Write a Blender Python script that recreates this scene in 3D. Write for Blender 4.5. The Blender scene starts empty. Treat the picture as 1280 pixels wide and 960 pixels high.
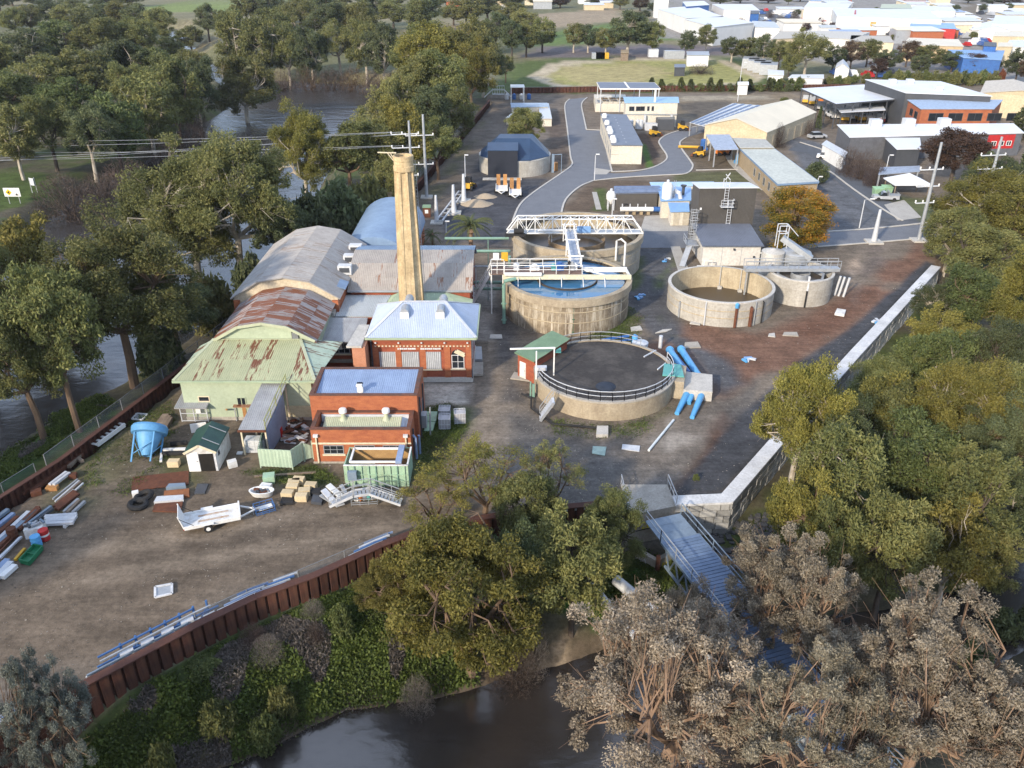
import bpy, math, random, time
import numpy as np
from math import cos, sin, hypot, pi, atan2
from mathutils import Vector
R = random.Random(11)
rad = math.radians
scn = bpy.context.scene
col = scn.collection

# camera
CAM_Z, PITCH, FOC = 40.0, rad(27.8), 1036.0
cam_d = bpy.data.cameras.new('drone_camera')
cam_d.sensor_width = 36.0
cam_d.lens = 36.0 * FOC / 1280.0
cam_d.clip_start, cam_d.clip_end = 0.5, 9000.0
cam = bpy.data.objects.new('drone_camera', cam_d)
cam.location = (0, 0, CAM_Z)
cam.rotation_euler = (rad(90) - PITCH, 0, 0)
col.objects.link(cam)
scn.camera = cam

# daylight
SUN_EL = rad(24)
SUN_AZ = atan2(-0.56, -0.83)      # horizontal direction towards the sun: behind and to the left of the camera
w = bpy.data.worlds.new('World')
scn.world = w
w.use_nodes = True
wn = w.node_tree.nodes
sky = wn.new('ShaderNodeTexSky')
sky.sky_type = 'NISHITA'
sky.sun_disc = False
sky.sun_elevation = SUN_EL
sky.sun_rotation = SUN_AZ
sky.air_density, sky.dust_density, sky.ozone_density = 1.0, .8, 2.2
wn['Background'].inputs['Strength'].default_value = 0.15
# thin broken cloud over the whole sky
wl = w.node_tree.links
wtc = wn.new('ShaderNodeTexCoord'); wmp = wn.new('ShaderNodeMapping'); wmp.inputs['Scale'].default_value = (1.6, 1.6, 4.5); wl.new(wtc.outputs['Generated'], wmp.inputs['Vector'])
wnz = wn.new('ShaderNodeTexNoise'); wnz.inputs['Scale'].default_value = 1.5; wnz.inputs['Detail'].default_value = 7; wnz.inputs['Roughness'].default_value = .6; wl.new(wmp.outputs['Vector'], wnz.inputs['Vector'])
wrp = wn.new('ShaderNodeValToRGB'); wrp.color_ramp.elements[0].position = .41; wrp.color_ramp.elements[1].position = .67; wl.new(wnz.outputs['Fac'], wrp.inputs['Fac'])
wmx = wn.new('ShaderNodeMix'); wmx.data_type = 'RGBA'; wl.new(wrp.outputs['Color'], wmx.inputs['Factor']); wl.new(sky.outputs['Color'], wmx.inputs[6]); wmx.inputs[7].default_value = (6.2, 7.0, 8.8, 1)
wl.new(wmx.outputs[2], wn['Background'].inputs['Color'])
sun_d = bpy.data.lights.new('sun', 'SUN')
sun_d.energy = 3.3
sun_d.angle = rad(3.0)
sun_d.color = (1.0, 0.86, 0.68)
sun = bpy.data.objects.new('sun', sun_d)
sun.rotation_euler = Vector((sin(SUN_AZ) * cos(SUN_EL), cos(SUN_AZ) * cos(SUN_EL), sin(SUN_EL))).to_track_quat('Z', 'Y').to_euler()
sun.location = (-40, -40, 120)
col.objects.link(sun)
scn.view_settings.view_transform = 'Standard'
scn.view_settings.look = 'None'
scn.view_settings.exposure = 0.8
scn.view_settings.gamma = 1.0
scn.cycles.max_bounces = 5
scn.cycles.diffuse_bounces = 2
scn.cycles.glossy_bounces = 2
scn.cycles.transparent_max_bounces = 6
scn.cycles.transmission_bounces = 2

# image pixel helpers (pixel coordinates projected onto world planes, in metres)
_c, _s = cos(PITCH), sin(PITCH)
def at(px, py, z=0.0):
    u = (px - 640) / FOC; v = (480 - py) / FOC
    t = (z - CAM_Z) / (-_s + v * _c)
    return (u * t, (_c + v * _s) * t)
def at3(px, py, z=0.0):
    return at(px, py, z) + (z,)
def zat(py, y):
    v = (480 - py) / FOC
    return CAM_Z + y * (-_s + v * _c) / (_c + v * _s)
def xat(px, py, y):
    v = (480 - py) / FOC
    return y * (px - 640) / FOC / (_c + v * _s)
def depth(y, z):
    return y * _c + (CAM_Z - z) * _s

# mesh helpers
class MB:
    def __init__(s): s.v = []; s.f = []
    def add(s, vs, fs):
        n = len(s.v); s.v.extend(tuple(p) for p in vs); s.f.extend(tuple(i + n for i in f) for f in fs); return s
    def hexa(s, p): return s.add(p, [(3, 2, 1, 0), (4, 5, 6, 7), (0, 1, 5, 4), (1, 2, 6, 5), (2, 3, 7, 6), (3, 0, 4, 7)])
    def box(s, x0, x1, y0, y1, z0, z1):
        return s.hexa([(x0, y0, z0), (x1, y0, z0), (x1, y1, z0), (x0, y1, z0), (x0, y0, z1), (x1, y0, z1), (x1, y1, z1), (x0, y1, z1)])
    def obox(s, cx, cy, z0, sx, sy, sz, rz=0.0):
        c, q = cos(rz), sin(rz); p = []
        for z in (z0, z0 + sz):
            for a, b in ((-.5, -.5), (.5, -.5), (.5, .5), (-.5, .5)):
                p.append((cx + a * sx * c - b * sy * q, cy + a * sx * q + b * sy * c, z))
        return s.hexa(p)
    def prism(s, poly, z0, z1):
        n = len(poly); vs = [(x, y, z0) for x, y in poly] + [(x, y, z1) for x, y in poly]
        return s.add(vs, [tuple(range(n - 1, -1, -1)), tuple(range(n, 2 * n))] + [(i, (i + 1) % n, (i + 1) % n + n, i + n) for i in range(n)])
    def slab(s, pts, t):
        n = len(pts); vs = list(pts) + [(x, y, z - t) for x, y, z in pts]
        return s.add(vs, [tuple(range(n)), tuple(range(2 * n - 1, n - 1, -1))] + [(i + n, (i + 1) % n + n, (i + 1) % n, i) for i in range(n)])
    def face(s, pts): return s.add(pts, [tuple(range(len(pts)))])
    def tube(s, path, r, n=6, r2=None, cap=True):
        P = [Vector(p) for p in path]; m = len(P); rings = []
        for i, p in enumerate(P):
            d = (P[min(i + 1, m - 1)] - P[max(i - 1, 0)])
            if d.length < 1e-6: d = Vector((0, 0, 1))
            d.normalize()
            a = d.cross(Vector((0, 0, 1)) if abs(d.z) < .95 else Vector((1, 0, 0))).normalized(); b = d.cross(a)
            rr = r if r2 is None else r + (r2 - r) * i / max(1, m - 1)
            rings.append([p + a * rr * cos(2 * pi * k / n) + b * rr * sin(2 * pi * k / n) for k in range(n)])
        fs = [(i * n + k, i * n + (k + 1) % n, (i + 1) * n + (k + 1) % n, (i + 1) * n + k) for i in range(m - 1) for k in range(n)]
        if cap: fs += [tuple(range(n - 1, -1, -1)), tuple((m - 1) * n + k for k in range(n))]
        return s.add([q for g in rings for q in g], fs)
    def bar(s, a, b, w, h=None):
        a, b = Vector(a), Vector(b); d = (b - a)
        if d.length < 1e-6: return s
        d.normalize(); h = w if h is None else h
        p = d.cross(Vector((0, 0, 1)) if abs(d.z) < .98 else Vector((0, 1, 0))).normalized() * (w / 2); q = d.cross(p).normalized() * (h / 2)
        return s.hexa([a - p - q, a + p - q, a + p + q, a - p + q, b - p - q, b + p - q, b + p + q, b - p + q])
    def lathe(s, prof, n, cx=0, cy=0, z=0, a0=0.0, a1=None):
        full = a1 is None; a1 = 2 * pi if full else a1; k = n if full else n + 1; m = len(prof)
        vs = [(cx + r * cos(a0 + (a1 - a0) * j / n), cy + r * sin(a0 + (a1 - a0) * j / n), z + h) for r, h in prof for j in range(k)]
        return s.add(vs, [(i * k + j, i * k + (j + 1) % k, (i + 1) * k + (j + 1) % k, (i + 1) * k + j) for i in range(m - 1) for j in range(n)])
    def disc(s, r, n, cx, cy, z): return s.face([(cx + r * cos(2 * pi * j / n), cy + r * sin(2 * pi * j / n), z) for j in range(n)])

W = {}
def link(name, me, mat, loc):
    o = bpy.data.objects.new(name, me); col.objects.link(o); o.location = loc
    if mat is not None and len(me.materials) == 0: me.materials.append(mat)
    return o
def mesh_of(name, mb, off=(0, 0, 0), smooth=False):
    me = bpy.data.meshes.new(name)
    me.from_pydata([(x - off[0], y - off[1], z - off[2]) for x, y, z in mb.v], [], mb.f)
    if smooth:
        me.polygons.foreach_set('use_smooth', [True] * len(me.polygons)); me.set_sharp_from_angle(angle=rad(38))
    return me
def tag(o, label=None, cat=None, group=None, kind=None):
    if label: o['label'] = label
    if cat: o['category'] = cat
    if group: o['group'] = group
    if kind: o['kind'] = kind
    return o
def thing(name, label, cat, loc=(0, 0, 0), group=None):
    o = bpy.data.objects.new(name, None); col.objects.link(o); o.location = loc; o.empty_display_size = .3
    W[o.name] = tuple(loc); return tag(o, label, cat, group)
def part(name, mb, mat, parent, smooth=False, label=None, kind=None):
    off = W[parent.name]; me = mesh_of(name, mb, off, smooth); o = link(name, me, mat, (0, 0, 0)); o.parent = parent; W[o.name] = off
    return tag(o, label, kind=kind)
def solo(name, mb, mat, label, cat, group=None, loc=None, smooth=False, kind=None):
    if loc is None:
        xs = [p[0] for p in mb.v]; ys = [p[1] for p in mb.v]; loc = ((min(xs) + max(xs)) / 2, (min(ys) + max(ys)) / 2, min(p[2] for p in mb.v))
    o = link(name, mesh_of(name, mb, loc, smooth), mat, loc); W[o.name] = loc; return tag(o, label, cat, group, kind)
def struct(name, mb, mat, smooth=False, kind='structure', label=None):
    o = link(name, mesh_of(name, mb, (0, 0, 0), smooth), mat, (0, 0, 0)); W[o.name] = (0, 0, 0); return tag(o, label, kind=kind)
def dup(root, loc, rz=0.0, label=None, group=None, scale=None):
    def cp(o, par):
        c = o.copy(); col.objects.link(c)
        if par is not None: c.parent = par
        for ch in list(o.children): cp(ch, c)
        return c
    r = cp(root, None); r.location = loc; r.rotation_euler = (0, 0, rz)
    if scale: r.scale = scale
    if label: r['label'] = label
    if group: r['group'] = group
    return r
def place(o, loc, rz=0.0): o.location = loc; o.rotation_euler = (0, 0, rz); return o

# materials
MATS = {}
def M(name, c1, c2=None, scale=1.5, rough=.75, bump=0.0, metal=0.0, streak=0.0, sc=None, rand=0.0, stretch=(1, 1, 1), spec=.3, fine=True, ribs=None, lo=.35, hi=.65):
    if name in MATS: return MATS[name]
    m = bpy.data.materials.new(name); m.use_nodes = True; t = m.node_tree; N, L = t.nodes, t.links; b = N['Principled BSDF']
    b.inputs['Roughness'].default_value = rough; b.inputs['Metallic'].default_value = metal; b.inputs['Specular IOR Level'].default_value = spec
    tc = N.new('ShaderNodeTexCoord'); mp = N.new('ShaderNodeMapping'); L.new(tc.outputs['Object'], mp.inputs['Vector']); mp.inputs['Scale'].default_value = stretch
    if c2 is None: c2 = tuple(x * .72 for x in c1)
    nz = N.new('ShaderNodeTexNoise'); nz.inputs['Scale'].default_value = scale; nz.inputs['Detail'].default_value = 7; nz.inputs['Roughness'].default_value = .68
    L.new(mp.outputs['Vector'], nz.inputs['Vector'])
    rp = N.new('ShaderNodeValToRGB'); rp.color_ramp.elements[0].position = lo; rp.color_ramp.elements[1].position = hi
    rp.color_ramp.elements[0].color = (*c1, 1); rp.color_ramp.elements[1].color = (*c2, 1); L.new(nz.outputs['Fac'], rp.inputs['Fac'])
    out = rp.outputs['Color']
    def mix(fac, a, bcol, mode='MIX'):
        x = N.new('ShaderNodeMix'); x.data_type = 'RGBA'; x.blend_type = mode
        if hasattr(fac, 'links'): L.new(fac, x.inputs['Factor'])
        else: x.inputs['Factor'].default_value = fac
        L.new(a, x.inputs[6])
        if hasattr(bcol, 'links'): L.new(bcol, x.inputs[7])
        else: x.inputs[7].default_value = (*bcol, 1)
        return x.outputs[2]
    if fine:
        n2 = N.new('ShaderNodeTexNoise'); n2.inputs['Scale'].default_value = scale * 9; n2.inputs['Detail'].default_value = 4; L.new(mp.outputs['Vector'], n2.inputs['Vector'])
        r2 = N.new('ShaderNodeValToRGB'); r2.color_ramp.elements[0].color = (.62, .62, .62, 1); r2.color_ramp.elements[1].color = (1.3, 1.3, 1.3, 1)
        r2.color_ramp.elements[0].position = .3; r2.color_ramp.elements[1].position = .7
        L.new(n2.outputs['Fac'], r2.inputs['Fac']); out = mix(.42 if rough > .6 else .2, out, r2.outputs['Color'], 'MULTIPLY')
    if streak:
        ms = N.new('ShaderNodeMapping'); L.new(tc.outputs['Object'], ms.inputs['Vector']); ms.inputs['Scale'].default_value = (2.6, 2.6, .22)
        n3 = N.new('ShaderNodeTexNoise'); n3.inputs['Scale'].default_value = 1.0; n3.inputs['Detail'].default_value = 6; n3.inputs['Roughness'].default_value = .7; L.new(ms.outputs['Vector'], n3.inputs['Vector'])
        r3 = N.new('ShaderNodeValToRGB'); r3.color_ramp.elements[0].position = .5; r3.color_ramp.elements[1].position = .66
        r3.color_ramp.elements[0].color = (0, 0, 0, 1); r3.color_ramp.elements[1].color = (streak, streak, streak, 1)
        L.new(n3.outputs['Fac'], r3.inputs['Fac']); out = mix(r3.outputs['Color'], out, sc or (.75, .72, .66))
    if rand:
        oi = N.new('ShaderNodeObjectInfo'); mr = N.new('ShaderNodeMapRange'); L.new(oi.outputs['Random'], mr.inputs['Value'])
        mr.inputs['To Min'].default_value = 1 - rand; mr.inputs['To Max'].default_value = 1 + rand
        x = N.new('ShaderNodeVectorMath'); x.operation = 'SCALE'; L.new(out, x.inputs[0]); L.new(mr.outputs['Result'], x.inputs['Scale']); out = x.outputs['Vector']
    L.new(out, b.inputs['Base Color'])
    if ribs:
        wv = N.new('ShaderNodeTexWave'); wv.wave_type = 'BANDS'; wv.bands_direction = ribs[0]; wv.inputs['Scale'].default_value = ribs[1]; L.new(tc.outputs['Object'], wv.inputs['Vector'])
        bp = N.new('ShaderNodeBump'); bp.inputs['Strength'].default_value = .6; bp.inputs['Distance'].default_value = .05
        L.new(wv.outputs['Fac'], bp.inputs['Height']); L.new(bp.outputs['Normal'], b.inputs['Normal'])
    elif bump:
        bp = N.new('ShaderNodeBump'); bp.inputs['Strength'].default_value = bump; bp.inputs['Distance'].default_value = .08
        L.new((n2 if fine else nz).outputs['Fac'], bp.inputs['Height']); L.new(bp.outputs['Normal'], b.inputs['Normal'])
    MATS[name] = m
    return m
def rusty(name, base, amount, base2=None, along='Y', rcol=(.13, .045, .022), rcol2=(.2, .085, .045)):
    """painted or galvanised iron with rust running down the sheet; each sheet rusts to its own degree"""
    m = M(name, base, base2, scale=.8, rough=.55, spec=.35, rand=.08); t = m.node_tree; N, L = t.nodes, t.links; b = N['Principled BSDF']
    src = b.inputs['Base Color'].links[0].from_socket
    tc = N.new('ShaderNodeTexCoord'); mp = N.new('ShaderNodeMapping'); L.new(tc.outputs['Object'], mp.inputs['Vector'])
    mp.inputs['Scale'].default_value = (4.2, .5, .5) if along == 'Y' else (.5, 4.2, .5)
    nz = N.new('ShaderNodeTexNoise'); nz.inputs['Scale'].default_value = 1.1; nz.inputs['Detail'].default_value = 6; nz.inputs['Roughness'].default_value = .62; L.new(mp.outputs['Vector'], nz.inputs['Vector'])
    oi = N.new('ShaderNodeObjectInfo'); mr = N.new('ShaderNodeMapRange'); L.new(oi.outputs['Random'], mr.inputs['Value']); mr.inputs['To Min'].default_value = amount - .2; mr.inputs['To Max'].default_value = amount + .14
    ad = N.new('ShaderNodeMath'); L.new(nz.outputs['Fac'], ad.inputs[0]); L.new(mr.outputs['Result'], ad.inputs[1])
    rp = N.new('ShaderNodeValToRGB'); rp.color_ramp.elements[0].position = .5; rp.color_ramp.elements[1].position = .57; L.new(ad.outputs[0], rp.inputs['Fac'])
    n2 = N.new('ShaderNodeTexNoise'); n2.inputs['Scale'].default_value = 5; L.new(tc.outputs['Object'], n2.inputs['Vector'])
    rc = N.new('ShaderNodeMix'); rc.data_type = 'RGBA'; L.new(n2.outputs['Fac'], rc.inputs['Factor']); rc.inputs[6].default_value = (*rcol, 1); rc.inputs[7].default_value = (*rcol2, 1)
    mx = N.new('ShaderNodeMix'); mx.data_type = 'RGBA'; L.new(rp.outputs['Color'], mx.inputs['Factor']); L.new(src, mx.inputs[6]); L.new(rc.outputs[2], mx.inputs[7]); L.new(mx.outputs[2], b.inputs['Base Color'])
    return m
def leafmat(name, c1, c2, c3):
    m = bpy.data.materials.new(name); m.use_nodes = True; t = m.node_tree; N, L = t.nodes, t.links; b = N['Principled BSDF']
    at_ = N.new('ShaderNodeAttribute'); at_.attribute_name = 'tint'
    rp = N.new('ShaderNodeValToRGB'); e = rp.color_ramp.elements; e[0].color = (*c1, 1); e[1].color = (*c3, 1); k = e.new(.5); k.color = (*c2, 1)
    L.new(at_.outputs['Fac'], rp.inputs['Fac'])
    oi = N.new('ShaderNodeObjectInfo'); hs = N.new('ShaderNodeHueSaturation'); L.new(rp.outputs['Color'], hs.inputs['Color'])
    mr = N.new('ShaderNodeMapRange'); L.new(oi.outputs['Random'], mr.inputs['Value']); mr.inputs['To Min'].default_value = .78; mr.inputs['To Max'].default_value = 1.22; L.new(mr.outputs['Result'], hs.inputs['Value'])
    m2 = N.new('ShaderNodeMath'); m2.operation = 'MULTIPLY'; L.new(oi.outputs['Random'], m2.inputs[0]); m2.inputs[1].default_value = 7.31
    m3 = N.new('ShaderNodeMath'); m3.operation = 'FRACT'; L.new(m2.outputs[0], m3.inputs[0])
    mh = N.new('ShaderNodeMapRange'); L.new(m3.outputs[0], mh.inputs['Value']); mh.inputs['To Min'].default_value = .488; mh.inputs['To Max'].default_value = .512; L.new(mh.outputs['Result'], hs.inputs['Hue'])
    L.new(hs.outputs['Color'], b.inputs['Base Color']); b.inputs['Roughness'].default_value = .6; b.inputs['Specular IOR Level'].default_value = .25
    tr = N.new('ShaderNodeBsdfTranslucent'); L.new(hs.outputs['Color'], tr.inputs['Color']); ms = N.new('ShaderNodeMixShader'); ms.inputs['Fac'].default_value = .32
    L.new(b.outputs['BSDF'], ms.inputs[1]); L.new(tr.outputs['BSDF'], ms.inputs[2]); L.new(ms.outputs['Shader'], N['Material Output'].inputs['Surface'])
    return m
def glassmat(name, c, rough=.08):
    m = bpy.data.materials.new(name); m.use_nodes = True; b = m.node_tree.nodes['Principled BSDF']
    b.inputs['Base Color'].default_value = (*c, 1); b.inputs['Roughness'].default_value = rough; b.inputs['Specular IOR Level'].default_value = .6; return m
def netmat(name, c, alpha):
    m = bpy.data.materials.new(name); m.use_nodes = True; b = m.node_tree.nodes['Principled BSDF']
    b.inputs['Base Color'].default_value = (*c, 1); b.inputs['Alpha'].default_value = alpha; b.inputs['Roughness'].default_value = .8; return m

concrete = M('concrete', (.40, .37, .32), (.30, .275, .235), scale=.7, bump=.25)
concrete_pale = M('concrete_pale', (.52, .50, .46), (.40, .385, .35), scale=.6, bump=.15)
concrete_tank = M('concrete_tank_stained', (.32, .265, .185), (.13, .10, .07), scale=.45, streak=.75, sc=(.62, .57, .47), bump=.3)
concrete_lip = M('concrete_lip', (.41, .35, .255), (.28, .23, .165), scale=.6, streak=.3, sc=(.25, .2, .13), bump=.2)
concrete_grey_tank = M('concrete_grey_tank', (.45, .43, .385), (.32, .30, .26), scale=.5, streak=.35, sc=(.26, .235, .2), bump=.2)
concrete_inner = M('concrete_inner', (.46, .39, .27), (.33, .27, .18), scale=.5, streak=.45, sc=(.24, .19, .12))
block_grey = M('block_grey', (.36, .36, .35), (.26, .26, .25), scale=.9, rand=.3, bump=.2)
cap_white = M('cap_white', (.62, .63, .64), (.48, .49, .5), scale=.6, rand=.07)
brick_red = M('brick_red', (.34, .095, .048), (.23, .065, .038), scale=1.1, bump=.35, stretch=(1, 1, 2.2))
brick_orange = M('brick_orange', (.40, .14, .062), (.29, .09, .045), scale=1.3, bump=.3, stretch=(1, 1, 2.2))
brick_dark = M('brick_dark', (.075, .05, .042), (.16, .065, .04), scale=1.2, bump=.3)
chim_mat = M('chimney_brick', (.58, .45, .265), (.36, .27, .15), scale=.55, bump=.5, streak=.5, sc=(.22, .15, .08))
cream = M('cream_paint', (.66, .58, .42), (.54, .47, .34), scale=1.0)
white_paint = M('white_paint', (.76, .76, .74), (.64, .64, .62), scale=1.2, rough=.5)
white_worn = M('white_worn', (.66, .67, .66), (.40, .36, .31), scale=1.6, rough=.6, lo=.45, hi=.75)
galv = M('galvanised_steel', (.42, .44, .46), (.32, .34, .36), scale=1.5, rough=.45, metal=.35)
galv_white = M('galvanised_pale', (.60, .62, .64), (.48, .5, .53), scale=1.5, rough=.45, metal=.15)
zinc = M('zinc_sheet', (.36, .37, .38), (.28, .285, .29), scale=.9, rough=.5, metal=.15, rand=.07)
zinc_blue = M('zinc_blue_white', (.44, .50, .61), (.38, .44, .54), scale=.5, rough=.42, metal=.1, rand=.05)
roof_blue = M('blue_roof', (.25, .33, .48), (.20, .27, .41), scale=.6, rough=.42, rand=.05)
roof_shed_blue = M('shed_roof_blue', (.21, .30, .42), (.15, .22, .33), scale=.4, rough=.4, rand=.04)
roof_greygreen = M('grey_green_roof', (.36, .43, .29), (.28, .35, .24), scale=.7, rough=.5, rand=.06)
roof_pale_green = M('pale_green_roof', (.45, .48, .34), (.38, .41, .28), scale=.7, rough=.5, rand=.05)
roof_ltgrey = M('light_grey_roof', (.45, .48, .49), (.38, .41, .42), scale=.5, rough=.5, rand=.05)
green_clad = M('pale_green_cladding', (.40, .46, .33), (.33, .385, .28), scale=.6, rough=.6, bump=.1)
green_fence = M('green_fence_sheet', (.45, .56, .43), (.37, .48, .36), scale=.9, rough=.5, ribs=('X', 3.5))
green_dark = M('dark_green_sheet', (.035, .085, .068), (.025, .06, .05), scale=.8, rough=.45)
green_mid = M('mid_green_roof', (.18, .27, .17), (.14, .22, .135), scale=.8, rough=.45)
green_mint = M('mint_green_paint', (.34, .50, .36), (.26, .39, .28), scale=.9, rough=.55, streak=.25, sc=(.3, .2, .1))
pipe_green = M('pipe_green', (.20, .34, .27), (.15, .25, .2), scale=1.1, rough=.45)
pipe_blue = M('pipe_blue', (.10, .36, .66), (.08, .29, .55), scale=1.0, rough=.35, spec=.5)
hopper_blue = M('hopper_blue', (.12, .32, .55), (.085, .24, .43), scale=.7, rough=.5)
blue_paint = M('blue_paint', (.04, .13, .36), (.03, .09, .27), rough=.4)
steel_blue = M('blue_steel_tube', (.06, .15, .34), (.05, .11, .26), rough=.45)
deck_blue = M('bridge_deck_blue', (.14, .20, .31), (.10, .15, .24), scale=1.1, rough=.5, rand=.09)
truss_grey = M('truss_blue_grey', (.20, .26, .33), (.15, .2, .26), rough=.5)
rust_pile = M('rusted_sheet_pile', (.095, .036, .022), (.045, .022, .018), scale=.9, rough=.85, rand=.3, streak=.4, sc=(.14, .07, .04), bump=.2)
rust_cap = M('rusted_cap', (.10, .045, .032), (.07, .032, .025), scale=1.0, rough=.8)
rust_steel = M('rust_steel', (.14, .055, .03), (.085, .035, .022), scale=2.0, rough=.85, rand=.15)
timber = M('grey_timber', (.24, .19, .14), (.16, .12, .09), scale=1.5, rough=.85, rand=.2)
timber_orange = M('orange_timber', (.42, .22, .08), (.3, .15, .06), scale=1.5, rough=.8, rand=.15)
black_rubber = M('black_rubber', (.018, .018, .02), (.03, .03, .03), rough=.8)
black_sheet = M('black_sheet', (.022, .026, .038), (.016, .02, .03), scale=.6, rough=.6)
navy_cover = M('navy_cover', (.030, .060, .12), (.022, .045, .09), scale=.5, rough=.42)
clad_grey = M('charcoal_cladding', (.105, .098, .09), (.085, .08, .075), scale=.5, rough=.6, ribs=('X', 3.2))
clad_dark = M('dark_cladding', (.07, .075, .085), (.055, .06, .07), scale=.5, rough=.55)
roof_slate = M('slate_metal_roof', (.145, .165, .21), (.12, .137, .175), scale=.4, rough=.5)
roof_bright_blue = M('campus_blue_roof', (.20, .36, .62), (.17, .31, .55), scale=.4, rough=.42)
roof_white = M('white_metal_roof', (.62, .64, .67), (.54, .56, .58), scale=.15, rough=.5, fine=False)
roof_cream = M('cream_metal_roof', (.66, .60, .47), (.58, .53, .42), scale=.15, rough=.55, fine=False)
tan_wall = M('tan_wall', (.55, .46, .31), (.47, .39, .26), scale=.3)
tan_dark = M('tan_blockwork', (.36, .28, .18), (.28, .22, .14), scale=.6)
precast = M('precast_cream', (.62, .58, .49), (.54, .50, .42), scale=.5)
yellow = M('machine_yellow', (.60, .36, .03), (.5, .28, .03), rough=.45)
red_paint = M('red_paint', (.45, .03, .03), (.33, .025, .025), rough=.45)
orange_paint = M('orange_paint', (.62, .2, .04), (.5, .15, .03), rough=.45)
teal_paint = M('teal_paint', (.12, .38, .36), (.09, .3, .29), rough=.5)
green_paint = M('green_tray_paint', (.02, .17, .075), (.015, .12, .055), rough=.45)
cream_block = M('cream_block', (.60, .49, .31), (.5, .4, .25), scale=1.6, rand=.1, bump=.2)
glass = glassmat('window_glass', (.018, .022, .028))
glass_car = glassmat('car_glass', (.02, .024, .03))
shade_void = M('interior_shade', (.02, .017, .015), (.012, .011, .01), rough=.9)  # near-black colour stands in for the shade inside openings
sludge = glassmat('tank_floor_wet', (.05, .035, .02), .35)
bark_white = M('gum_bark_white', (.46, .42, .35), (.24, .20, .15), scale=1.2, rough=.85, stretch=(1, 1, .4))
bark_brown = M('bark_brown', (.17, .115, .075), (.10, .07, .05), scale=1.5, rough=.9, stretch=(1, 1, .4))
bark_orange = M('bark_orange', (.27, .18, .12), (.17, .115, .08), scale=1.5, rough=.8, stretch=(1, 1, .4))
bark_dark = M('bark_dark', (.09, .07, .055), (.055, .045, .038), scale=1.5, rough=.9)
net_green = netmat('chain_link_green', (.10, .2, .15), .35)
net_grey = netmat('chain_link_grey', (.3, .32, .34), .22)

# roofs made of laid sheets
def roof_sheets(parent, pts, mat, width=.85, rows=1, rib=.035, nrib=4, joined=False, name='roof_sheet', deck=True, deckmat=None):
    P = [Vector(p) for p in pts]; A, B = P[0], P[1]; u = (B - A).normalized()
    n = (B - A).cross(P[2] - B)
    if n.length < 1e-6: n = (P[1] - P[0]).cross(P[-1] - P[0])
    n.normalize()
    if n.z < 0: n = -n
    v = n.cross(u)
    if v.z < 0: v = -v
    q = [((p - A).dot(u), (p - A).dot(v)) for p in P]
    umin, umax = min(a for a, _ in q), max(a for a, _ in q); vmax = max(b for _, b in q)
    def rng(t):
        ys = []
        for (a, b), (c, d) in zip(q, q[1:] + q[:1]):
            if abs(c - a) < 1e-7: 
                if abs(t - a) < 1e-5: ys += [b, d]
                continue
            k = (t - a) / (c - a)
            if -1e-6 <= k <= 1 + 1e-6: ys.append(b + (d - b) * k)
        return (min(ys), max(ys)) if ys else (0, 0)
    ns = max(1, round((umax - umin) / width)); big = MB(); made = []
    for r in range(rows):
        v0, v1 = vmax * r / rows - (.06 if r else 0), vmax * (r + 1) / rows
        for k in range(ns):
            mb = MB(); m = nrib * 2; row = []
            for i in range(m + 1):
                t = umin + (umax - umin) * (k + i / m) / ns; a, b = rng(min(max(t, umin + 1e-4), umax - 1e-4))
                lo, hi = max(a, v0), min(b, v1)
                if hi < lo: hi = lo
                h = n * (.02 + .014 * r + (rib if i % 2 else 0) + .006 * (k % 2)); row.append((A + u * t + v * lo + h, A + u * t + v * hi + h))
            if max((x[1] - x[0]).length for x in row) < .05: continue
            vs = [x[0] for x in row] + [x[1] for x in row]
            (big if joined else mb).add(vs, [(i, i + 1, i + 1 + len(row), i + len(row)) for i in range(len(row) - 1)])
            if not joined: made.append(part(name, mb, mat, parent))
    if joined: made.append(part('roof', big, mat, parent))
    if deck:
        d = MB(); nn = len(P); d.add([p + n * .005 for p in P] + [p - n * .1 for p in P], [tuple(range(nn)), tuple(range(2 * nn - 1, nn - 1, -1))] + [(i + nn, (i + 1) % nn + nn, (i + 1) % nn, i) for i in range(nn)])
        part('roof_deck', d, deckmat or mat, parent)
    return made
def ridge_cap(parent, a, b, mat, w=.3):
    mb = MB(); mb.bar(Vector(a) + Vector((0, 0, .06)), Vector(b) + Vector((0, 0, .06)), w, .05); return part('ridge_cap', mb, mat, parent)
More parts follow.
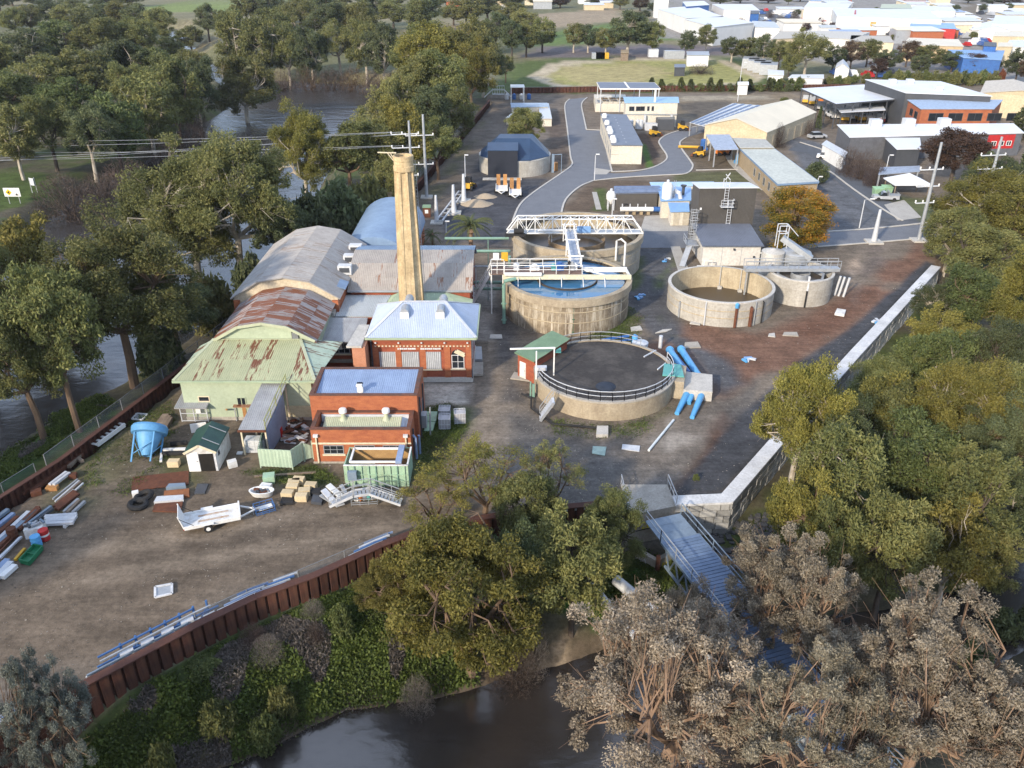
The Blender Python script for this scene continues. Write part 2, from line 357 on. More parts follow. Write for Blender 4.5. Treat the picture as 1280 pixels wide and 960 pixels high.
def window(parent, a, b, t0, t1, z0, z1, fm, gm, out=.05, bars=1, sill=None, name='window', rail=False, fw=.09):
    """a window on the wall running from a to b (outward side to the right), t in metres along the wall"""
    a, b = Vector((a[0], a[1], 0)), Vector((b[0], b[1], 0)); d = (b - a).normalized(); n = Vector((d.y, -d.x, 0))
    def pt(t, z, o): p = a + d * t + n * o; return (p.x, p.y, z)
    mb = MB()
    def brick(ta, tb, za, zb, o0, o1): mb.hexa([pt(ta, za, o0), pt(ta, za, o1), pt(tb, za, o1), pt(tb, za, o0), pt(ta, zb, o0), pt(ta, zb, o1), pt(tb, zb, o1), pt(tb, zb, o0)])
    brick(t0, t0 + fw, z0, z1, -.03, out); brick(t1 - fw, t1, z0, z1, -.03, out); brick(t0 + fw, t1 - fw, z0, z0 + fw, -.03, out - .003); brick(t0 + fw, t1 - fw, z1 - fw, z1, -.03, out - .003)
    for k in range(1, bars + 1):
        t = t0 + (t1 - t0) * k / (bars + 1); brick(t - fw * .35, t + fw * .35, z0 + fw, z1 - fw, -.03, out - .006)
    if rail: zm = (z0 + z1) / 2; brick(t0 + fw, t1 - fw, zm - fw * .3, zm + fw * .3, -.03, out - .009)
    f = part(name, mb, fm, parent); g = MB(); mb2 = mb; mb = g
    brick(t0 + fw * .5, t1 - fw * .5, z0 + fw * .5, z1 - fw * .5, -.04, out * .4); part('pane', g, gm, f)
    if sill is not None:
        g2 = MB(); mb = g2; brick(t0 - .12, t1 + .12, z0 - .14, z0 - .003, -.03, out + .09); part('sill', g2, sill, f)
    return f
def door(parent, a, b, t0, t1, z1, m, name='door', z0=0.02, handle=True):
    a, b = Vector((a[0], a[1], 0)), Vector((b[0], b[1], 0)); d = (b - a).normalized(); n = Vector((d.y, -d.x, 0)); mb = MB()
    def pt(t, z, o): p = a + d * t + n * o; return (p.x, p.y, z)
    def brick(ta, tb, za, zb, o0, o1): mb.hexa([pt(ta, za, o0), pt(ta, za, o1), pt(tb, za, o1), pt(tb, za, o0), pt(ta, zb, o0), pt(ta, zb, o1), pt(tb, zb, o1), pt(tb, zb, o0)])
    brick(t0, t1, z0, z1, -.03, .05); o = part(name, mb, m, parent)
    if handle: mb = MB(); brick(t1 - .2, t1 - .1, 1.0, 1.1, .05, .1); part('handle', mb, galv, o)
    return o
def railing(parent, path, mat, h=1.05, step=1.6, r=.028, name='handrail', mid=True):
    mb = MB(); P = [Vector(p) for p in path]
    for a, b in zip(P, P[1:]):
        L_ = (b - a).length; n = max(1, round(L_ / step))
        for k in range(n + 1): p = a + (b - a) * k / n; mb.bar(p, p + Vector((0, 0, h)), r * 2)
        mb.bar(a + Vector((0, 0, h)), b + Vector((0, 0, h)), r * 2.2)
        if mid: mb.bar(a + Vector((0, 0, h * .52)), b + Vector((0, 0, h * .52)), r * 1.7)
    return part(name, mb, mat, parent)
# terrain
WZ = -5.0
def pxs(L_, z=0.0): return [at(a, b, z) for a, b in L_]
LEFT_WALL = pxs([(-330, 860), (-120, 700), (0, 622), (75, 575), (175, 500), (520, 231), (600, 140), (612, 125)], 1.1)
FRONT_WALL = pxs([(-330, 1065), (-60, 942), (0, 912), (125, 845), (250, 779), (320, 746), (392, 720), (475, 682), (530, 661), (600, 648), (672, 637), (737, 631), (779, 627)], 1.1)
BLOCK_WALL = pxs([(842, 623), (905, 622), (990, 525), (1067, 440), (1168, 332), (1230, 284), (1420, 190)], 0.35)
SITE = list(reversed(FRONT_WALL))[::-1] + pxs([(800, 640)], 0) + BLOCK_WALL + [(700, 330), (1500, 3500), (-60, 3500), (-10, 420)] + pxs([(606, 112)], 0) + list(reversed(LEFT_WALL))
RIVER = pxs([(-320, 830), (0, 580), (60, 540), (130, 508), (185, 472), (240, 425), (300, 370), (350, 318), (385, 268), (405, 225), (430, 190), (465, 165), (492, 140), (498, 118), (470, 106), (400, 104), (340, 100), (300, 92), (262, 78), (240, 52), (225, 36), (196, 36), (222, 66), (255, 95), (285, 112), (288, 132), (262, 150), (228, 165), (190, 196), (150, 222), (112, 236), (75, 262), (30, 300), (-20, 335), (-400, 450)], WZ)
POND = pxs([(385, 63), (470, 62), (480, 73), (380, 75)], WZ)
CREEK = pxs([(-300, 1110), (0, 1040), (200, 990), (325, 945), (372, 918), (432, 890), (500, 880), (545, 874), (595, 862), (640, 846), (690, 836), (760, 812), (850, 792), (960, 775), (1100, 765), (1205, 735), (1232, 705), (1300, 660), (1600, 590), (1600, 740), (1290, 805), (1180, 870), (1060, 960), (930, 1080), (760, 1180), (500, 1240), (200, 1290), (-300, 1400)], WZ)

def lattice(x, y, s, seed):
    rg = np.random.RandomState(seed); T = rg.rand(256, 256); fx, fy = x / s, y / s; ix, iy = np.floor(fx).astype(int), np.floor(fy).astype(int); a, b = fx - ix, fy - iy
    a = a * a * (3 - 2 * a); b = b * b * (3 - 2 * b); g = lambda i, j: T[i % 256, j % 256]
    return (g(ix, iy) * (1 - a) + g(ix + 1, iy) * a) * (1 - b) + (g(ix, iy + 1) * (1 - a) + g(ix + 1, iy + 1) * a) * b
def fbm(x, y, s, seed): return (lattice(x, y, s, seed) * .5 + lattice(x, y, s / 2.1, seed + 1) * .27 + lattice(x, y, s / 4.3, seed + 2) * .15 + lattice(x, y, s / 9, seed + 3) * .08)
def sdist(poly, x, y):
    """signed distance to a polygon, negative inside"""
    d = np.full(x.shape, 1e9); ins = np.zeros(x.shape, bool); n = len(poly)
    for i in range(n):
        (ax, ay), (bx, by) = poly[i], poly[(i + 1) % n]; ex, ey = bx - ax, by - ay; l2 = ex * ex + ey * ey + 1e-12
        t = np.clip(((x - ax) * ex + (y - ay) * ey) / l2, 0, 1); d = np.minimum(d, np.hypot(x - ax - t * ex, y - ay - t * ey))
        c = ((ay > y) != (by > y)); xi = ax + (y - ay) * ex / (ey if abs(ey) > 1e-12 else 1e-12); ins ^= c & (x < xi)
    return np.where(ins, -d, d)
def sstep(a, b, v): t = np.clip((v - a) / (b - a), 0, 1); return t * t * (3 - 2 * t)
def ground_height(x, y):
    ds = sdist(SITE, x, y); dr = np.minimum(np.minimum(sdist(RIVER, x, y), sdist(CREEK, x, y)), sdist(POND, x, y)); wob = (fbm(x, y, 9, 5) - .5)
    cap = -.95 + .9 * sstep(250, 480, y) - 1.4 * sstep(0, 1, (x < -45) * 1.0) * (1 - sstep(250, 480, y)) - 1.8 * sstep(2, 9, x) * (1 - sstep(130, 220, y))
    h = np.where(dr > 0, np.minimum(WZ - .05 + dr * .9 + wob * 1.2 * np.clip(dr / 3, 0, 1), cap + wob * .9), WZ - .25 - np.clip(-dr * .3, 0, 2.5))
    inside = -.03 + wob * .04
    t = sstep(-.5, .05, ds)
    return inside * (1 - t) + h * t
def zg(x, y): return float(ground_height(np.array([x]), np.array([y]))[0])

def axis(parts):
    o = []
    for a, b, s in parts: o += list(np.arange(a, b, s))
    return np.array(o)
gx = axis([(-2600, -400, 160), (-400, -140, 8), (-140, -62, 2.0), (-62, 78, .62), (78, 140, 1.6), (140, 520, 7), (520, 3200, 160)])
gy = axis([(-160, 18, 6), (18, 122, .62), (122, 200, 1.4), (200, 330, 2.6), (330, 700, 9), (700, 4200, 130)])
GX, GY = np.meshgrid(gx, gy); X_, Y_ = GX.ravel(), GY.ravel(); Z_ = ground_height(X_, Y_)
C_ = np.zeros((len(X_), 3)); nb = fbm(X_, Y_, 7, 21) - .5; nl = fbm(X_, Y_, 40, 31) - .5
def layer(mask, c): C_[:] = C_ * (1 - mask[:, None]) + np.array(c) * mask[:, None]
def zone(px, c, soft=1.2, warp=3.0, z=0.0, amt=1.0, patch=None):
    d = sdist(pxs(px, z), X_, Y_) + nb * warp * 2; m = (1 - sstep(-soft, soft, d)) * amt
    if patch is not None: m = m * sstep(-patch, .16, nb + .02)
    layer(m, c)
layer(np.ones(len(X_)), (.155, .128, .10))
ds_ = sdist(SITE, X_, Y_); out_ = sstep(-.1, .4, ds_)
# outside the levee: leaf litter with grass
layer(out_, (.085, .075, .05)); layer(out_ * sstep(-.08, .18, nb), (.055, .075, .022))
# far land: dry paddock and grass
far = sstep(285, 320, Y_); layer(far, (.125, .125, .065)); layer(far * sstep(-.05, .2, nl), (.20, .175, .105))
yard_c, track_c = (.135, .106, .078), (.2, .162, .122)
zone([(-200, 900), (-200, 640), (70, 590), (180, 500), (240, 470), (300, 560), (400, 590), (520, 600), (620, 590), (640, 640), (500, 670), (300, 740), (120, 840)], yard_c, 2)
for dy in (0, 34): zone([(60, 690 + dy), (200, 668 + dy), (360, 640 + dy), (520, 612 + dy), (520, 622 + dy), (360, 654 + dy), (200, 684 + dy), (60, 708 + dy)], (.20, .162, .122), .9, 1.6, amt=.7)
for dy in (14, 22, 52, 64): zone([(90, 692 + dy), (200, 672 + dy), (360, 642 + dy), (500, 614 + dy), (500, 617 + dy), (360, 646 + dy), (200, 677 + dy), (90, 697 + dy)], (.085, .068, .052), .5, .8, amt=.6)
zone([(110, 600), (125, 560), (135, 530), (150, 530), (145, 560), (130, 610)], (.21, .175, .14), .8, 1.2, amt=.7)
zone([(40, 600), (110, 540), (200, 490), (230, 500), (225, 530), (170, 560), (160, 600), (110, 640), (60, 660)], (.085, .09, .035), 2.5, 3, amt=.75, patch=.06)
zone([(205, 560), (235, 555), (240, 600), (200, 600)], (.075, .085, .03), 1.2, 2, amt=.7)
zone([(330, 588), (395, 582), (432, 600), (395, 610), (345, 600)], (.07, .085, .028), 1, 2, amt=.8)
zone([(300, 525), (385, 510), (385, 580), (330, 560)], (.075, .06, .048), 1, 1.5, amt=.8)
zone([(528, 512), (560, 503), (598, 512), (590, 545), (560, 580), (528, 600), (518, 560)], (.055, .085, .022), 1.1, 2.2, amt=.95)
zone([(545, 545), (590, 540), (600, 590), (560, 605)], (.12, .085, .06), 1.3, 2.5, amt=.8)
zone([(603, 385), (628, 385), (650, 470), (660, 560), (690, 620), (560, 620), (590, 520), (603, 430)], (.17, .142, .112), 1.2, 1.5)
for a, b in ((606, 612), (627, 634)): zone([(a + 6, 400), (b + 4, 400), (b + 4, 560), (a - 2, 560)], (.235, .195, .15), .6, .8, amt=.7)
zone([(598, 350), (620, 352), (622, 400), (612, 425), (592, 425)], (.27, .255, .23), .5, .8)
zone([(618, 385), (640, 385), (640, 440), (655, 500), (630, 500), (622, 430)], (.10, .092, .085), .8, 1.2)
zone([(530, 477), (590, 480), (586, 505), (530, 505)], (.33, .305, .265), .35, .5)
# around the tanks
zone([(640, 520), (700, 545), (850, 545), (905, 500), (905, 540), (850, 610), (835, 640), (650, 640), (620, 600)], (.115, .108, .10), 1.6, 2.6)
zone([(690, 545), (850, 540), (905, 505), (890, 560), (840, 600), (760, 575)], (.155, .13, .105), 1.5, 3, amt=.8)
zone([(795, 545), (850, 505), (890, 498), (900, 520), (875, 560), (835, 580)], (.34, .31, .27), .8, 4, amt=.55, patch=.04)
zone([(850, 600), (905, 518), (940, 540), (900, 600), (848, 616)], (.09, .055, .04), .8, 1.5)
zone([(905, 535), (935, 480), (900, 440), (860, 420), (900, 420), (960, 440), (945, 500)], (.10, .095, .09), 1, 2, amt=.75)
zone([(690, 520), (780, 535), (840, 505), (850, 510), (790, 545), (700, 540)], (.07, .085, .03), .7, 2, amt=.7, patch=.1)
zone([(735, 408), (790, 385), (800, 395), (790, 425), (740, 424)], (.07, .095, .028), .9, 2, amt=.9)
zone([(796, 430), (880, 405), (945, 420), (1010, 395), (1060, 360), (1150, 300), (1165, 320), (1080, 405), (960, 470), (905, 490), (880, 460)], (.165, .095, .065), 1.5, 3)
zone([(900, 430), (1050, 370), (1150, 320), (1150, 330), (1040, 430), (930, 480)], (.125, .065, .042), 1.5, 5, amt=.8, patch=.08)
zone([(1060, 325), (1075, 318), (1078, 335), (1068, 355), (1060, 352)], (.32, .25, .19), .5, 1.5, amt=.8)
zone([(1090, 300), (1120, 298), (1090, 350), (1060, 385), (1075, 340)], (.14, .115, .10), 1.2, 2.5, amt=.8)
zone([(783, 310), (843, 310), (840, 350), (836, 380), (850, 420), (905, 450), (930, 480), (905, 490), (860, 440), (815, 420), (785, 390)], (.085, .086, .092), .9, 1.6)
zone([(838, 310), (850, 330), (834, 345), (828, 395), (834, 408), (852, 415), (845, 425), (822, 395), (815, 350), (838, 330)], (.07, .09, .03), .5, 1, amt=.8, patch=.1)
zone([(785, 330), (803, 320), (805, 352), (790, 362)], (.07, .09, .03), .5, 1, amt=.8)
zone([(842, 617), (880, 572), (914, 532), (945, 500), (1000, 452), (1058, 414), (1158, 326), (1172, 332), (1075, 436), (990, 525), (903, 616)], (.058, .060, .066), .4, .5)
# western strip beside the levee and the dark asphalt by the covered tank
zone([(500, 290), (520, 238), (612, 130), (700, 122), (712, 200), (660, 245), (640, 300), (540, 300)], (.145, .122, .10), 1.5, 2.5)
zone([(525, 245), (600, 150), (612, 150), (560, 240), (530, 262)], (.10, .10, .045), 1.5, 3, amt=.7, patch=.1)
zone([(555, 300), (548, 272), (585, 225), (600, 196), (612, 222), (690, 222), (664, 246), (640, 270), (632, 310)], (.060, .062, .070), 1.2, 1.6)
zone([(700, 260), (745, 226), (835, 226), (870, 230), (760, 252), (740, 275)], (.115, .085, .06), .9, 1.5)
zone([(745, 236), (757, 236), (760, 262), (746, 262)], (.07, .10, .025), .6, 1, amt=.9)
zone([(688, 140), (708, 135), (712, 205), (680, 210)], (.10, .078, .062), .8, 1.5)
zone([(790, 165), (830, 168), (822, 205), (800, 212)], (.09, .062, .045), .8, 1.2)
zone([(800, 175), (808, 182), (818, 208), (808, 210)], (.06, .11, .02), .4, .6, amt=.95)
zone([(850, 182), (920, 192), (922, 212), (872, 212)], (.12, .095, .065), .8, 1.2)
zone([(845, 216), (925, 214), (975, 235), (945, 238), (840, 226)], (.095, .095, .045), .8, 1.2)
zone([(840, 122), (985, 116), (1010, 120), (950, 134), (865, 152), (845, 145)], (.19, .15, .10), 2, 4)
zone([(850, 130), (910, 124), (925, 134), (870, 150)], (.08, .072, .062), 2, 4, amt=.8)
zone([(850, 119), (960, 119), (965, 124), (850, 126)], (.30, .265, .20), 1.5, 2, amt=.8)
zone([(975, 165), (1030, 180), (1060, 205), (1160, 260), (1165, 282), (1035, 290), (1030, 255)], (.105, .11, .12), 1.2, 1.2)
zone([(1048, 215), (1085, 228), (1100, 252), (1082, 252), (1040, 222)], (.115, .08, .062), 1, 1.2)
zone([(1110, 245), (1170, 250), (1175, 285), (1150, 275)], (.10, .11, .05), 1, 1.5)
# the oval paddock with its track
zone([(600, 118), (640, 78), (700, 72), (925, 72), (1000, 110), (1000, 114), (640, 116)], (.075, .10, .028), 3, 6)
zone([(660, 96), (690, 78), (800, 72), (905, 74), (960, 96), (940, 104), (745, 112), (690, 108)], (.40, .34, .24), 1.2, 1.5)
zone([(684, 96), (705, 82), (800, 75), (895, 76), (945, 98), (935, 103), (745, 110), (700, 106)], (.25, .24, .085), 1.5, 2.5)
zone([(690, 95), (710, 84), (800, 80), (840, 92), (790, 104), (730, 108)], (.34, .28, .14), 3, 8, amt=.7)
zone([(660, 60), (830, 56), (930, 58), (980, 70), (660, 72)], (.135, .115, .115), 5, 10)
zone([(655, 44), (770, 28), (860, 44), (850, 50), (655, 58)], (.10, .15, .04), 5, 8)
zone([(560, 30), (640, 20), (770, 10), (780, 26), (650, 40), (560, 42)], (.27, .215, .145), 6, 10)
zone([(130, 12), (240, 2), (330, 4), (330, 13), (200, 16)], (.16, .20, .06), 8, 14)
zone([(820, 45), (940, 62), (980, 72), (1280, 110), (1500, 110), (1500, -20), (820, -20)], (.235, .222, .205), 6, 8)
zone([(940, 12), (1060, 10), (1100, 36), (980, 40)], (.12, .125, .14), 8, 8)
zone([(1195, 8), (1330, 5), (1330, 18), (1200, 17)], (.16, .135, .10), 8, 12)
# bank below the front levee: green undergrowth then bare mud at the water
dc = sdist(CREEK, X_, Y_); bank = out_ * (X_ < 12) * (Y_ < 62)
layer(bank * sstep(1.0, 2.6, dc + nb * 3) * (X_ < -3.5) * sstep(-.12, .1, nb + (fbm(X_, Y_, 3, 44) - .5) * .6), (.04, .055, .018))
layer(bank * (1 - sstep(.6, 1.8, dc)), (.10, .078, .055))
layer(out_ * (sdist(pxs([(690, 720), (790, 700), (880, 720), (900, 760), (790, 770), (700, 760)], -2.5), X_, Y_) < 0), (.035, .085, .014))
layer(out_ * (sdist(pxs([(600, 862), (690, 820), (720, 790), (700, 842), (640, 858)], -4.7), X_, Y_) + nb < 0), (.19, .15, .105))
layer(out_ * (sdist(pxs([(560, 200), (590, 160), (600, 170), (565, 215)], -1), X_, Y_) + nb < 0), (.06, .10, .02))
layer(out_ * (sdist(pxs([(0, 560), (90, 525), (130, 500), (150, 520), (60, 580), (0, 620)], -1.5), X_, Y_) + nb < 0), (.05, .085, .02))
layer(out_ * (sdist(pxs([(-60, 215), (60, 215), (70, 240), (0, 262), (-60, 275)], -2.2), X_, Y_) + nb < 0), (.06, .085, .022))
C_ = np.clip(C_ * (1 + nb[:, None] * .35), .01, .9)

nx, ny = len(gx), len(gy)
idx = np.arange(nx * ny).reshape(ny, nx); quads = np.stack([idx[:-1, :-1], idx[:-1, 1:], idx[1:, 1:], idx[1:, :-1]], -1).reshape(-1, 4)
me = bpy.data.meshes.new('ground'); me.vertices.add(nx * ny); me.vertices.foreach_set('co', np.stack([X_, Y_, Z_], 1).ravel())
me.loops.add(quads.size); me.loops.foreach_set('vertex_index', quads.ravel()); me.polygons.add(len(quads)); me.polygons.foreach_set('loop_start', np.arange(0, quads.size, 4))
me.polygons.foreach_set('use_smooth', np.ones(len(quads), bool)); me.update()
ca = me.color_attributes.new('soil', 'FLOAT_COLOR', 'POINT'); ca.data.foreach_set('color', np.concatenate([C_, np.ones((len(C_), 1))], 1).ravel())
gm = bpy.data.materials.new('soil_and_grass'); gm.use_nodes = True; N, L = gm.node_tree.nodes, gm.node_tree.links; b = N['Principled BSDF']; b.inputs['Roughness'].default_value = .9; b.inputs['Specular IOR Level'].default_value = .15
va = N.new('ShaderNodeVertexColor'); va.layer_name = 'soil'; tc = N.new('ShaderNodeTexCoord')
prev = va.outputs['Color']
mg = N.new('ShaderNodeMapping'); mg.inputs['Scale'].default_value = (.1, 1, 1); mg.inputs['Rotation'].default_value = (0, 0, -.25); L.new(tc.outputs['Object'], mg.inputs['Vector'])
for sc_, lo_, hi_, f_ in ((1.3, .7, 1.3, .6), (.4, .62, 1.38, .8), (2.6, .6, 1.4, .6), (16, .6, 1.5, .35)):
    nz = N.new('ShaderNodeTexNoise'); nz.inputs['Scale'].default_value = sc_; nz.inputs['Detail'].default_value = 5; nz.inputs['Roughness'].default_value = .7; L.new(mg.outputs['Vector'] if sc_ == 1.3 else tc.outputs['Object'], nz.inputs['Vector'])
    rp = N.new('ShaderNodeValToRGB'); rp.color_ramp.elements[0].position = .32; rp.color_ramp.elements[1].position = .68; rp.color_ramp.elements[0].color = (lo_, lo_, lo_, 1); rp.color_ramp.elements[1].color = (hi_, hi_, hi_, 1); L.new(nz.outputs['Fac'], rp.inputs['Fac'])
    mx = N.new('ShaderNodeMix'); mx.data_type = 'RGBA'; mx.blend_type = 'MULTIPLY'; mx.inputs['Factor'].default_value = f_; L.new(prev, mx.inputs[6]); L.new(rp.outputs['Color'], mx.inputs[7]); prev = mx.outputs[2]
L.new(prev, b.inputs['Base Color']); bp = N.new('ShaderNodeBump'); bp.inputs['Strength'].default_value = .5; bp.inputs['Distance'].default_value = .08; L.new(nz.outputs['Fac'], bp.inputs['Height']); L.new(bp.outputs['Normal'], b.inputs['Normal'])
tag(link('ground', me, gm, (0, 0, 0)), kind='structure')

# river
wm = bpy.data.materials.new('river_water'); wm.use_nodes = True; N, L = wm.node_tree.nodes, wm.node_tree.links; b = N['Principled BSDF']
b.inputs['Base Color'].default_value = (.03, .025, .022, 1); b.inputs['Roughness'].default_value = .27; b.inputs['Specular IOR Level'].default_value = .5; b.inputs['IOR'].default_value = 1.85
tc = N.new('ShaderNodeTexCoord'); mp = N.new('ShaderNodeMapping'); mp.inputs['Scale'].default_value = (.35, .6, 1); L.new(tc.outputs['Object'], mp.inputs['Vector'])
nz = N.new('ShaderNodeTexNoise'); nz.inputs['Scale'].default_value = 2.4; nz.inputs['Detail'].default_value = 4; nz.inputs['Distortion'].default_value = .6; L.new(mp.outputs['Vector'], nz.inputs['Vector'])
bp = N.new('ShaderNodeBump'); bp.inputs['Strength'].default_value = .2; bp.inputs['Distance'].default_value = .12; L.new(nz.outputs['Fac'], bp.inputs['Height'])
n2 = N.new('ShaderNodeTexNoise'); n2.inputs['Scale'].default_value = .45; n2.inputs['Detail'].default_value = 3; L.new(mp.outputs['Vector'], n2.inputs['Vector'])
b2 = N.new('ShaderNodeBump'); b2.inputs['Strength'].default_value = .3; b2.inputs['Distance'].default_value = .6; L.new(n2.outputs['Fac'], b2.inputs['Height']); L.new(bp.outputs['Normal'], b2.inputs['Normal']); L.new(b2.outputs['Normal'], b.inputs['Normal'])
# the wide reach upstream is ruffled by wind and current
sx = N.new('ShaderNodeSeparateXYZ'); L.new(tc.outputs['Object'], sx.inputs[0])
for t_, a_, c_ in ((b.inputs['Roughness'], .22, .27), (b2.inputs['Strength'], .25, .9)): mr = N.new('ShaderNodeMapRange'); L.new(sx.outputs['Y'], mr.inputs['Value']); mr.inputs['From Min'].default_value = 90; mr.inputs['From Max'].default_value = 190; mr.inputs['To Min'].default_value = a_; mr.inputs['To Max'].default_value = c_; L.new(mr.outputs['Result'], t_)
mb = MB(); mb.face([(-700, -200, WZ), (500, -200, WZ), (500, 700, WZ), (-700, 700, WZ)]); struct('river', mb, wm)

# roads, aprons and kerbs
road_m = M('road_asphalt', (.165, .175, .195), (.135, .145, .165), scale=.5, rough=.85, bump=.1)
road_d = M('road_asphalt_dark', (.10, .11, .125), (.08, .087, .10), scale=.5, rough=.85, bump=.1)
kerb_m = M('kerb_concrete', (.50, .48, .44), (.42, .40, .36), scale=1.0)
path_m = M('path_concrete', (.42, .40, .36), (.34, .32, .285), scale=.6, bump=.1)
def smooth_path(pts, n=4):
    o = []
    for i in range(len(pts) - 1):
        p0, p1, p2, p3 = pts[max(i - 1, 0)], pts[i], pts[i + 1], pts[min(i + 2, len(pts) - 1)]
        for k in range(n):
            t = k / n; o.append(tuple(.5 * (2 * b_ + (c_ - a_) * t + (2 * a_ - 5 * b_ + 4 * c_ - d_) * t * t + (3 * b_ - a_ - 3 * c_ + d_) * t ** 3) for a_, b_, c_, d_ in zip(p0, p1, p2, p3)))
    return o + [pts[-1]]
def sheet(name, px, m, z, loop=True):
    mb = MB(); mb.face([(x, y, z) for x, y in pxs(px)]); return struct(name, mb, m)
def kerb(px, smooth=True, w=.32, h=.12):
    P = pxs(px); P = smooth_path(P) if smooth else P; mb = MB()
    for a, b_ in zip(P, P[1:]): mb.bar((a[0], a[1], h / 2 + .01), (b_[0], b_[1], h / 2 + .01), w, h)
    return struct('kerb', mb, kerb_m)
def ribbon(name, left, right, m, z):
    A, B = smooth_path(pxs(left)), smooth_path(pxs(right)); n = 40
    def res(P):
        d = [0]
        for p, q in zip(P, P[1:]): d.append(d[-1] + hypot(q[0] - p[0], q[1] - p[1]))
        return [(np.interp(d[-1] * k / n, d, [p[0] for p in P]), np.interp(d[-1] * k / n, d, [p[1] for p in P])) for k in range(n + 1)]
    A, B = res(A), res(B); mb = MB(); mb.add([(x, y, z) for x, y in A] + [(x, y, z) for x, y in B], [(i, i + n + 1, i + n + 2, i + 1) for i in range(n)]); return struct(name, mb, m)
ML = [(712, 124), (706, 132), (709, 160), (713, 195), (715, 206), (700, 218), (668, 240), (650, 256), (641, 276)]
MR = [(734, 122), (727, 130), (730, 150), (734, 165), (742, 205), (742, 222), (722, 234), (706, 250), (700, 276)]
ribbon('road', ML, MR, road_m, .012); kerb(ML); kerb([(734, 122), (727, 130), (730, 148), (733, 162)])
ribbon('road', [(735, 226), (745, 215), (770, 217), (800, 214), (822, 207), (834, 197), (826, 183), (824, 176), (835, 168), (862, 160), (885, 155)], [(735, 228), (745, 225), (780, 222), (830, 219), (858, 217), (866, 208), (862, 200), (852, 186), (850, 178), (858, 172), (886, 164)], road_m, .016)
kerb([(765, 215), (800, 213), (822, 207), (834, 197), (826, 183), (824, 176), (835, 168), (862, 160), (882, 156)]); kerb([(742, 226), (780, 222), (830, 219), (858, 217), (866, 208), (862, 200), (852, 186), (850, 178), (858, 172)])
kerb([(742, 226), (724, 234), (707, 250), (701, 270)])
sheet('parking_bay', [(733, 163), (752, 163), (764, 215), (741, 216)], road_m, .02); kerb([(752, 163), (765, 215)], False)
kerb([(733, 162), (752, 163)], False)
sheet('concrete_apron', [(806, 270), (838, 268), (866, 286), (866, 290), (800, 289)], path_m, .014)
sheet('road', [(798, 289), (866, 289), (866, 310), (790, 310)], road_m, .018); sheet('footpath', [(838, 308), (850, 308), (862, 340), (848, 340)], path_m, .02)
ribbon('road', [(975, 312), (1010, 296), (1035, 290), (1100, 285), (1167, 278), (1230, 270)], [(960, 318), (985, 318), (1022, 309), (1085, 304), (1150, 298), (1230, 290)], road_m, .012)
kerb([(1035, 290), (1100, 285), (1166, 278)]); kerb([(1022, 309), (1085, 304), (1145, 299)])
ribbon('road', [(985, 188), (1012, 193), (1032, 215), (1052, 232), (1078, 255), (1100, 272)], [(1000, 178), (1032, 190), (1052, 208), (1080, 228), (1118, 256), (1145, 276)], road_d, .014)
kerb([(1015, 205), (1035, 213), (1066, 236), (1104, 262), (1128, 276)]); kerb([(1000, 178), (1030, 188), (1040, 196)])
sheet('concrete_apron', [(1105, 256), (1130, 250), (1152, 272), (1122, 276)], path_m, .022)
sheet('footpath', [(745, 262), (752, 262), (746, 240), (740, 240)], path_m, .016)
ribbon('footpath', [(905, 192), (912, 205), (930, 222), (952, 238)], [(915, 192), (925, 204), (945, 220), (968, 238)], path_m, .018)
kerb([(870, 213), (922, 212)], False)
sheet('concrete_apron', [(744, 210), (764, 213), (758, 218), (742, 218)], path_m, .024)
# sheet pile levees
def resample(P, step):
    o = []; carry = 0.0
    for (ax, ay), (bx, by) in zip(P, P[1:]):
        l = hypot(bx - ax, by - ay); t = carry
        while t < l: o.append((ax + (bx - ax) * t / l, ay + (by - ay) * t / l, atan2(by - ay, bx - ax))); t += step
        carry = t - l
    return o
pile_cache = {}
def pile_mesh(zt, zb, wd):
    k = (zt, zb, wd)
    if k not in pile_cache:
        prof = [(-wd / 2, 0), (-wd * .45, 0), (-wd * .36, -.24), (wd * .36, -.24), (wd * .45, 0), (wd / 2, 0)]; th = .05; mb = MB(); n = len(prof)
        vs = [(x, y, z) for z in (zb, zt) for x, y in prof] + [(x, y + th, z) for z in (zb, zt) for x, y in prof]
        fs = [(i, i + 1, i + 1 + n, i + n) for i in range(n - 1)] + [(2 * n + i + 1, 2 * n + i, 3 * n + i, 3 * n + i + 1) for i in range(n - 1)] + [(n + i, n + i + 1, 3 * n + i + 1, 3 * n + i) for i in range(n - 1)]
        mb.add(vs, fs); me = mesh_of('sheet_pile', mb); me.materials.append(rust_pile); pile_cache[k] = me
    return pile_cache[k]
def pile_wall(path, label, zt, zb, wd, cap_w=.5, limit=300, side=0.0):
    S = resample(path, wd); root = thing('sheet_pile_wall', label, 'levee wall', (S[0][0], S[0][1], 0)); rest = MB(); me = pile_mesh(zt, zb, wd)
    for i, (x, y, a) in enumerate(S):
        if i < limit:
            o = link('sheet_pile', me, None, (x - S[0][0], y - S[0][1], 0)); o.parent = root; o.rotation_euler = (0, 0, a + side)
        else:
            c, q = cos(a + side), sin(a + side); n = len(rest.v); rest.add([(x + v.co.x * c - v.co.y * q, y + v.co.x * q + v.co.y * c, v.co.z) for v in me.vertices], [tuple(p.vertices) for p in me.polygons])
    if rest.v: part('sheet_pile', rest, rust_pile, root, kind='stuff')
    mb = MB()
    for (ax, ay), (bx, by) in zip(path, path[1:]): mb.bar((ax, ay, zt + .04), (bx, by, zt + .04), cap_w, .1)
    part('capping_beam', mb, rust_cap, root); return root
pile_wall(FRONT_WALL, 'rusty brown sheet pile levee above the creek bank, deep ribs facing the water', 1.1, -2.4, .74, cap_w=.62)
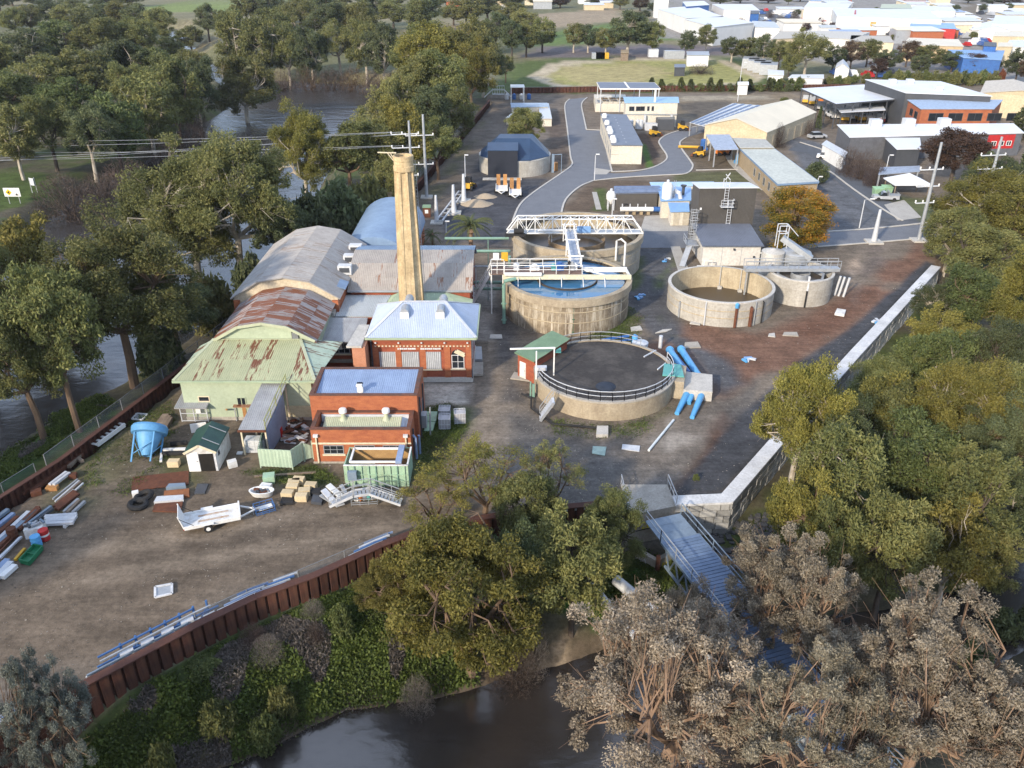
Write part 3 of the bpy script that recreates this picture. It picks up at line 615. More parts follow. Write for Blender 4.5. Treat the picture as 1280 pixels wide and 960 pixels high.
near_left = [p for p in LEFT_WALL[:5]] + [(LEFT_WALL[4][0] + (LEFT_WALL[5][0] - LEFT_WALL[4][0]) * .55, LEFT_WALL[4][1] + (LEFT_WALL[5][1] - LEFT_WALL[4][1]) * .55)]
pile_wall(near_left, 'long dark brown sheet pile levee between the storage yard and the river trees', 1.1, -2.2, .62, cap_w=.45, side=pi)
pile_wall([near_left[-1]] + LEFT_WALL[5:], 'brown sheet pile levee running past the black covered tank up to the footbridge', 1.1, -2.0, .8, cap_w=.5, side=pi, limit=60)
fw_ = pxs([(640, 117), (745, 115), (1000, 113), (1060, 112)], 0)
pile_wall(fw_, 'far brown levee wall between the treatment plant and the grassy oval', 1.6, -.3, 1.1, limit=0)
wire_m = M('fence_metal', (.22, .23, .24))
def net_fence(path, label, h, m, step, z0=None, postm=None):
    S = resample(path, step); root = thing('wire_fence', label, 'fence', (S[0][0], S[0][1], 0)); zz = [z0 if z0 is not None else zg(x, y) for x, y, a in S]; pm = None
    for (x, y, a), z in zip(S, zz):
        part('post', MB().bar((x, y, z - .2), (x, y, z + h), .06), postm or wire_m, root)
    mb = MB(); rb = MB()
    for (p, z), (q, z2) in zip(zip(S, zz), zip(S[1:], zz[1:])):
        mb.face([(p[0], p[1], z), (q[0], q[1], z2), (q[0], q[1], z2 + h), (p[0], p[1], z + h)]); rb.bar((p[0], p[1], z + h), (q[0], q[1], z2 + h), .035)
    part('netting', mb, m, root); part('top_rail', rb, wire_m, root); return root
def offset(P, d):
    o = []
    for i, (x, y) in enumerate(P):
        a, b = P[max(i - 1, 0)], P[min(i + 1, len(P) - 1)]; l = hypot(b[0] - a[0], b[1] - a[1]); o.append((x - (b[1] - a[1]) / l * d, y + (b[0] - a[0]) / l * d))
    return o
net_fence(offset(LEFT_WALL[1:4], 1.7), 'green chain link fence outside the levee beside the storage yard', 1.8, net_green, 3.2, z0=-.7)
net_fence(offset(LEFT_WALL[3:6], 1.6)[0:2] + [offset(near_left, 1.6)[-1]], 'grey chain link fence along the levee behind the old sheds', 1.8, net_grey, 3.4, z0=-.4)
net_fence(offset(LEFT_WALL[5:7], .5), 'pale wire fence on the levee near the covered tank', 1.3, net_grey, 3.2, z0=1.1)
net_fence([(x, y) for x, y in offset(FRONT_WALL[4:9], .9)], 'low wire fence on thin posts along the front levee top', 1.1, net_grey, 3.6, z0=0.2)
net_fence([(x, y + 1.0) for x, y in fw_], 'thin wire fence in front of the oval', 1.8, net_grey, 9.0, z0=0)

# block retaining wall and abutment
def block_course_wall(P, zt, zb, th, label):
    root = thing('block_retaining_wall', label, 'retaining wall', (P[0][0], P[0][1], 0)); rr = random.Random(3); n = 0; hh = .62; rest = MB()
    for si, (a, b) in enumerate(zip(P, P[1:])):
        l = hypot(b[0] - a[0], b[1] - a[1]); ux, uy = (b[0] - a[0]) / l, (b[1] - a[1]) / l; nxx, nyy = uy, -ux
        z = zt; r = 0
        while z > zb + .05:
            z2 = max(zb, z - hh); t = 0.0 if r % 2 == 0 else -.55
            while t < l:
                w_ = rr.choice((.75, 1.15, 1.15, 1.45)); t0, t1 = max(t, 0), min(t + w_, l); t += w_
                if t1 - t0 < .12: continue
                pr = rr.uniform(0, .09); g = .035; mb = MB()
                pts = [(a[0] + ux * tt + nxx * oo, a[1] + uy * tt + nyy * oo) for tt, oo in ((t0 + g, -.3), (t0 + g, pr), (t1 - g, pr), (t1 - g, -.3))]
                target = mb if n < 290 else rest
                target.hexa([(x, y, z2 + g) for x, y in pts] + [(x, y, z - g) for x, y in pts])
                if n < 290: part('block', mb, block_grey, root)
                n += 1
            z = z2; r += 1
        # white coping stones
        k = max(1, round(l / 1.9))
        for i in range(k):
            mb = MB(); t0, t1 = l * i / k + .012, l * (i + 1) / k - .012; pts = [(a[0] + ux * tt + nxx * oo, a[1] + uy * tt + nyy * oo) for tt, oo in ((t0, -th), (t0, .1), (t1, .1), (t1, -th))]
            zo = .002 * (i % 2) + .004 * si; mb.hexa([(x, y, zt + .004) for x, y in pts] + [(x, y, zt + .2 + zo) for x, y in pts]); part('coping_stone', mb, cap_white, root)
        core = MB(); pts = [(a[0] + ux * tt + nxx * oo, a[1] + uy * tt + nyy * oo) for tt, oo in ((0, -th + .1), (0, -.25), (l, -.25), (l, -th + .1))]; core.hexa([(x, y, zb) for x, y in pts] + [(x, y, zt) for x, y in pts]); part('core', core, concrete, root)
    if rest.v: part('block', rest, block_grey, root, kind='stuff')
    return root
BW = offset(BLOCK_WALL[:5], -.75)
block_course_wall(BW[:2] + BW[1:5][1:], .15, -3.4, 1.15, 'grey concrete block wall with white coping beside the dark gravel strip')
# abutment slab, bridge and pipes
A0, A1, A2, A3 = [at(*p) for p in ((776, 607), (834, 607), (845, 634), (785, 646))]
rt = thing('bridge_abutment', 'square concrete abutment slab at the head of the blue footbridge', 'abutment', (A0[0], A0[1], 0))
part('slab', MB().prism([A3, A2, A1, A0], -3.4, .12), concrete, rt)
mb = MB(); g0 = Vector((A3[0], A3[1], 0)); g1 = Vector((A2[0], A2[1], 0)); gd = (g1 - g0).normalized(); gn = Vector((gd.y, -gd.x, 0))
def graffiti(base, d, n, strokes, mtl, parent, s=1.0):
    mb = MB()
    for st in strokes:
        for p, q in zip(st, st[1:]):
            a = base + d * p[0] * s + Vector((0, 0, p[1] * s)) + n * .02; b_ = base + d * q[0] * s + Vector((0, 0, q[1] * s)) + n * .02; mb.bar(a, b_, .11, .03)
    return part('graffiti', mb, mtl, parent)
graffiti(g0 + gd * .8 + Vector((0, 0, -1.45)), gd, gn, [[(0, 0), (0, .6), (.35, .55), (.3, .3), (0, .3)], [(.5, .6), (.85, .62), (.5, 0), (.9, .05)], [(1.0, .6), (1.0, 0), (1.3, .05)], [(1.35, .6), (1.6, .6), (1.5, 0), (1.75, .1), (1.7, .6)]], M('graffiti_yellow', (.5, .46, .06)), rt)
graffiti(g0 + gd * .84 + Vector((.0, -.012, -1.5)), gd, gn, [[(-.08, -.08), (1.8, -.02)], [(.2, .35), (.3, .1)], [(1.15, .3), (1.3, .35)]], black_rubber, rt)
for pa, pb in ((A0, A3), (A1, A2)): railing(rt, [(pa[0], pa[1], .12), (pb[0], pb[1], .12)], galv, 1.0, 1.2)
B0 = Vector((*at(812, 664, .1), .1)); B1 = Vector((*at(853, 640, .1), .1)); bd = (Vector((*at(1080, 905, .1), .1)) - B1); bd.z = 0; bd.normalize(); bn = Vector((bd.y, -bd.x, 0))
ctr = (B0 + B1) / 2; hw = abs((B1 - B0).dot(bn)) / 2 * .86; LEN = 44.0
rt = thing('footbridge', 'long blue steel truss footbridge with slatted deck crossing the creek', 'bridge', tuple(ctr))
def bp_(t, o, z): p = ctr + bd * t + bn * o; return (p.x, p.y, z)
for i in range(3):
    part('approach_plate', MB().hexa([bp_(-.6 + i * .95, -hw, .03), bp_(.33 + i * .95, -hw, .03), bp_(.33 + i * .95, hw, .03), bp_(-.6 + i * .95, hw, .03), bp_(-.6 + i * .95, -hw, .1), bp_(.33 + i * .95, -hw, .1), bp_(.33 + i * .95, hw, .1), bp_(-.6 + i * .95, hw, .1)]), truss_grey, rt)
k = int((LEN - 2.3) / .34); slat = None
for i in range(k):
    mb = MB(); t = 2.3 + i * .34; h = .14
    mb.hexa([bp_(t, -hw, h), bp_(t + .29, -hw, h), bp_(t + .29, hw, h), bp_(t, hw, h), bp_(t, -hw, h + .06), bp_(t + .29, -hw, h + .06), bp_(t + .29, hw, h + .06), bp_(t, hw, h + .06)]); part('slat', mb, deck_blue, rt)
for o in (-hw, hw):
    mb = MB(); mb.bar(bp_(2.2, o, .06), bp_(LEN, o, .06), .2, .22); mb.bar(bp_(3, o, -1.55), bp_(LEN, o, -1.55), .16, .16); n = int(LEN / 1.45); part('truss_chord', mb, truss_grey, rt); mb = MB()
    for i in range(2, n):
        t = i * 1.45; mb.bar(bp_(t, o, 0), bp_(t + .72, o, -1.5), .1); mb.bar(bp_(t + .72, o, -1.5), bp_(t + 1.45, o, 0), .1)
        if i % 2 == 0 and o < 0: mb.bar(bp_(t, o, -.1), bp_(t, o - .9, -1.1), .09); mb.bar(bp_(t, o - .9, -1.1), bp_(t + .5, o, -1.5), .09)
    part('truss_web', mb, truss_grey, rt)
    railing(rt, [bp_(-.5, o, .1), bp_(2, o, .1), bp_(LEN, o, .1)], galv if o > 0 else truss_grey, 1.05, 2.4, r=.03)
mb = MB(); 
for t in (12, 26, 40):
    for o in (-hw * .7, hw * .7): mb.tube([bp_(t, o, -1.6), bp_(t, o, -8)], .22, 8)
    part('pier', mb, concrete, rt, smooth=True); mb = MB()
def pipe(px0, px1, z0, z1, r, m, label, zz=None):
    mb = MB(); a, b_ = at3(*px0, z0), at3(*px1, z1); mb.tube([a, b_], r, 12); o = solo('water_main', mb, m, label, 'pipe', smooth=True)
    return o
pipe((716, 700), (812, 820), -1.8, -1.8, .26, galv_white, 'thin pale pipe crossing the creek nearest the brown levee', None)
pipe((770, 725), (1010, 925), -1.6, -1.6, .42, galv_white, 'fat pale pipe crossing the creek next to the blue footbridge', None)
rt = thing('concrete_weir', 'small concrete wall with graffiti and rusty posts under the footbridge', 'wall', (*at(815, 700, -2.6), -2.6))
C0, C1, C2 = [Vector((*at(*p, -3.2), -3.2)) for p in ((795, 702), (820, 716), (846, 700))]
for a, b_, st, mm in ((C0, C1, [[(.1, .5), (.4, .9), (.6, .4), (.9, .9), (1.1, .5)]], cap_white), (C1, C2, [[(.3, .3), (.5, .9), (.8, .4), (1.0, .9)]], M('graffiti_yellow', (.5, .46, .06)))):
    part('panel', MB().bar(a + Vector((0, 0, .2)), b_ + Vector((0, 0, .2)), .35, 2.2), concrete, rt); d = (b_ - a).normalized(); graffiti(a, d, Vector((d.y, -d.x, 0)) * 10, st, mm, rt)
for p in (C1, C2):
    part('post', MB().bar(p + Vector((0, -.3, -.9)), p + Vector((0, -.3, 1.9)), .3, .3), rust_pile, rt)
# pale pipe on the front levee
mb = MB(); mb.tube([at3(668, 640, .9), at3(740, 633, .9)], .22, 10); solo('levee_pipe', mb, galv_white, 'pale pipe lying on the front levee behind the olive trees', 'pipe', smooth=True)
# rocks below the block wall
mb = MB(); rr = random.Random(5)
for i in range(420):
    px, py = rr.uniform(885, 985), rr.uniform(640, 720)
    if py < 652 + (930 - px) * .2: continue
    x, y = at(px, py, -3.2); z = zg(x, y); s_ = rr.uniform(.18, .45); mb.obox(x, y, z - s_ * .3, s_ * rr.uniform(.7, 1.4), s_, s_ * .8, rr.uniform(0, 3))
struct('rocks', mb, M('dark_rock', (.06, .06, .065), (.1, .1, .1), scale=2), kind='stuff', label='dark rip rap rocks at the foot of the block wall')
# the old waterworks
def vault(root, axis_, a0, a1, l0, l1, ze, za, mats, wall, wallname='gable_wall', zb=0.0, oh=.35, shoulder=(.5, .78), rows=1, width=.85, wallmat2=None):
    """vaulted roof in four planes over a hall; axis_ 'Y': a = x range (span), l = y range (length)"""
    c, h = (a0 + a1) / 2, (a1 - a0) / 2; sx, sz = shoulder
    prof = [(-1, 0), (-sx, sz), (0, 1), (sx, sz), (1, 0)]; prof = [(c + f * (h + (oh if abs(f) == 1 else 0)), ze + (za - ze) * g - (.18 if abs(f) == 1 else 0)) for f, g in prof]
    T = (lambda a, l, z: (a, l, z)) if axis_ == 'Y' else (lambda a, l, z: (l, a, z))
    for i in range(4):
        (p, z0), (q, z1) = prof[i], prof[i + 1]; m = mats[i]
        if i < 2: e = [T(p, l0 - oh, z0), T(p, l1 + oh, z0), T(q, l1 + oh, z1), T(q, l0 - oh, z1)]
        else: e = [T(q, l0 - oh, z1), T(q, l1 + oh, z1), T(p, l1 + oh, z0), T(p, l0 - oh, z0)]
        roof_sheets(root, e, m, rows=rows if i in (0, 3) else 1, width=width)
    pr = [(a0, ze - .05)] + [(c + f * h, ze + (za - ze) * g - .12) for f, g in ((-sx, sz), (0, 1), (sx, sz))] + [(a1, ze - .05)]
    for l, t in ((l0, .3), (l1 - .3, .3)):
        vs = []; wm_ = MB()
        for ll in (l, l + t): vs += [T(a0, ll, zb), T(a1, ll, zb)] + [T(p, ll, z) for p, z in reversed(pr)]
        n = len(pr) + 2; wm_.add(vs, [tuple(range(n)), tuple(range(2 * n - 1, n - 1, -1))] + [(i, (i + 1) % n, (i + 1) % n + n, i + n) for i in range(n)]); part(wallname, wm_, wall, root)
    for a, b_ in ((a0, a0 + .3), (a1 - .3, a1)):
        sw = MB(); p, q = T(a, l0 + .31, zb), T(b_, l1 - .31, ze - .06); sw.box(min(p[0], q[0]), max(p[0], q[0]), min(p[1], q[1]), max(p[1], q[1]), zb, ze - .06); part('side_wall', sw, wallmat2 or wall, root)
rust_heavy = rusty('roof_iron_rusty', (.32, .30, .295), .06, (.24, .22, .215), 'X')
rust_heavy2 = rusty('roof_iron_rustier', (.29, .27, .265), .10, (.21, .195, .19), 'X')
rust_light = rusty('roof_iron_grey', (.36, .345, .325), -.1, (.275, .26, .245), 'X', rcol=(.2, .16, .13), rcol2=(.28, .23, .19))
rust_light_f = rusty('roof_iron_tan', (.37, .335, .295), -.11, (.30, .27, .24), 'Y', rcol=(.2, .08, .04), rcol2=(.26, .17, .12))
rust_green = rusty('roof_green_patched', (.42, .43, .26), -.045, (.35, .37, .225), 'Y')
rust_green_e = rusty('roof_green_end', (.36, .45, .37), .0, (.28, .36, .3), 'X', rcol=(.10, .07, .05), rcol2=(.16, .1, .07))

# green front hall with the hip roof
rt = thing('green_shed', 'pale green iron shed with rust-patched green hip roof facing the yard', 'shed', (-25, 71, 0))
part('wall', MB().box(-31.0, -18.8, 68.5, 75.1, 0, 4.4), green_clad, rt)
part('plinth', MB().box(-31.05, -18.75, 68.44, 75.12, 0, .35), concrete, rt)
E = [(-31.4, 68.1, 4.42), (-18.3, 68.1, 4.42), (-21.1, 75.15, 5.42), (-29.7, 75.15, 5.42)]
roof_sheets(rt, E, rust_green, rows=2, width=.8)
roof_sheets(rt, [(-18.3, 68.1, 4.42), (-17.2, 76.6, 4.42), (-21.1, 75.15, 5.42)], rust_green_e, width=.8)
roof_sheets(rt, [(-31.4, 75.6, 4.42), (-31.4, 68.1, 4.42), (-29.7, 75.15, 5.42)], rust_green_e, width=.8)
for a, b_ in ((E[0], E[3]), (E[1], E[2]), (E[2], E[3])): ridge_cap(rt, a, b_, roof_pale_green)
part('gutter', MB().box(-31.5, -18.2, 67.94, 68.08, 4.25, 4.45), roof_greygreen, rt)
wa, wb = (-31.0, 68.5), (-18.8, 68.5)
window(rt, wa, wb, 1.4, 2.5, 2.0, 2.6, cream, glass, bars=0); window(rt, wa, wb, 5.0, 5.9, 1.3, 2.5, green_clad, glass, bars=1)
door(rt, wa, wb, 5.4, 5.75, 1.5, timber_orange, handle=False); window(rt, wa, wb, 8.0, 9.0, 1.6, 2.6, cream, glass)
part('lower_panel', MB().box(-22.2, -18.85, 68.38, 68.46, .4, 1.6), M('mustard_panel', (.5, .46, .3)), rt)

rt = thing('rusty_roof_shed', 'long shed with heavily rusted brown and grey vaulted iron roof', 'shed', (-24, 79, 0))
vault(rt, 'Y', -29.6, -19.8, 75.2, 84.7, 5.4, 7.2, [rust_heavy, rust_heavy2, rust_heavy2, rust_heavy], green_clad, rows=2)
mb = MB()
for (p, z), (q, z2) in zip([(-29.8, 5.3), (-27.15, 6.8), (-24.7, 7.2), (-22.25, 6.8)], [(-27.15, 6.8), (-24.7, 7.2), (-22.25, 6.8), (-19.6, 5.3)]): mb.bar((p, 74.83, z + .02), (q, 74.83, z2 + .02), .08, .28)
part('bargeboard', mb, roof_pale_green, rt)
mb = MB(); mb.box(-21.9, -21.2, 75.1, 75.18, 5.5, 6.25); v_ = part('louvre_vent', mb, shade_void, rt)
mb = MB()
for k in range(6): mb.box(-21.85, -21.25, 75.05, 75.09, 5.55 + k * .11, 5.6 + k * .11)
part('slat', mb, galv, v_, kind='stuff')

rt = thing('grey_vault_hall', 'long brick hall under a weathered grey vaulted iron roof with cream gable', 'hall', (-25, 94, 0))
vault(rt, 'Y', -30.6, -19.2, 85.2, 103.4, 6.0, 8.3, [rust_light, rust_light, rust_light, rust_light], M('cream_gable', (.58, .50, .37), (.46, .39, .28), scale=.6, streak=.35, sc=(.36, .3, .22)), rows=1, wallmat2=brick_orange)
for x in (-30.66, -19.8): part('corner_pier', MB().box(x, x + .66, 84.9, 85.15, 0, 5.6), brick_orange, rt)
for y in (91.5, 95.2, 99.0):
    mb = MB(); mb.box(-20.3, -18.75, y, y + 1.0, 6.15, 7.2); d = part('dormer_vent', mb, cap_white, rt); part('louvre', MB().box(-20.1, -18.95, y - .06, y - .004, 6.45, 7.0), clad_dark, d)
part('patch_sheet', MB().slab([(-19.9, 87.3, 6.45), (-18.7, 87.3, 6.05), (-18.7, 89.6, 6.05), (-19.9, 89.6, 6.45)], .1), roof_shed_blue, rt)

rt = thing('blue_vault_shed', 'blue iron shed with rounded roof behind the old waterworks', 'shed', (-18, 115, 0))
arc = [(-18.1 + 4.8 * cos(a), 2.7 + 3.9 * sin(a)) for a in np.linspace(pi, 0, 17)]; part('roof', MB().add([(x, y, z) for y in (104.4, 124) for x, z in arc], [(i, i + 1, i + 18, i + 17) for i in range(16)] + [tuple(range(17)), tuple(range(33, 16, -1))]), roof_shed_blue, rt, smooth=True)
part('wall', MB().box(-22.7, -13.5, 104.5, 123.9, 0, 2.69), brick_orange, rt)

rt = thing('tan_vault_hall', 'brick hall with long tan vaulted iron roof lying behind the chimney', 'hall', (-12, 96, 0))
vault(rt, 'X', 90.0, 103.0, -18.7, -4.9, 5.0, 7.5, [rust_light_f, rust_light_f, roof_shed_blue, roof_shed_blue], brick_red, rows=2)
part('gutter', MB().box(-19.0, -4.7, 89.5, 89.62, 4.75, 4.95), galv, rt)
mb = MB(); mb.bar((-4.55, 92.1, .1), (-4.55, 92.1, 4.6), .13); mb.bar((-4.55, 99, .1), (-4.55, 99, 4.6), .13); part('downpipe', mb, galv_white, rt)

rt = thing('green_lean_to', 'low faded green hip roofed annex around the foot of the chimney', 'annex', (-10, 87, 0))
part('wall', MB().box(-14.6, -5.0, 84.9, 89.6, 0, 3.9), brick_red, rt)
roof_sheets(rt, [(-15.2, 84.7, 3.85), (-4.55, 84.7, 3.85), (-7.6, 89.62, 4.7), (-13.0, 89.62, 4.7)], roof_greygreen)
roof_sheets(rt, [(-4.55, 84.7, 3.85), (-4.55, 89.62, 3.85), (-7.6, 89.62, 4.7)], roof_greygreen); roof_sheets(rt, [(-15.2, 89.62, 3.85), (-15.2, 84.7, 3.85), (-13.0, 89.62, 4.7)], roof_greygreen)
part('downpipe', MB().bar((-4.5, 84.8, 0), (-4.5, 84.8, 4.1), .16), white_paint, rt)

rt = thing('flat_roof_annex', 'plain light grey flat roofed annex between the rusty shed and the chimney', 'annex', (-17, 85, 0))
q = [at3(418.5, 395.6, 4.2), at3(472, 395.6, 4.2), at3(489, 369, 4.35), at3(431.6, 369, 4.35)]
part('wall', MB().prism([(q[0][0] + .2, q[0][1] + .2), (q[1][0] - .2, q[1][1] + .2), (q[2][0] - .2, q[2][1] - .1), (q[3][0] + .2, q[3][1] - .1)], 0, 4.08), brick_red, rt)
roof_sheets(rt, q, roof_ltgrey, width=.8); part('parapet', MB().bar((q[0][0] - .3, q[0][1], 4.35), (q[3][0] - .3, q[3][1], 4.5), .45, .5), concrete_pale, rt)

rt = thing('link_building', 'small brick link building with plain grey skillion roof and one window', 'annex', (-16, 75, 0))
q = [at3(392, 425, 3.7), at3(453, 429, 3.7), at3(459.7, 397.5, 4.4), at3(404.4, 396.6, 4.4)]
yw = q[0][1] + .5; x0, x1 = q[0][0] + .3, q[1][0] - .1
part('wall', MB().box(x0, x1, yw, q[2][1], 0, 3.55), brick_red, rt); roof_sheets(rt, q, zinc, width=.8)
window(rt, (x0, yw), (x1, yw), .9, 3.3, 1.9, 3.1, galv, glass, bars=3, sill=cream, rail=True)
part('blind', MB().box(x0 + 1.5, x0 + 2.5, yw - .06, yw - .056 + .02, 2.4, 3.0), white_paint, rt)
part('gutter_box', MB().box(q[0][0] - .1, q[0][0] + 2.0, q[0][1] - .5, q[0][1] - .02, 3.15, 3.7), green_mint, rt)
part('ledge', MB().box(x0 - .1, x1 + .1, yw - .3, yw - .003, .95, 1.25), concrete, rt)

# pumping hall with the hipped blue-white roof
x0, x1, y0, y1 = -14.15, -4.16, 76.4, 84.1
rt = thing('pumping_hall', 'ornate red brick pumping hall with hipped blue white roof and two roof vents', 'hall', (-9, 80, 0))
part('wall', MB().box(x0, x1, y0, y1, .55, 5.2), brick_red, rt)
part('plinth', MB().box(x0 - .12, x1 + .12, y0 - .12, y1, 0, .54), concrete_pale, rt)
mb = MB()
for t in (0, .255, .505, .755, 1):
    xx = x0 + (x1 - x0) * t; mb.box(xx - .3 + (.24 if t == 0 else 0) - (.24 if t == 1 else 0), xx + .3 + (.24 if t == 0 else 0) - (.24 if t == 1 else 0), y0 - .12, y0 - .004, .56, 4.05)
mb.box(x0 - .05, x1 + .05, y0 - .13, y0 - .004, 4.06, 4.3); mb.box(x0 - .05, x1 + .05, y0 - .18, y0 - .004, 4.72, 4.84); part('pier', mb, brick_orange, rt)
mb = MB()
for k in range(27): mb.box(x0 + .2 + k * .362, x0 + .36 + k * .362, y0 - .2, y0 - .136, 4.08, 4.22)
part('dentil', mb, cream, rt, kind='stuff')
for k in range(4):
    mb = MB(); a = x0 + .55 + k * 2.36; mb.box(a, a + 1.75, y0 - .16, y0 - .136, 4.93, 5.03); mb.box(a - .09, a, y0 - .19, y0 - .137, 4.88, 5.08); mb.box(a + 1.75, a + 1.84, y0 - .19, y0 - .137, 4.88, 5.08); part('stone_strip', mb, cap_white, rt)
for k in range(5):
    mb = MB(); a = x0 + .3 + k * 2.33; mb.obox(a, y0 - .15, 4.42, .17, .06, .17); part('stone_boss', mb, cap_white, rt)
mb = MB(); mb.box(x0 + 2.45, x0 + 7.0, y0 - .15, y0 - .136, 3.74, 3.98); sg = part('sign_band', mb, brick_orange, rt)
# frieze of white letters, too small to be read: two words of raised blocks
for k in range(21):
    if k in (9, 10): continue
    mb = MB(); a = x0 + 2.5 + k * .212; mb.box(a, a + (.19 if k % 4 else .15), y0 - .19, y0 - .151, 3.77, 3.95 - .02 * (k % 3 == 0)); part('letter_block', mb, cap_white, sg)
for k, t in enumerate((.56, 2.86, 5.1)):
    a = x0 + t; mb = MB(); mb.box(a, a + 1.78, y0 - .04, y0 - .005, 1.5, 3.45)
    o = part('window_cladding', mb, galv, rt); mb = MB()
    for j in range(9): mb.box(a + .03 + j * .195, a + .13 + j * .195, y0 - .09, y0 - .041, 1.5, 3.45)
    part('corrugation', mb, galv_white, o, kind='stuff')
    part('sill', MB().box(a - .1, a + 1.88, y0 - .14, y0 - .005, 1.36, 1.49), cream, rt)
wf = window(rt, (x0, y0), (x1, y0), 7.95, 9.25, 1.55, 3.1, cap_white, glass, bars=1, rail=True, sill=cream, fw=.07)
mb = MB(); cx_ = x0 + 8.6; mb.v = []; pts = [(cx_ + .65 * cos(a), y0 - .03, 3.1 + .62 * sin(a)) for a in np.linspace(0, pi, 9)]
mb.add(pts + [(x, y + .1, z) for x, y, z in pts], [tuple(range(9))]); part('fanlight', mb, glass, rt)
mb = MB(); mb.bar((cx_ - .3, y0 - .06, 3.5), (cx_ + .7, y0 - .06, 2.95), .04, .3); mb.bar((cx_ - .1, y0 - .1, 3.62), (cx_ + .7, y0 - .1, 3.2), .04, .3); part('patch_board', mb, cream, rt)
for s_ in (0,):
    window(rt, (x1, y0), (x1, y1), 2.2, 3.4, 1.6, 3.4, cap_white, glass); window(rt, (x1, y0), (x1, y1), 5.2, 6.4, 1.6, 3.4, cap_white, glass)
e0, e1, f0, f1, ze, zr = -14.75, -3.62, 75.9, 84.75, 5.22, 7.3; yr = 80.4; ra, rb_ = -11.4, -6.95
E = [(e0, f0, ze), (e1, f0, ze), (rb_, yr, zr), (ra, yr, zr)]
roof_sheets(rt, E, zinc_blue, width=.75); roof_sheets(rt, [(e1, f1, ze), (e0, f1, ze), (ra, yr, zr), (rb_, yr, zr)], zinc_blue)
roof_sheets(rt, [(e1, f0, ze), (e1, f1, ze), (rb_, yr, zr)], zinc_blue); roof_sheets(rt, [(e0, f1, ze), (e0, f0, ze), (ra, yr, zr)], zinc_blue)
for a, b_ in ((E[0], E[3]), (E[1], E[2]), (E[2], E[3]), ((e1, f1, ze), E[2]), ((e0, f1, ze), E[3])): ridge_cap(rt, a, b_, galv_white, .28)
mb = MB(); mb.box(e0 - .05, e1 + .05, f0 - .16, f0 - .02, 5.05, 5.24); mb.box(e1 + .02, e1 + .16, f0, f1, 5.05, 5.24); part('gutter', mb, roof_greygreen, rt)
for vx in (-11.0, -7.35):
    for vy, zz in ((78.8, 6.45), (82.6, 6.15)):
        mb = MB(); vs = []
        n = 8; ar = [(vx + .42 * cos(a), .5 + .42 * sin(a)) for a in np.linspace(pi, 0, n)]
        prof = [(vx - .42, -.3)] + ar + [(vx + .42, -.3)]; k = len(prof); sg_ = 1 if vy < 80 else -1
        mb.add([(x, vy - sg_ * .55, zz + z) for x, z in prof] + [(x, vy + sg_ * .9, zz + z) for x, z in prof], [tuple(range(k)), tuple(range(2 * k - 1, k - 1, -1))] + [(i, (i + 1) % k, (i + 1) % k + k, i + k) for i in range(k)])
        v_ = part('roof_vent', mb, galv, rt, smooth=True); part('vent_face', MB().box(vx - .44, vx + .44, vy - sg_ * .62 if sg_ > 0 else vy + .56, vy - sg_ * .56 if sg_ > 0 else vy + .62, zz - .1, zz + .55), white_paint, v_)
part('render_pier', MB().box(-15.9, -14.6, 74.4, 76.3, 0, 4.9), M('salmon_render', (.50, .24, .15), (.44, .2, .12)), rt)
part('box_gutter', MB().hexa([(-16.4, 74.2, 4.9), (-14.9, 74.2, 4.9), (-14.9, 79.5, 4.9), (-16.0, 79.5, 4.9), (-16.4, 74.2, 5.1), (-14.9, 74.2, 5.1), (-14.9, 79.5, 5.1), (-16.0, 79.5, 5.1)]), concrete_pale, rt)
for dx in (-14.3, -4.1):
    part('downpipe', MB().bar((dx, y0 - .17, .5), (dx, y0 - .17, 5.0), .11), clad_dark, rt)

# tapering octagonal stack
cxx, cyy = -11.24, 86.6
rt = thing('brick_chimney', 'tall tapering octagonal yellow brick chimney with moulded crown', 'chimney', (cxx, cyy, 0))
mb = MB(); n = 8; mb.lathe([(1.45, 0), (1.42, 4), (1.18, 12), (.94, 19.4)], n, cxx, cyy, 0, a0=rad(22.5), a1=rad(382.5)); part('shaft', mb, chim_mat, rt)
for k in range(8):
    a = rad(22.5 + 45 * k); part('corner_rib', MB().bar((cxx + 1.46 * cos(a), cyy + 1.46 * sin(a), 0), (cxx + .95 * cos(a), cyy + .95 * sin(a), 19.45), .22, .22), chim_mat, rt)
part('crown', MB().lathe([(.97, 19.35), (1.1, 19.5), (1.1, 19.95), (1.01, 20.0), (1.01, 20.5), (1.06, 20.55), (1.06, 21.0), (.9, 21.0), (.88, 20.3)], 16, cxx, cyy), chim_mat, rt, smooth=True)
part('flue', MB().lathe([(.88, 20.3), (.85, 19), (.02, 18.9)], 16, cxx, cyy), shade_void, rt)
mb = MB()
for k in range(2): mb.bar((cxx + 1.4 + .2 * k, cyy + .62, 3), (cxx + .95 + .2 * k, cyy + .45, 20.4), .045)
for k in range(48): zz = 3.3 + k * .35; t = (zz - 3) / 17.4; mb.bar((cxx + 1.4 - .45 * t, cyy + .62 - .17 * t, zz), (cxx + 1.6 - .45 * t, cyy + .62 - .17 * t, zz), .03)
part('ladder', mb, galv, rt)
mb = MB(); mb.bar((cxx - 2.6, cyy, 21.3), (cxx - .7, cyy, 21.25), .1); mb.bar((cxx - 1.6, cyy, 21.25), (cxx - .9, cyy, 20.3), .07); mb.bar((cxx - 1.3, cyy, 21.25), (cxx - .8, cyy, 20.3), .07); part('bracket', mb, cream, rt)

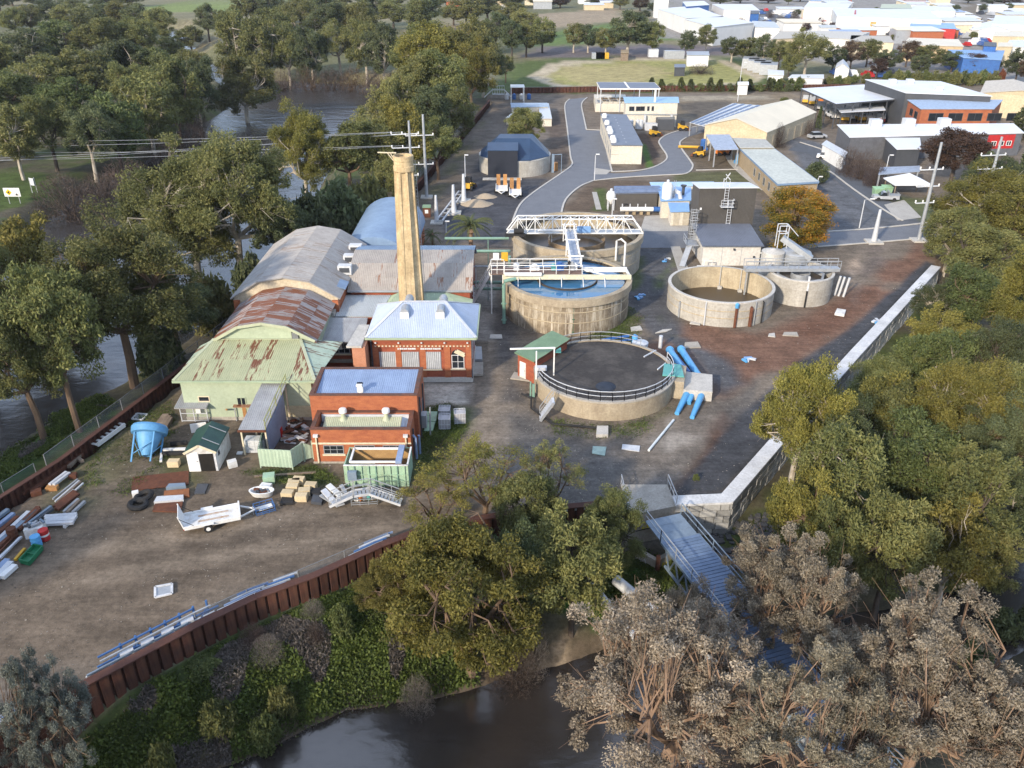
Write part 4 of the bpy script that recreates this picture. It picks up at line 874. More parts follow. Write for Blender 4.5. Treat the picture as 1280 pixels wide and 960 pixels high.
# brick pump house in front: tall rear block and low front block behind parapets
def parapet_box(rt, x0, x1, y0, y1, zr, zp, m, t=.32, name='wall'):
    part('front_wall', MB().box(x0, x1, y0, y0 + t, 0, zp), m, rt); part('rear_wall', MB().box(x0, x1, y1 - t, y1, 0, zp), m, rt)
    for a, b_ in ((x0, x0 + t), (x1 - t, x1)): part('side_wall', MB().box(a, b_, y0 + t + .002, y1 - t - .002, 0, zp - .003), m, rt)
    for a, b_, c_, d_ in ((x0 - .05, x1 + .05, y0 - .05, y0 + t), (x0 - .05, x1 + .05, y1 - t, y1 + .05)): part('coping', MB().box(a, b_, c_, d_, zp + .002, zp + .1), brick_dark, rt)
    for a, b_ in ((x0 - .05, x0 + t), (x1 - t, x1 + .05)): part('coping', MB().box(a, b_, y0 + t + .003, y1 - t - .003, zp - .001, zp + .097), brick_dark, rt)
rt = thing('brick_pump_house', 'two level orange brick pump house with blue upper roof and parapets', 'building', (-13, 65, 0))
ux0, ux1, uy0, uy1 = -17.9, -8.4, 64.25, 69.7; lx0, lx1, ly0, ly1 = -17.3, -8.75, 61.0, 64.24
parapet_box(rt, ux0, ux1, uy0, uy1, 4.6, 4.95, brick_orange)
roof_sheets(rt, [(ux0 + .33, uy0 + .33, 4.55), (ux1 - .33, uy0 + .33, 4.55), (ux1 - .33, uy1 - .33, 4.95), (ux0 + .33, uy1 - .33, 4.95)], roof_blue, width=.75)
parapet_box(rt, lx0, lx1, ly0, ly1, 2.6, 3.4, brick_orange)
part('gutter_floor', MB().box(lx0 + .33, lx1 - .33, ly0 + .33, ly1 - .33, 2.5, 2.62), clad_dark, rt)
g = [(lx0 + .75, ly0 + .65, 2.72), (lx1 - 1.0, ly0 + .65, 2.72), (lx1 - 1.0, ly1 - .6, 3.12), (lx0 + .75, ly1 - .6, 3.12)]
roof_sheets(rt, g, roof_pale_green, width=.7); part('side_flashing', MB().slab([(lx1 - .98, ly0 + .65, 2.74), (lx1 - .4, ly0 + .6, 2.66), (lx1 - .4, ly1 - .45, 2.9), (lx1 - .98, ly1 - .6, 3.13)], .06), roof_shed_blue, rt)
part('rear_flashing', MB().box(lx0 + .4, lx1 - .4, ly1 - .52, ly1 - .36, 2.63, 3.3), galv_white, rt)
for vx in (-14.9, -11.1):
    mb = MB(); mb.lathe([(.5, 2.9), (.18, 3.35), (.18, 3.75)], 12, vx, 63.4); v_ = part('roof_ventilator', mb, roof_pale_green, rt, smooth=True); part('cowl', MB().lathe([(.19, 3.75), (.36, 3.78), (.36, 4.0), (.3, 4.12), (.02, 4.18)], 12, vx, 63.4), white_paint, v_, smooth=True)
mb = MB(); mb.lathe([(.3, 4.6), (.3, 5.0)], 10, -13.6, 65.6); mb.box(-13.85, -13.35, 65.3, 65.6, 4.7, 5.6); mb.box(-13.85, -13.35, 65.0, 65.6, 5.45, 5.6); part('roof_duct', mb, white_paint, rt)
part('render_band', MB().box(lx0 - .03, lx1 + .03, ly0 - .03, ly0 - .004, 1.95, 2.12), cream, rt)
part('plinth', MB().box(lx0 - .06, lx1 + .06, ly0 - .06, ly0 - .004, 0, .18), concrete, rt)
wa, wb = (lx0, ly0), (lx1, ly0)
for t in (.95, 3.65, 6.1): window(rt, wa, wb, t, t + 1.75, .98, 1.85, galv, glass, bars=2, rail=True, sill=cream, fw=.06)
for t in (.42, 8.15):
    mb = MB(); mb.bar((lx0 + t, ly0 - .1, .05), (lx0 + t, ly0 - .1, 2.75), .12); d = part('downpipe', mb, cream, rt); part('rain_head', MB().box(lx0 + t - .2, lx0 + t + .2, ly0 - .25, ly0 - .004, 2.75, 2.98), cap_white, d)
for xx, yy, zz in ((ux1, 65.2, 4.3), (ux1, 67.8, 4.3), (lx1, 62.2, 2.8)): part('downpipe', MB().bar((xx + .1, yy, .1), (xx + .1, yy, zz), .12), clad_dark, rt)
for t in (1.0, 3.2): window(rt, (ux1, uy0), (ux1, uy1), t, t + 1.1, 1.4, 2.8, galv, glass)
part('meter_box', MB().box(ux1 + .02, ux1 + .5, 66.0, 66.9, .6, 1.9), galv, rt)
mb = MB(); mb.tube([(lx1 + .35, 61.6, .1), (lx1 + .35, 61.6, 2.2), (lx1 + .12, 61.6, 2.5)], .12, 8); mb.tube([(lx1 + .55, 62.4, .1), (lx1 + .55, 62.4, 2.0)], .12, 8); part('side_pipe', mb, roof_blue, rt, smooth=True)

# covered ramp, fence, animal run and bits against the green shed
rt = thing('covered_walkway', 'sloping grey roofed walkway on posts leading out of the green shed', 'walkway', (-20, 65, 0))
def plane_pts(L_, z0, z1): return [at3(*p, z) for p, z in zip(L_, (z0, z0, z1, z1))]
q = plane_pts([(297.5, 538), (331.5, 538), (359, 478), (328, 478)], 2.65, 4.05); roof_sheets(rt, q, zinc, width=.75)
part('fascia', MB().bar((q[0][0] - .05, q[0][1] - .05, 2.6), (q[1][0] + .05, q[1][1] - .05, 2.6), .1, .2), rust_steel, rt)
for k in range(3):
    for i, j in ((0, 3), (1, 2)):
        t = k / 2.2 + .02; p = Vector(q[i]).lerp(Vector(q[j]), t); part('post', MB().bar((p.x + (.15 if i == 0 else -.1), p.y + .1, 0), (p.x + (.15 if i == 0 else -.1), p.y + .1, p.z - .1), .13), cream, rt)
a, b_ = Vector(q[1]), Vector(q[2]); part('side_panel', MB().hexa([(a.x - .02, a.y + .3, .05), (a.x + .04, a.y + .3, .05), (b_.x - .1, b_.y - 1.4, .05), (b_.x - .16, b_.y - 1.4, .05), (a.x - .02, a.y + .3, 2.55), (a.x + .04, a.y + .3, 2.55), (b_.x - .1, b_.y - 1.4, 3.6), (b_.x - .16, b_.y - 1.4, 3.6)]), roof_shed_blue, rt)
mb = MB(); d = b_ - a
for k in range(5): p = a + d * (.02 + k * .235); mb.bar(p, p + Vector((0, 0, .95)), .07)
mb.bar(a + Vector((0, 0, .98)), a + d * .98 + Vector((0, 0, .98)), .07); mb.bar(a + Vector((0, 0, .5)), a + d * .98 + Vector((0, 0, .5)), .05); part('roof_rail', mb, M('olive_rail', (.3, .32, .14)), rt)
for k, (px, py) in enumerate(((346, 532), (348, 541))):
    x, y = at(px, py, .4); mb = MB(); mb.box(x - .35, x + .35, y - .25, y + .25, 0, 1.15 - .2 * k); solo('pump_cabinet', mb, red_paint, ('red cabinet under the covered walkway, the taller rear one', 'red cabinet under the covered walkway, the shorter front one')[k], 'cabinet')
# whitish block stack below the ramp
rt = thing('block_stack', 'wall of stacked pale concrete blocks under the covered walkway', 'block stack', (*at(320, 566), 0)); p0 = at(307, 566); p1 = at(333, 566)
for r in range(4):
    for c_ in range(4):
        mb = MB(); wv = (p1[0] - p0[0]) / 4; mb.box(p0[0] + c_ * wv + .01, p0[0] + (c_ + 1) * wv - .01, p0[1], p0[1] + .9, r * .32 + .005, r * .32 + .31); part('block', mb, galv_white, rt)
# green sheet fence
fp = [at(326, 585), at(366, 587), at(381, 577), at(392, 574)]
rt = thing('sheet_fence', 'pale green ribbed sheet fence angled beside the brick pump house', 'fence', (*fp[0], 0))
fp = [at(333, 552)] + fp
hts = [1.75, 1.75, 1.75, 1.75, 1.2]
for (a, b_), h0, h1 in zip(zip(fp, fp[1:]), hts, hts[1:]):
    mb = MB(); l = hypot(b_[0] - a[0], b_[1] - a[1]); n = max(2, int(l / .3)); 
    dx, dy = (b_[0] - a[0]) / l, (b_[1] - a[1]) / l; vs = []
    for i in range(n * 2 + 1): t = i / (2 * n); o = .035 * (i % 2); h = h0 + (h1 - h0) * t; vs += [(a[0] + dx * l * t + dy * o, a[1] + dy * l * t - dx * o, .2), (a[0] + dx * l * t + dy * o, a[1] + dy * l * t - dx * o, .2 + h)]
    mb.add(vs, [(2 * i, 2 * i + 2, 2 * i + 3, 2 * i + 1) for i in range(n * 2)]); mb.bar((a[0] - dy * .05, a[1] + dx * .05, h0 + .15), (b_[0] - dy * .05, b_[1] + dx * .05, h1 + .15), .05, .08); part('fence_panel', mb, green_fence, rt)
for p in fp: part('post', MB().bar((p[0], p[1] + .04, 0), (p[0], p[1] + .04, 1.9), .09), green_fence, rt)
rt = thing('kennel_run', 'wire sided animal run with grey skillion roof against the green shed', 'kennel', (*at(243, 526), 0))
k0, k1 = at(228, 527), at(262, 525); dy = 2.6
mb = MB()
for xx in (k0[0], (k0[0] + k1[0]) / 2, k1[0]):
    for yy in (k0[1], k0[1] + dy): mb.bar((xx, yy, 0), (xx, yy, 1.75 if yy == k0[1] else 2.1), .08)
for zz in (.1, .9, 1.7): mb.bar((k0[0], k0[1], zz), (k1[0], k0[1], zz), .06); mb.bar((k1[0], k0[1], zz), (k1[0], k0[1] + dy, zz), .06)
part('frame', mb, galv_white, rt); mb = MB(); mb.face([(k0[0], k0[1], 0), (k1[0], k0[1], 0), (k1[0], k0[1], 1.7), (k0[0], k0[1], 1.7)]); mb.face([(k1[0], k0[1], 0), (k1[0], k0[1] + dy, 0), (k1[0], k0[1] + dy, 1.7), (k1[0], k0[1], 1.7)]); part('netting', mb, net_grey, rt)
roof_sheets(rt, [(k0[0] - .3, k0[1] - .5, 1.75), (k1[0] + .25, k0[1] - .5, 1.75), (k1[0] + .25, k0[1] + dy + .1, 2.2), (k0[0] - .3, k0[1] + dy + .1, 2.2)], zinc, width=.8)
part('notice', MB().box(k1[0] - 1.0, k1[0] - .55, k0[1] - .05, k0[1] - .01, .95, 1.5), white_paint, rt)
x, y = at(308, 508, 1.2); rt = thing('small_awning', 'little brown ribbed awning on posts beside the covered walkway', 'awning', (x, y, 0))
roof_sheets(rt, [(x - 1.0, y - .8, 1.6), (x + .9, y - .8, 1.6), (x + .9, y + .9, 2.0), (x - 1.0, y + .9, 2.0)], rusty('awning_rust', (.36, .2, .12), .0), width=.4)
mb = MB()
for a in (-.9, .8): mb.bar((x + a, y - .7, 0), (x + a, y - .7, 1.6), .08); mb.bar((x + a, y + .8, 0), (x + a, y + .8, 1.95), .08)
part('post', mb, galv, rt)
mb = MB(); mb.tube([at3(283, 512, 0), at3(283, 512, 1.5)], .09, 8); mb.obox(*at(283, 512), 1.5, .5, .3, .25); mb.obox(*at(283, 514), 0, .5, .5, .25); solo('bollard_tap', mb, timber_orange, 'orange post with a dark head by the green shed wall', 'post')
# clutter along the shed
rr = random.Random(8)
rt = thing('scrap_heap', 'low heap of loose metal offcuts between the walkway and the brick pump house', 'scrap heap', (*at(370, 535), 0))
for k in range(34):
    x, y = at(rr.uniform(356, 386), rr.uniform(522, 556), 0); part('offcut', MB().obox(x, y, rr.uniform(.02, .25), rr.uniform(.4, 1.4), rr.uniform(.12, .4), rr.uniform(.05, .15), rr.uniform(0, 3)), rr.choice([galv, galv_white, rust_steel, timber]), rt)
rt = thing('bicycle_rack', 'blue grey tube trolley parked beside the kennel run', 'trolley', (*at(296, 520), 0)); x, y = at(296, 520)
mb = MB(); mb.bar((x - .7, y, .5), (x + .7, y, .5), .07); mb.bar((x - .7, y + .7, .5), (x + .7, y + .7, .5), .07); mb.bar((x - .7, y, .5), (x - .9, y, 1.1), .06); mb.bar((x - .7, y + .7, .5), (x - .9, y + .7, 1.1), .06); mb.bar((x - .9, y, 1.1), (x - .9, y + .7, 1.1), .06); mb.bar((x + .7, y, .5), (x + .7, y + .7, .5), .06); part('frame', mb, galv, rt)
for a, b_ in ((-.5, 0), (.5, 0), (-.5, .7), (.5, .7)):
    part('wheel', MB().tube([(x + a, y + b_ - .05, .22), (x + a, y + b_ + .05, .22)], .22, 10), black_rubber, rt)
# clarifiers and reservoirs
water_sky_blue = glassmat('clarifier_water', (.05, .16, .30), .05); water_sky_blue.node_tree.nodes['Principled BSDF'].inputs['Specular IOR Level'].default_value = .9  # blue of the reflected sky is put into the base colour
def tank(label, cx, cy, Rr, H_, wall, lip=None, inner=None, fz=.2, floor=None, th=.35, rim=None, n=72, cat='tank', band=0.0):
    rt = thing('round_tank', label, cat, (cx, cy, 0)); mb = MB(); lo = H_ - 1.0 if lip else H_; r = Rr - (.3 if lip else 0)
    mb.lathe([(r, -.3), (r, lo)], n, cx, cy); mb.lathe([(r, lo), (r - th, lo)], n, cx, cy); part('wall', mb, wall, rt, smooth=True)
    part('inner_wall', MB().lathe([(r - th, H_), (r - th, fz - .1)], n, cx, cy), inner or wall, rt, smooth=True)
    if lip: part('lip', MB().lathe([(r + .003, lo - .02), (Rr, lo + .1), (Rr, H_), (r - th, H_)], n, cx, cy), lip, rt, smooth=True)
    else: part('lip', MB().lathe([(r + .06, H_ - .16), (r + .06, H_ + .02), (r - th - .02, H_ + .02)], n, cx, cy), rim or wall, rt, smooth=True)
    mb = MB(); mb.disc(r - th + .01, n, cx, cy, fz); part('water' if floor is None else 'floor', mb, floor or water_sky_blue, rt)
    if band:
        for zz in (H_ * .33, H_ * .62): part('pour_joint', MB().lathe([(r + .006, zz), (r + .03, zz + .03), (r + .03, zz + .09), (r + .006, zz + .12)], n, cx, cy), inner or wall, rt, smooth=True)
    return rt
rim_dark = M('dark_launder', (.035, .03, .028), (.06, .05, .04))
# --- front clarifier, full of blue water
cx, cy, Rr, H_ = 6.73, 95.48, 7.87, 4.5
T1 = tank('stained concrete clarifier full of blue water, nearest of the two white bridged tanks', cx, cy, Rr, H_, concrete_tank, concrete_lip, concrete_inner, 4.05, cat='clarifier', band=1)
part('launder', MB().lathe([(Rr - .66, 4.3), (Rr - .85, 4.3), (Rr - .85, 3.9)], 64, cx, cy), rim_dark, T1, smooth=True)
part('centre_ring', MB().lathe([(3.7, 4.0), (3.7, 4.25), (3.55, 4.25), (3.55, 4.0)], 48, cx, cy), rim_dark, T1, smooth=True)
for k in range(40):
    a = k * pi / 20; part('weir_plate', MB().obox(cx + (Rr - .88) * cos(a), cy + (Rr - .88) * sin(a), 4.0, .04, .16, .3, a), rim_dark, T1)
rt = thing('clarifier_bridge', 'white steel walkway bridge with handrails across the blue water tank', 'bridge', (cx, cy, 4.7))
for yy, xa, xb, mm in ((cy - 1.25, cx - 7.8, cx + 7.6, M('cream_beam', (.68, .64, .46))), (cy + 1.35, cx - 7.8, cx + 7.4, white_paint)):
    part('girder', MB().box(xa, xb, yy - .14, yy + .14, 4.6, 5.15), mm, rt)
part('walkway', MB().box(cx - 9.2, cx + 1.7, cy - 1.1, cy + 1.2, 5.16, 5.22), M('brown_plate', (.2, .13, .1)), rt)
part('end_beam', MB().bar((cx + 7.45, cy - 1.1, 4.9), (cx + 7.3, cy + 1.2, 4.9), .14, .4), white_paint, rt); part('cross_brace', MB().bar((cx + 2, cy + 1.2, 4.95), (cx + 5, cy - 1.1, 4.95), .12), white_paint, rt)
for yy in (cy - 1.15, cy + 1.2): railing(rt, [(cx - 9.2, yy, 5.2), (cx + 1.7, yy, 5.2)], white_paint, 1.1, 1.5, r=.035)
part('overhead_pipe', MB().tube([(cx - 7.6, cy - 1.5, 5.3), (cx - 3.2, cy - 1.5, 5.3)], .24, 10), white_paint, rt, smooth=True)
for xa, s_, mm in ((-.9, (.9, .7, .8), blue_paint), (-1.7, (.5, .5, .6), teal_paint), (.6, (.5, .6, .9), galv), (-4, (1.2, .6, .5), white_paint), (-6.2, (.7, .6, .7), galv_white), (.2, (.35, .35, 1.0), black_rubber), (.9, (.6, .3, .7), white_paint)):
    mb = MB(); mb.obox(cx + xa, cy + .3, 5.23, *s_); mb.lathe([(s_[0] * .3, 5.23 + s_[2]), (s_[0] * .3, 5.4 + s_[2]), (.01, 5.42 + s_[2])], 8, cx + xa, cy + .3); part('drive_unit', mb, mm, rt)
for k in range(5):
    part('rake_arm', MB().bar((cx - 6 + k * 2.6, cy - 1.4, 4.9), (cx - 6 + k * 2.6, cy - 2.6, 3.9), .07), white_paint, rt)
# link walkway between the clarifiers
a0, a1 = Vector((7.75, cy + .6, 5.5)), Vector((7.75, 109.6, 5.7)); rt = thing('link_walkway', 'pale grating walkway linking the two bridged clarifier tanks', 'walkway', tuple(a0))
part('deck', MB().hexa([(a0.x - .6, a0.y, a0.z - .1), (a0.x + .6, a0.y, a0.z - .1), (a1.x + .6, a1.y, a1.z - .1), (a1.x - .6, a1.y, a1.z - .1), (a0.x - .6, a0.y, a0.z), (a0.x + .6, a0.y, a0.z), (a1.x + .6, a1.y, a1.z), (a1.x - .6, a1.y, a1.z)]), M('blue_grating', (.34, .40, .5)), rt)
for dx in (-.62, .62): railing(rt, [(a0.x + dx, a0.y, a0.z), (a1.x + dx, a1.y, a1.z)], white_paint, 1.15, 1.5, r=.04)
for yy in (a0.y + .4, (a0.y + a1.y) / 2, a1.y - .2): mb = MB(); mb.bar((a0.x - 1.0, yy, 6.75), (a0.x + 1.0, yy, 6.75), .13); mb.bar((a0.x - .75, yy, 4.4), (a0.x - .75, yy, 6.75), .12); mb.bar((a0.x + .75, yy, 4.4), (a0.x + .75, yy, 6.75), .12); part('portal_frame', mb, white_paint, rt)
# --- rear clarifier with the lattice truss
cx2, cy2, R2, H2 = 9.15, 113.2, 9.3, 4.75
T2 = tank('stained concrete clarifier with brown floor under a white lattice truss', cx2, cy2, R2, H2, M('concrete_tank_light', (.42, .38, .31), (.30, .265, .21), scale=.5, streak=.35, sc=(.22, .19, .15)), concrete_lip, concrete_inner, 2.6, floor=sludge, cat='clarifier', band=1)
part('launder', MB().lathe([(R2 - .66, 4.5), (R2 - 1.0, 4.5), (R2 - 1.0, 4.1)], 64, cx2, cy2), rim_dark, T2, smooth=True)
part('centre_ring', MB().lathe([(4.0, 2.9), (4.0, 3.6), (3.9, 3.6), (3.9, 2.9)], 48, cx2, cy2), M('tan_ring', (.35, .25, .15)), T2, smooth=True)
for k in range(14):
    a = pi * (.1 + k * .08); part('ring_post', MB().bar((cx2 + 4 * cos(a), cy2 + 4 * sin(a), 3.6), (cx2 + 4 * cos(a), cy2 + 4 * sin(a), 4.6), .06), white_paint, T2)
rt = thing('lattice_truss', 'long white lattice truss walkway spanning the rear clarifier tank', 'truss', (cx2, cy2, 4.8))
xa, xb, zb_, zt_ = cx2 - 9.9, cx2 + 9.0, 4.95, 6.95; n = 13
for yy in (cy2 - 2.0, cy2 - .3):
    mb = MB(); mb.bar((xa, yy, zb_), (xb, yy, zb_), .16); mb.bar((xa + 1.5, yy, zt_), (xb - 1.5, yy, zt_), .14); mb.bar((xa, yy, zb_), (xa + 1.5, yy, zt_), .14); mb.bar((xb, yy, zb_), (xb - 1.5, yy, zt_), .14); part('chord', mb, white_paint, rt)
    for k in range(n):
        x0 = xa + 1.5 + (xb - xa - 3) * k / n; x1 = xa + 1.5 + (xb - xa - 3) * (k + 1) / n; mb = MB(); mb.bar((x0, yy, zb_), (x0, yy, zt_), .08); mb.bar((x0, yy, zb_ if k % 2 else zt_), (x1, yy, zt_ if k % 2 else zb_), .08); part('web', mb, white_paint, rt)
for k in range(n + 1):
    x0 = xa + 1.5 + (xb - xa - 3) * k / n; mb = MB(); mb.bar((x0, cy2 - 2, zt_), (x0, cy2 - .3, zt_), .08); mb.bar((x0, cy2 - 2, zt_), (min(x0 + 1.2, xb - 1.5), cy2 - .3, zt_), .07); part('top_brace', mb, white_paint, rt)
part('walkway', MB().box(xa + .3, xb - .3, cy2 - 1.8, cy2 - .5, 4.96, 5.0), galv, rt)
mb = MB(); mb.box(xa - .2, xa + 2.6, cy2 - 2.6, cy2 - 2.05, 4.6, 5.0); mb.tube([(xa + 1, cy2 - 2.4, 5.4), (xa + 2.4, cy2 - 2.4, 5.4)], .35, 10); part('drive_unit', mb, black_rubber, rt)
part('feed_pipe', MB().tube([(cx2 - 5.6, cy2 - 2.5, 5.5), (cx2 - 1.6, cy2 - 2.5, 5.5), (cx2 - 1.5, cy2 - 2.5, 4.9)], .16, 8), white_paint, rt, smooth=True)
part('panel', MB().box(cx2 - .2, cx2 + 1.7, cy2 - 2.25, cy2 - 2.1, 5.1, 6.0), roof_bright_blue, rt)
mb = MB(); x, y = cx2 + 4.6, cy2 - R2 + .3; mb.tube([(x, y + .8, 3.2), (x, y + .8, 5.9), (x + .5, y + .3, 6.3), (x + 1.0, y - .4, 6.0), (x + 1.0, y - .45, 2.0)], .13, 8); solo('gooseneck_pipe', mb, white_paint, 'white gooseneck pipe bent over the rim of the rear clarifier', 'pipe', smooth=True)
# stairs, stand pipes and pipe bridge left of the clarifiers
rt = thing('steel_stair', 'white steel stair with landing climbing to the blue water tank', 'stair', (-3.5, 93, 0))
p0, p1 = Vector((*at(588, 384, 0), 0)), Vector((-2.6, cy - .2, 5.15))
for o in (-.45, .45): part('stringer', MB().bar(p0 + Vector((0, o, .1)), p1 + Vector((0, o, 0)), .08, .3), white_paint, rt)
for k in range(18): p = p0.lerp(p1, (k + .5) / 18); part('tread', MB().box(p.x - .14, p.x + .14, p.y - .43, p.y + .43, p.z, p.z + .04), galv, rt)
for o in (-.45, .45): railing(rt, [tuple(p0 + Vector((0, o, .1))), tuple(p1 + Vector((0, o, 0)))], white_paint, 1.0, 1.6)
part('landing', MB().box(-2.6, -1.0, cy - 1.1, cy + .9, 5.1, 5.18), M('brown_plate', (.2, .13, .1)), rt)
railing(rt, [(-2.6, cy - .65, 5.2), (-2.6, cy - 1.1, 5.2), (-1.0, cy - 1.1, 5.2)], white_paint, 1.1, .8); railing(rt, [(-2.6, cy + .3, 5.2), (-2.6, cy + .9, 5.2), (-1.0, cy + .9, 5.2)], white_paint, 1.1, .8)
for a, b_ in ((-2.5, cy - 1), (-1.1, cy - 1), (-2.5, cy + .8), (-1.1, cy + .8)): part('leg', MB().bar((a, b_, 0), (a, b_, 5.1), .14), white_paint, rt)
part('notice', MB().box(-2.3, -1.6, cy + 1.0, cy + 1.1, 6.2, 7.1), white_paint, rt); part('notice', MB().box(-1.3, -.5, cy + 1.0, cy + 1.1, 6.1, 7.2), yellow, rt)
def vpipe(px, pyb, z1, r, m, label, extra=None, n=10, name='stand_pipe'):
    x, y = at(px, pyb, 0); mb = MB(); mb.tube([(x, y, 0), (x, y, z1)] + ([(x + e[0], y + e[1], z1 + e[2]) for e in extra] if extra else []), r, n)
    for zz in (.4, z1 * .5): mb.lathe([(r, zz), (r * 1.5, zz), (r * 1.5, zz + .1), (r, zz + .1)], n, x, y)
    return solo(name, mb, m, label, 'pipe', smooth=True)
vpipe(630, 404, 5.0, .22, pipe_green, 'tall green stand pipe with white elbow beside the stair landing', [(.1, 0, .35), (.6, 0, .5), (1.4, .4, .5)])
vpipe(637, 372, 5.6, .2, pipe_green, 'green stand pipe between the two clarifier tanks')
vpipe(716, 419, 4.0, .14, M('pipe_dark_green', (.06, .14, .08)), 'dark green downpipe on the front of the blue water tank')
for k, (py, zz, x1_, lab) in enumerate(((353, 2.2, 628, 'upper green pipe running from the tan hall to the clarifier'), (361, 1.6, 628, 'lower green pipe running from the tan hall to the clarifier'), (314, 4.5, 638, 'green overhead pipe from the tan hall roof to the rear clarifier'), (298, 3.4, 636, 'green overhead pipe passing the palm tree'), (333, 4.6, 622, 'thin grey overhead pipe below the stair landing'))):
    y = at(610, py, zz)[1]; mb = MB(); mb.tube([(xat(592 if k < 3 else 556, py, y), y, zz), (xat(x1_, py, y), y, zz)], .2 if k < 4 else .1, 10); mb.bar((xat(610, py, y), y, 0), (xat(610, py, y), y, zz), .1)
    solo('overhead_pipe', mb, pipe_green if k < 4 else galv, lab, 'pipe', smooth=True)
# --- empty open tank
cx3, cy3, R3, H3 = 25.96, 96.78, 6.43, 3.08
T3 = tank('empty open concrete tank with streaked yellow inner wall beside the bare ground', cx3, cy3, R3, H3, concrete_grey_tank, None, concrete_inner, .25, floor=sludge, th=.3, rim=concrete_pale, band=1)
for a, m, r, zt_, lab in ((-1.12, galv, .08, 2.9, 'grey downpipe'), (-1.50, pipe_blue, .17, 2.7, None), (-1.22 + .02, rust_steel, .22, 2.2, None), (-.92, black_rubber, .09, 2.7, None), (-2.05, galv_white, .09, 2.9, None), (-2.6, galv, .12, 2.0, None)):
    x, y = cx3 + (R3 + .12) * cos(a), cy3 + (R3 + .12) * sin(a); part('wall_pipe', MB().tube([(x, y, 0), (x, y, zt_), (x - .3 * cos(a), y - .3 * sin(a), zt_ + .2)], r, 8), m if m is not pipe_blue else rust_steel, T3, smooth=True)
    if m is pipe_blue: part('valve_cap', MB().lathe([(.2, 2.5), (.24, 2.55), (.24, 3.0), (.02, 3.15)], 10, x, y), pipe_blue, T3, smooth=True)
for a in (.9, 1.35): x, y = cx3 + (R3 - .5) * cos(a), cy3 + (R3 - .5) * sin(a); mb = MB(); mb.bar((x, y, .2), (x, y, 3.3), .1); mb.obox(x, y - .3, .25, .5, .4, .35); part('inner_pipe', mb, concrete_pale, T3)
# --- small grey clarifier
cx4, cy4, R4, H4 = 37.0, 100.6, 4.05, 3.4
T4 = tank('small pale concrete clarifier with grey bridge and steel hoppers', cx4, cy4, R4, H4, concrete_grey_tank, None, concrete_grey_tank, 2.3, floor=sludge, th=.25, rim=concrete_pale, cat='clarifier', band=1)
mb = MB(); mb.lathe([(3.1, 2.6), (3.1, 3.0), (2.8, 3.0), (2.8, 2.6)], 8, cx4, cy4); mb.lathe([(1.2, 2.4), (1.2, 3.1), (1.1, 3.1)], 24, cx4, cy4); part('launder', mb, galv, T4)
a = -1.65; x, y = cx4 + (R4 + .1) * cos(a), cy4 + (R4 + .1) * sin(a); part('outlet_pipe', MB().bar((x, y, 0), (x, y, 2.2), .16), black_rubber, T4); part('outlet_cover', MB().bar((x, y, 2.2), (x + .1, y + .3, 4.0), .2), cap_white, T4)
rt = thing('grey_bridge', 'grey steel bridge with handrails over the small pale clarifier', 'bridge', (cx4 - 2, cy4, 3.6)); ya = cy4 - .4
part('deck', MB().box(cx4 - 7.4, cx4 + 4.6, ya - .55, ya + .55, 3.55, 3.95), galv, rt)
for o in (-.55, .55): railing(rt, [(cx4 - 7.4, ya + o, 3.95), (cx4 + 4.6, ya + o, 3.95)], galv, 1.0, 1.4, r=.03)
part('leg', MB().bar((cx4 - 7, ya, 0), (cx4 - 7, ya, 3.5), .18), galv, rt)
rt = thing('sludge_hopper', 'grey steel conical hopper with inclined screw behind the small clarifier', 'hopper', (cx4 + 1, cy4 + 4, 0))
hx, hy = cx4 + .6, cy4 + 4.6
part('body', MB().lathe([(.4, 1.4), (2.0, 3.2), (2.0, 4.3), (1.9, 4.4), (.02, 4.7)], 20, hx, hy), galv, rt, smooth=True)
part('side_tank', MB().lathe([(1.5, .2), (1.5, 4.6), (.02, 5.0)], 20, hx - 3.2, hy - .6), concrete_pale, rt, smooth=True)
part('screw_trough', MB().bar((hx + 1.5, hy - 1.8, 4.0), (hx - 2.2, hy - .2, 6.3), .9, .7), galv, rt)
for k in range(4): a = k * 1.57 + .78; part('leg', MB().bar((hx + 1.8 * cos(a), hy + 1.8 * sin(a), 0), (hx + 1.8 * cos(a), hy + 1.8 * sin(a), 3.3), .14), galv, rt)
mb = MB()
for a, b_ in ((-2.8, -.6), (-1.6, -.6), (-2.8, .4), (-1.6, .4)): mb.bar((hx + a, hy + b_, 5), (hx + a, hy + b_, 8.0), .1)
for zz in (7.0, 8.0): mb.bar((hx - 2.8, hy - .6, zz), (hx - 1.6, hy - .6, zz), .1); mb.bar((hx - 2.8, hy + .4, zz), (hx - 1.6, hy + .4, zz), .1); mb.bar((hx - 1.6, hy - .6, zz), (hx - 1.6, hy + .4, zz), .1)
mb.bar((hx - 1.6, hy - .6, 8), (hx - .2, hy - .4, 6.6), .1); part('top_frame', mb, galv_white, rt)
for k, (px, lab) in enumerate(((1045, 'pale upright pipe beside the small clarifier, nearest the tank'), (1050, 'middle one of three upright pipes beside the small clarifier'), (1056, 'pale upright pipe beside the small clarifier, farthest from the tank'))):
    x, y = at(px - 2, 369 + k, 0); mb = MB(); mb.tube([(x, y, 0), (x + .35, y, 2.6)], .16, 10); solo('upright_pipe', mb, galv_white, lab, 'pipe', smooth=True)
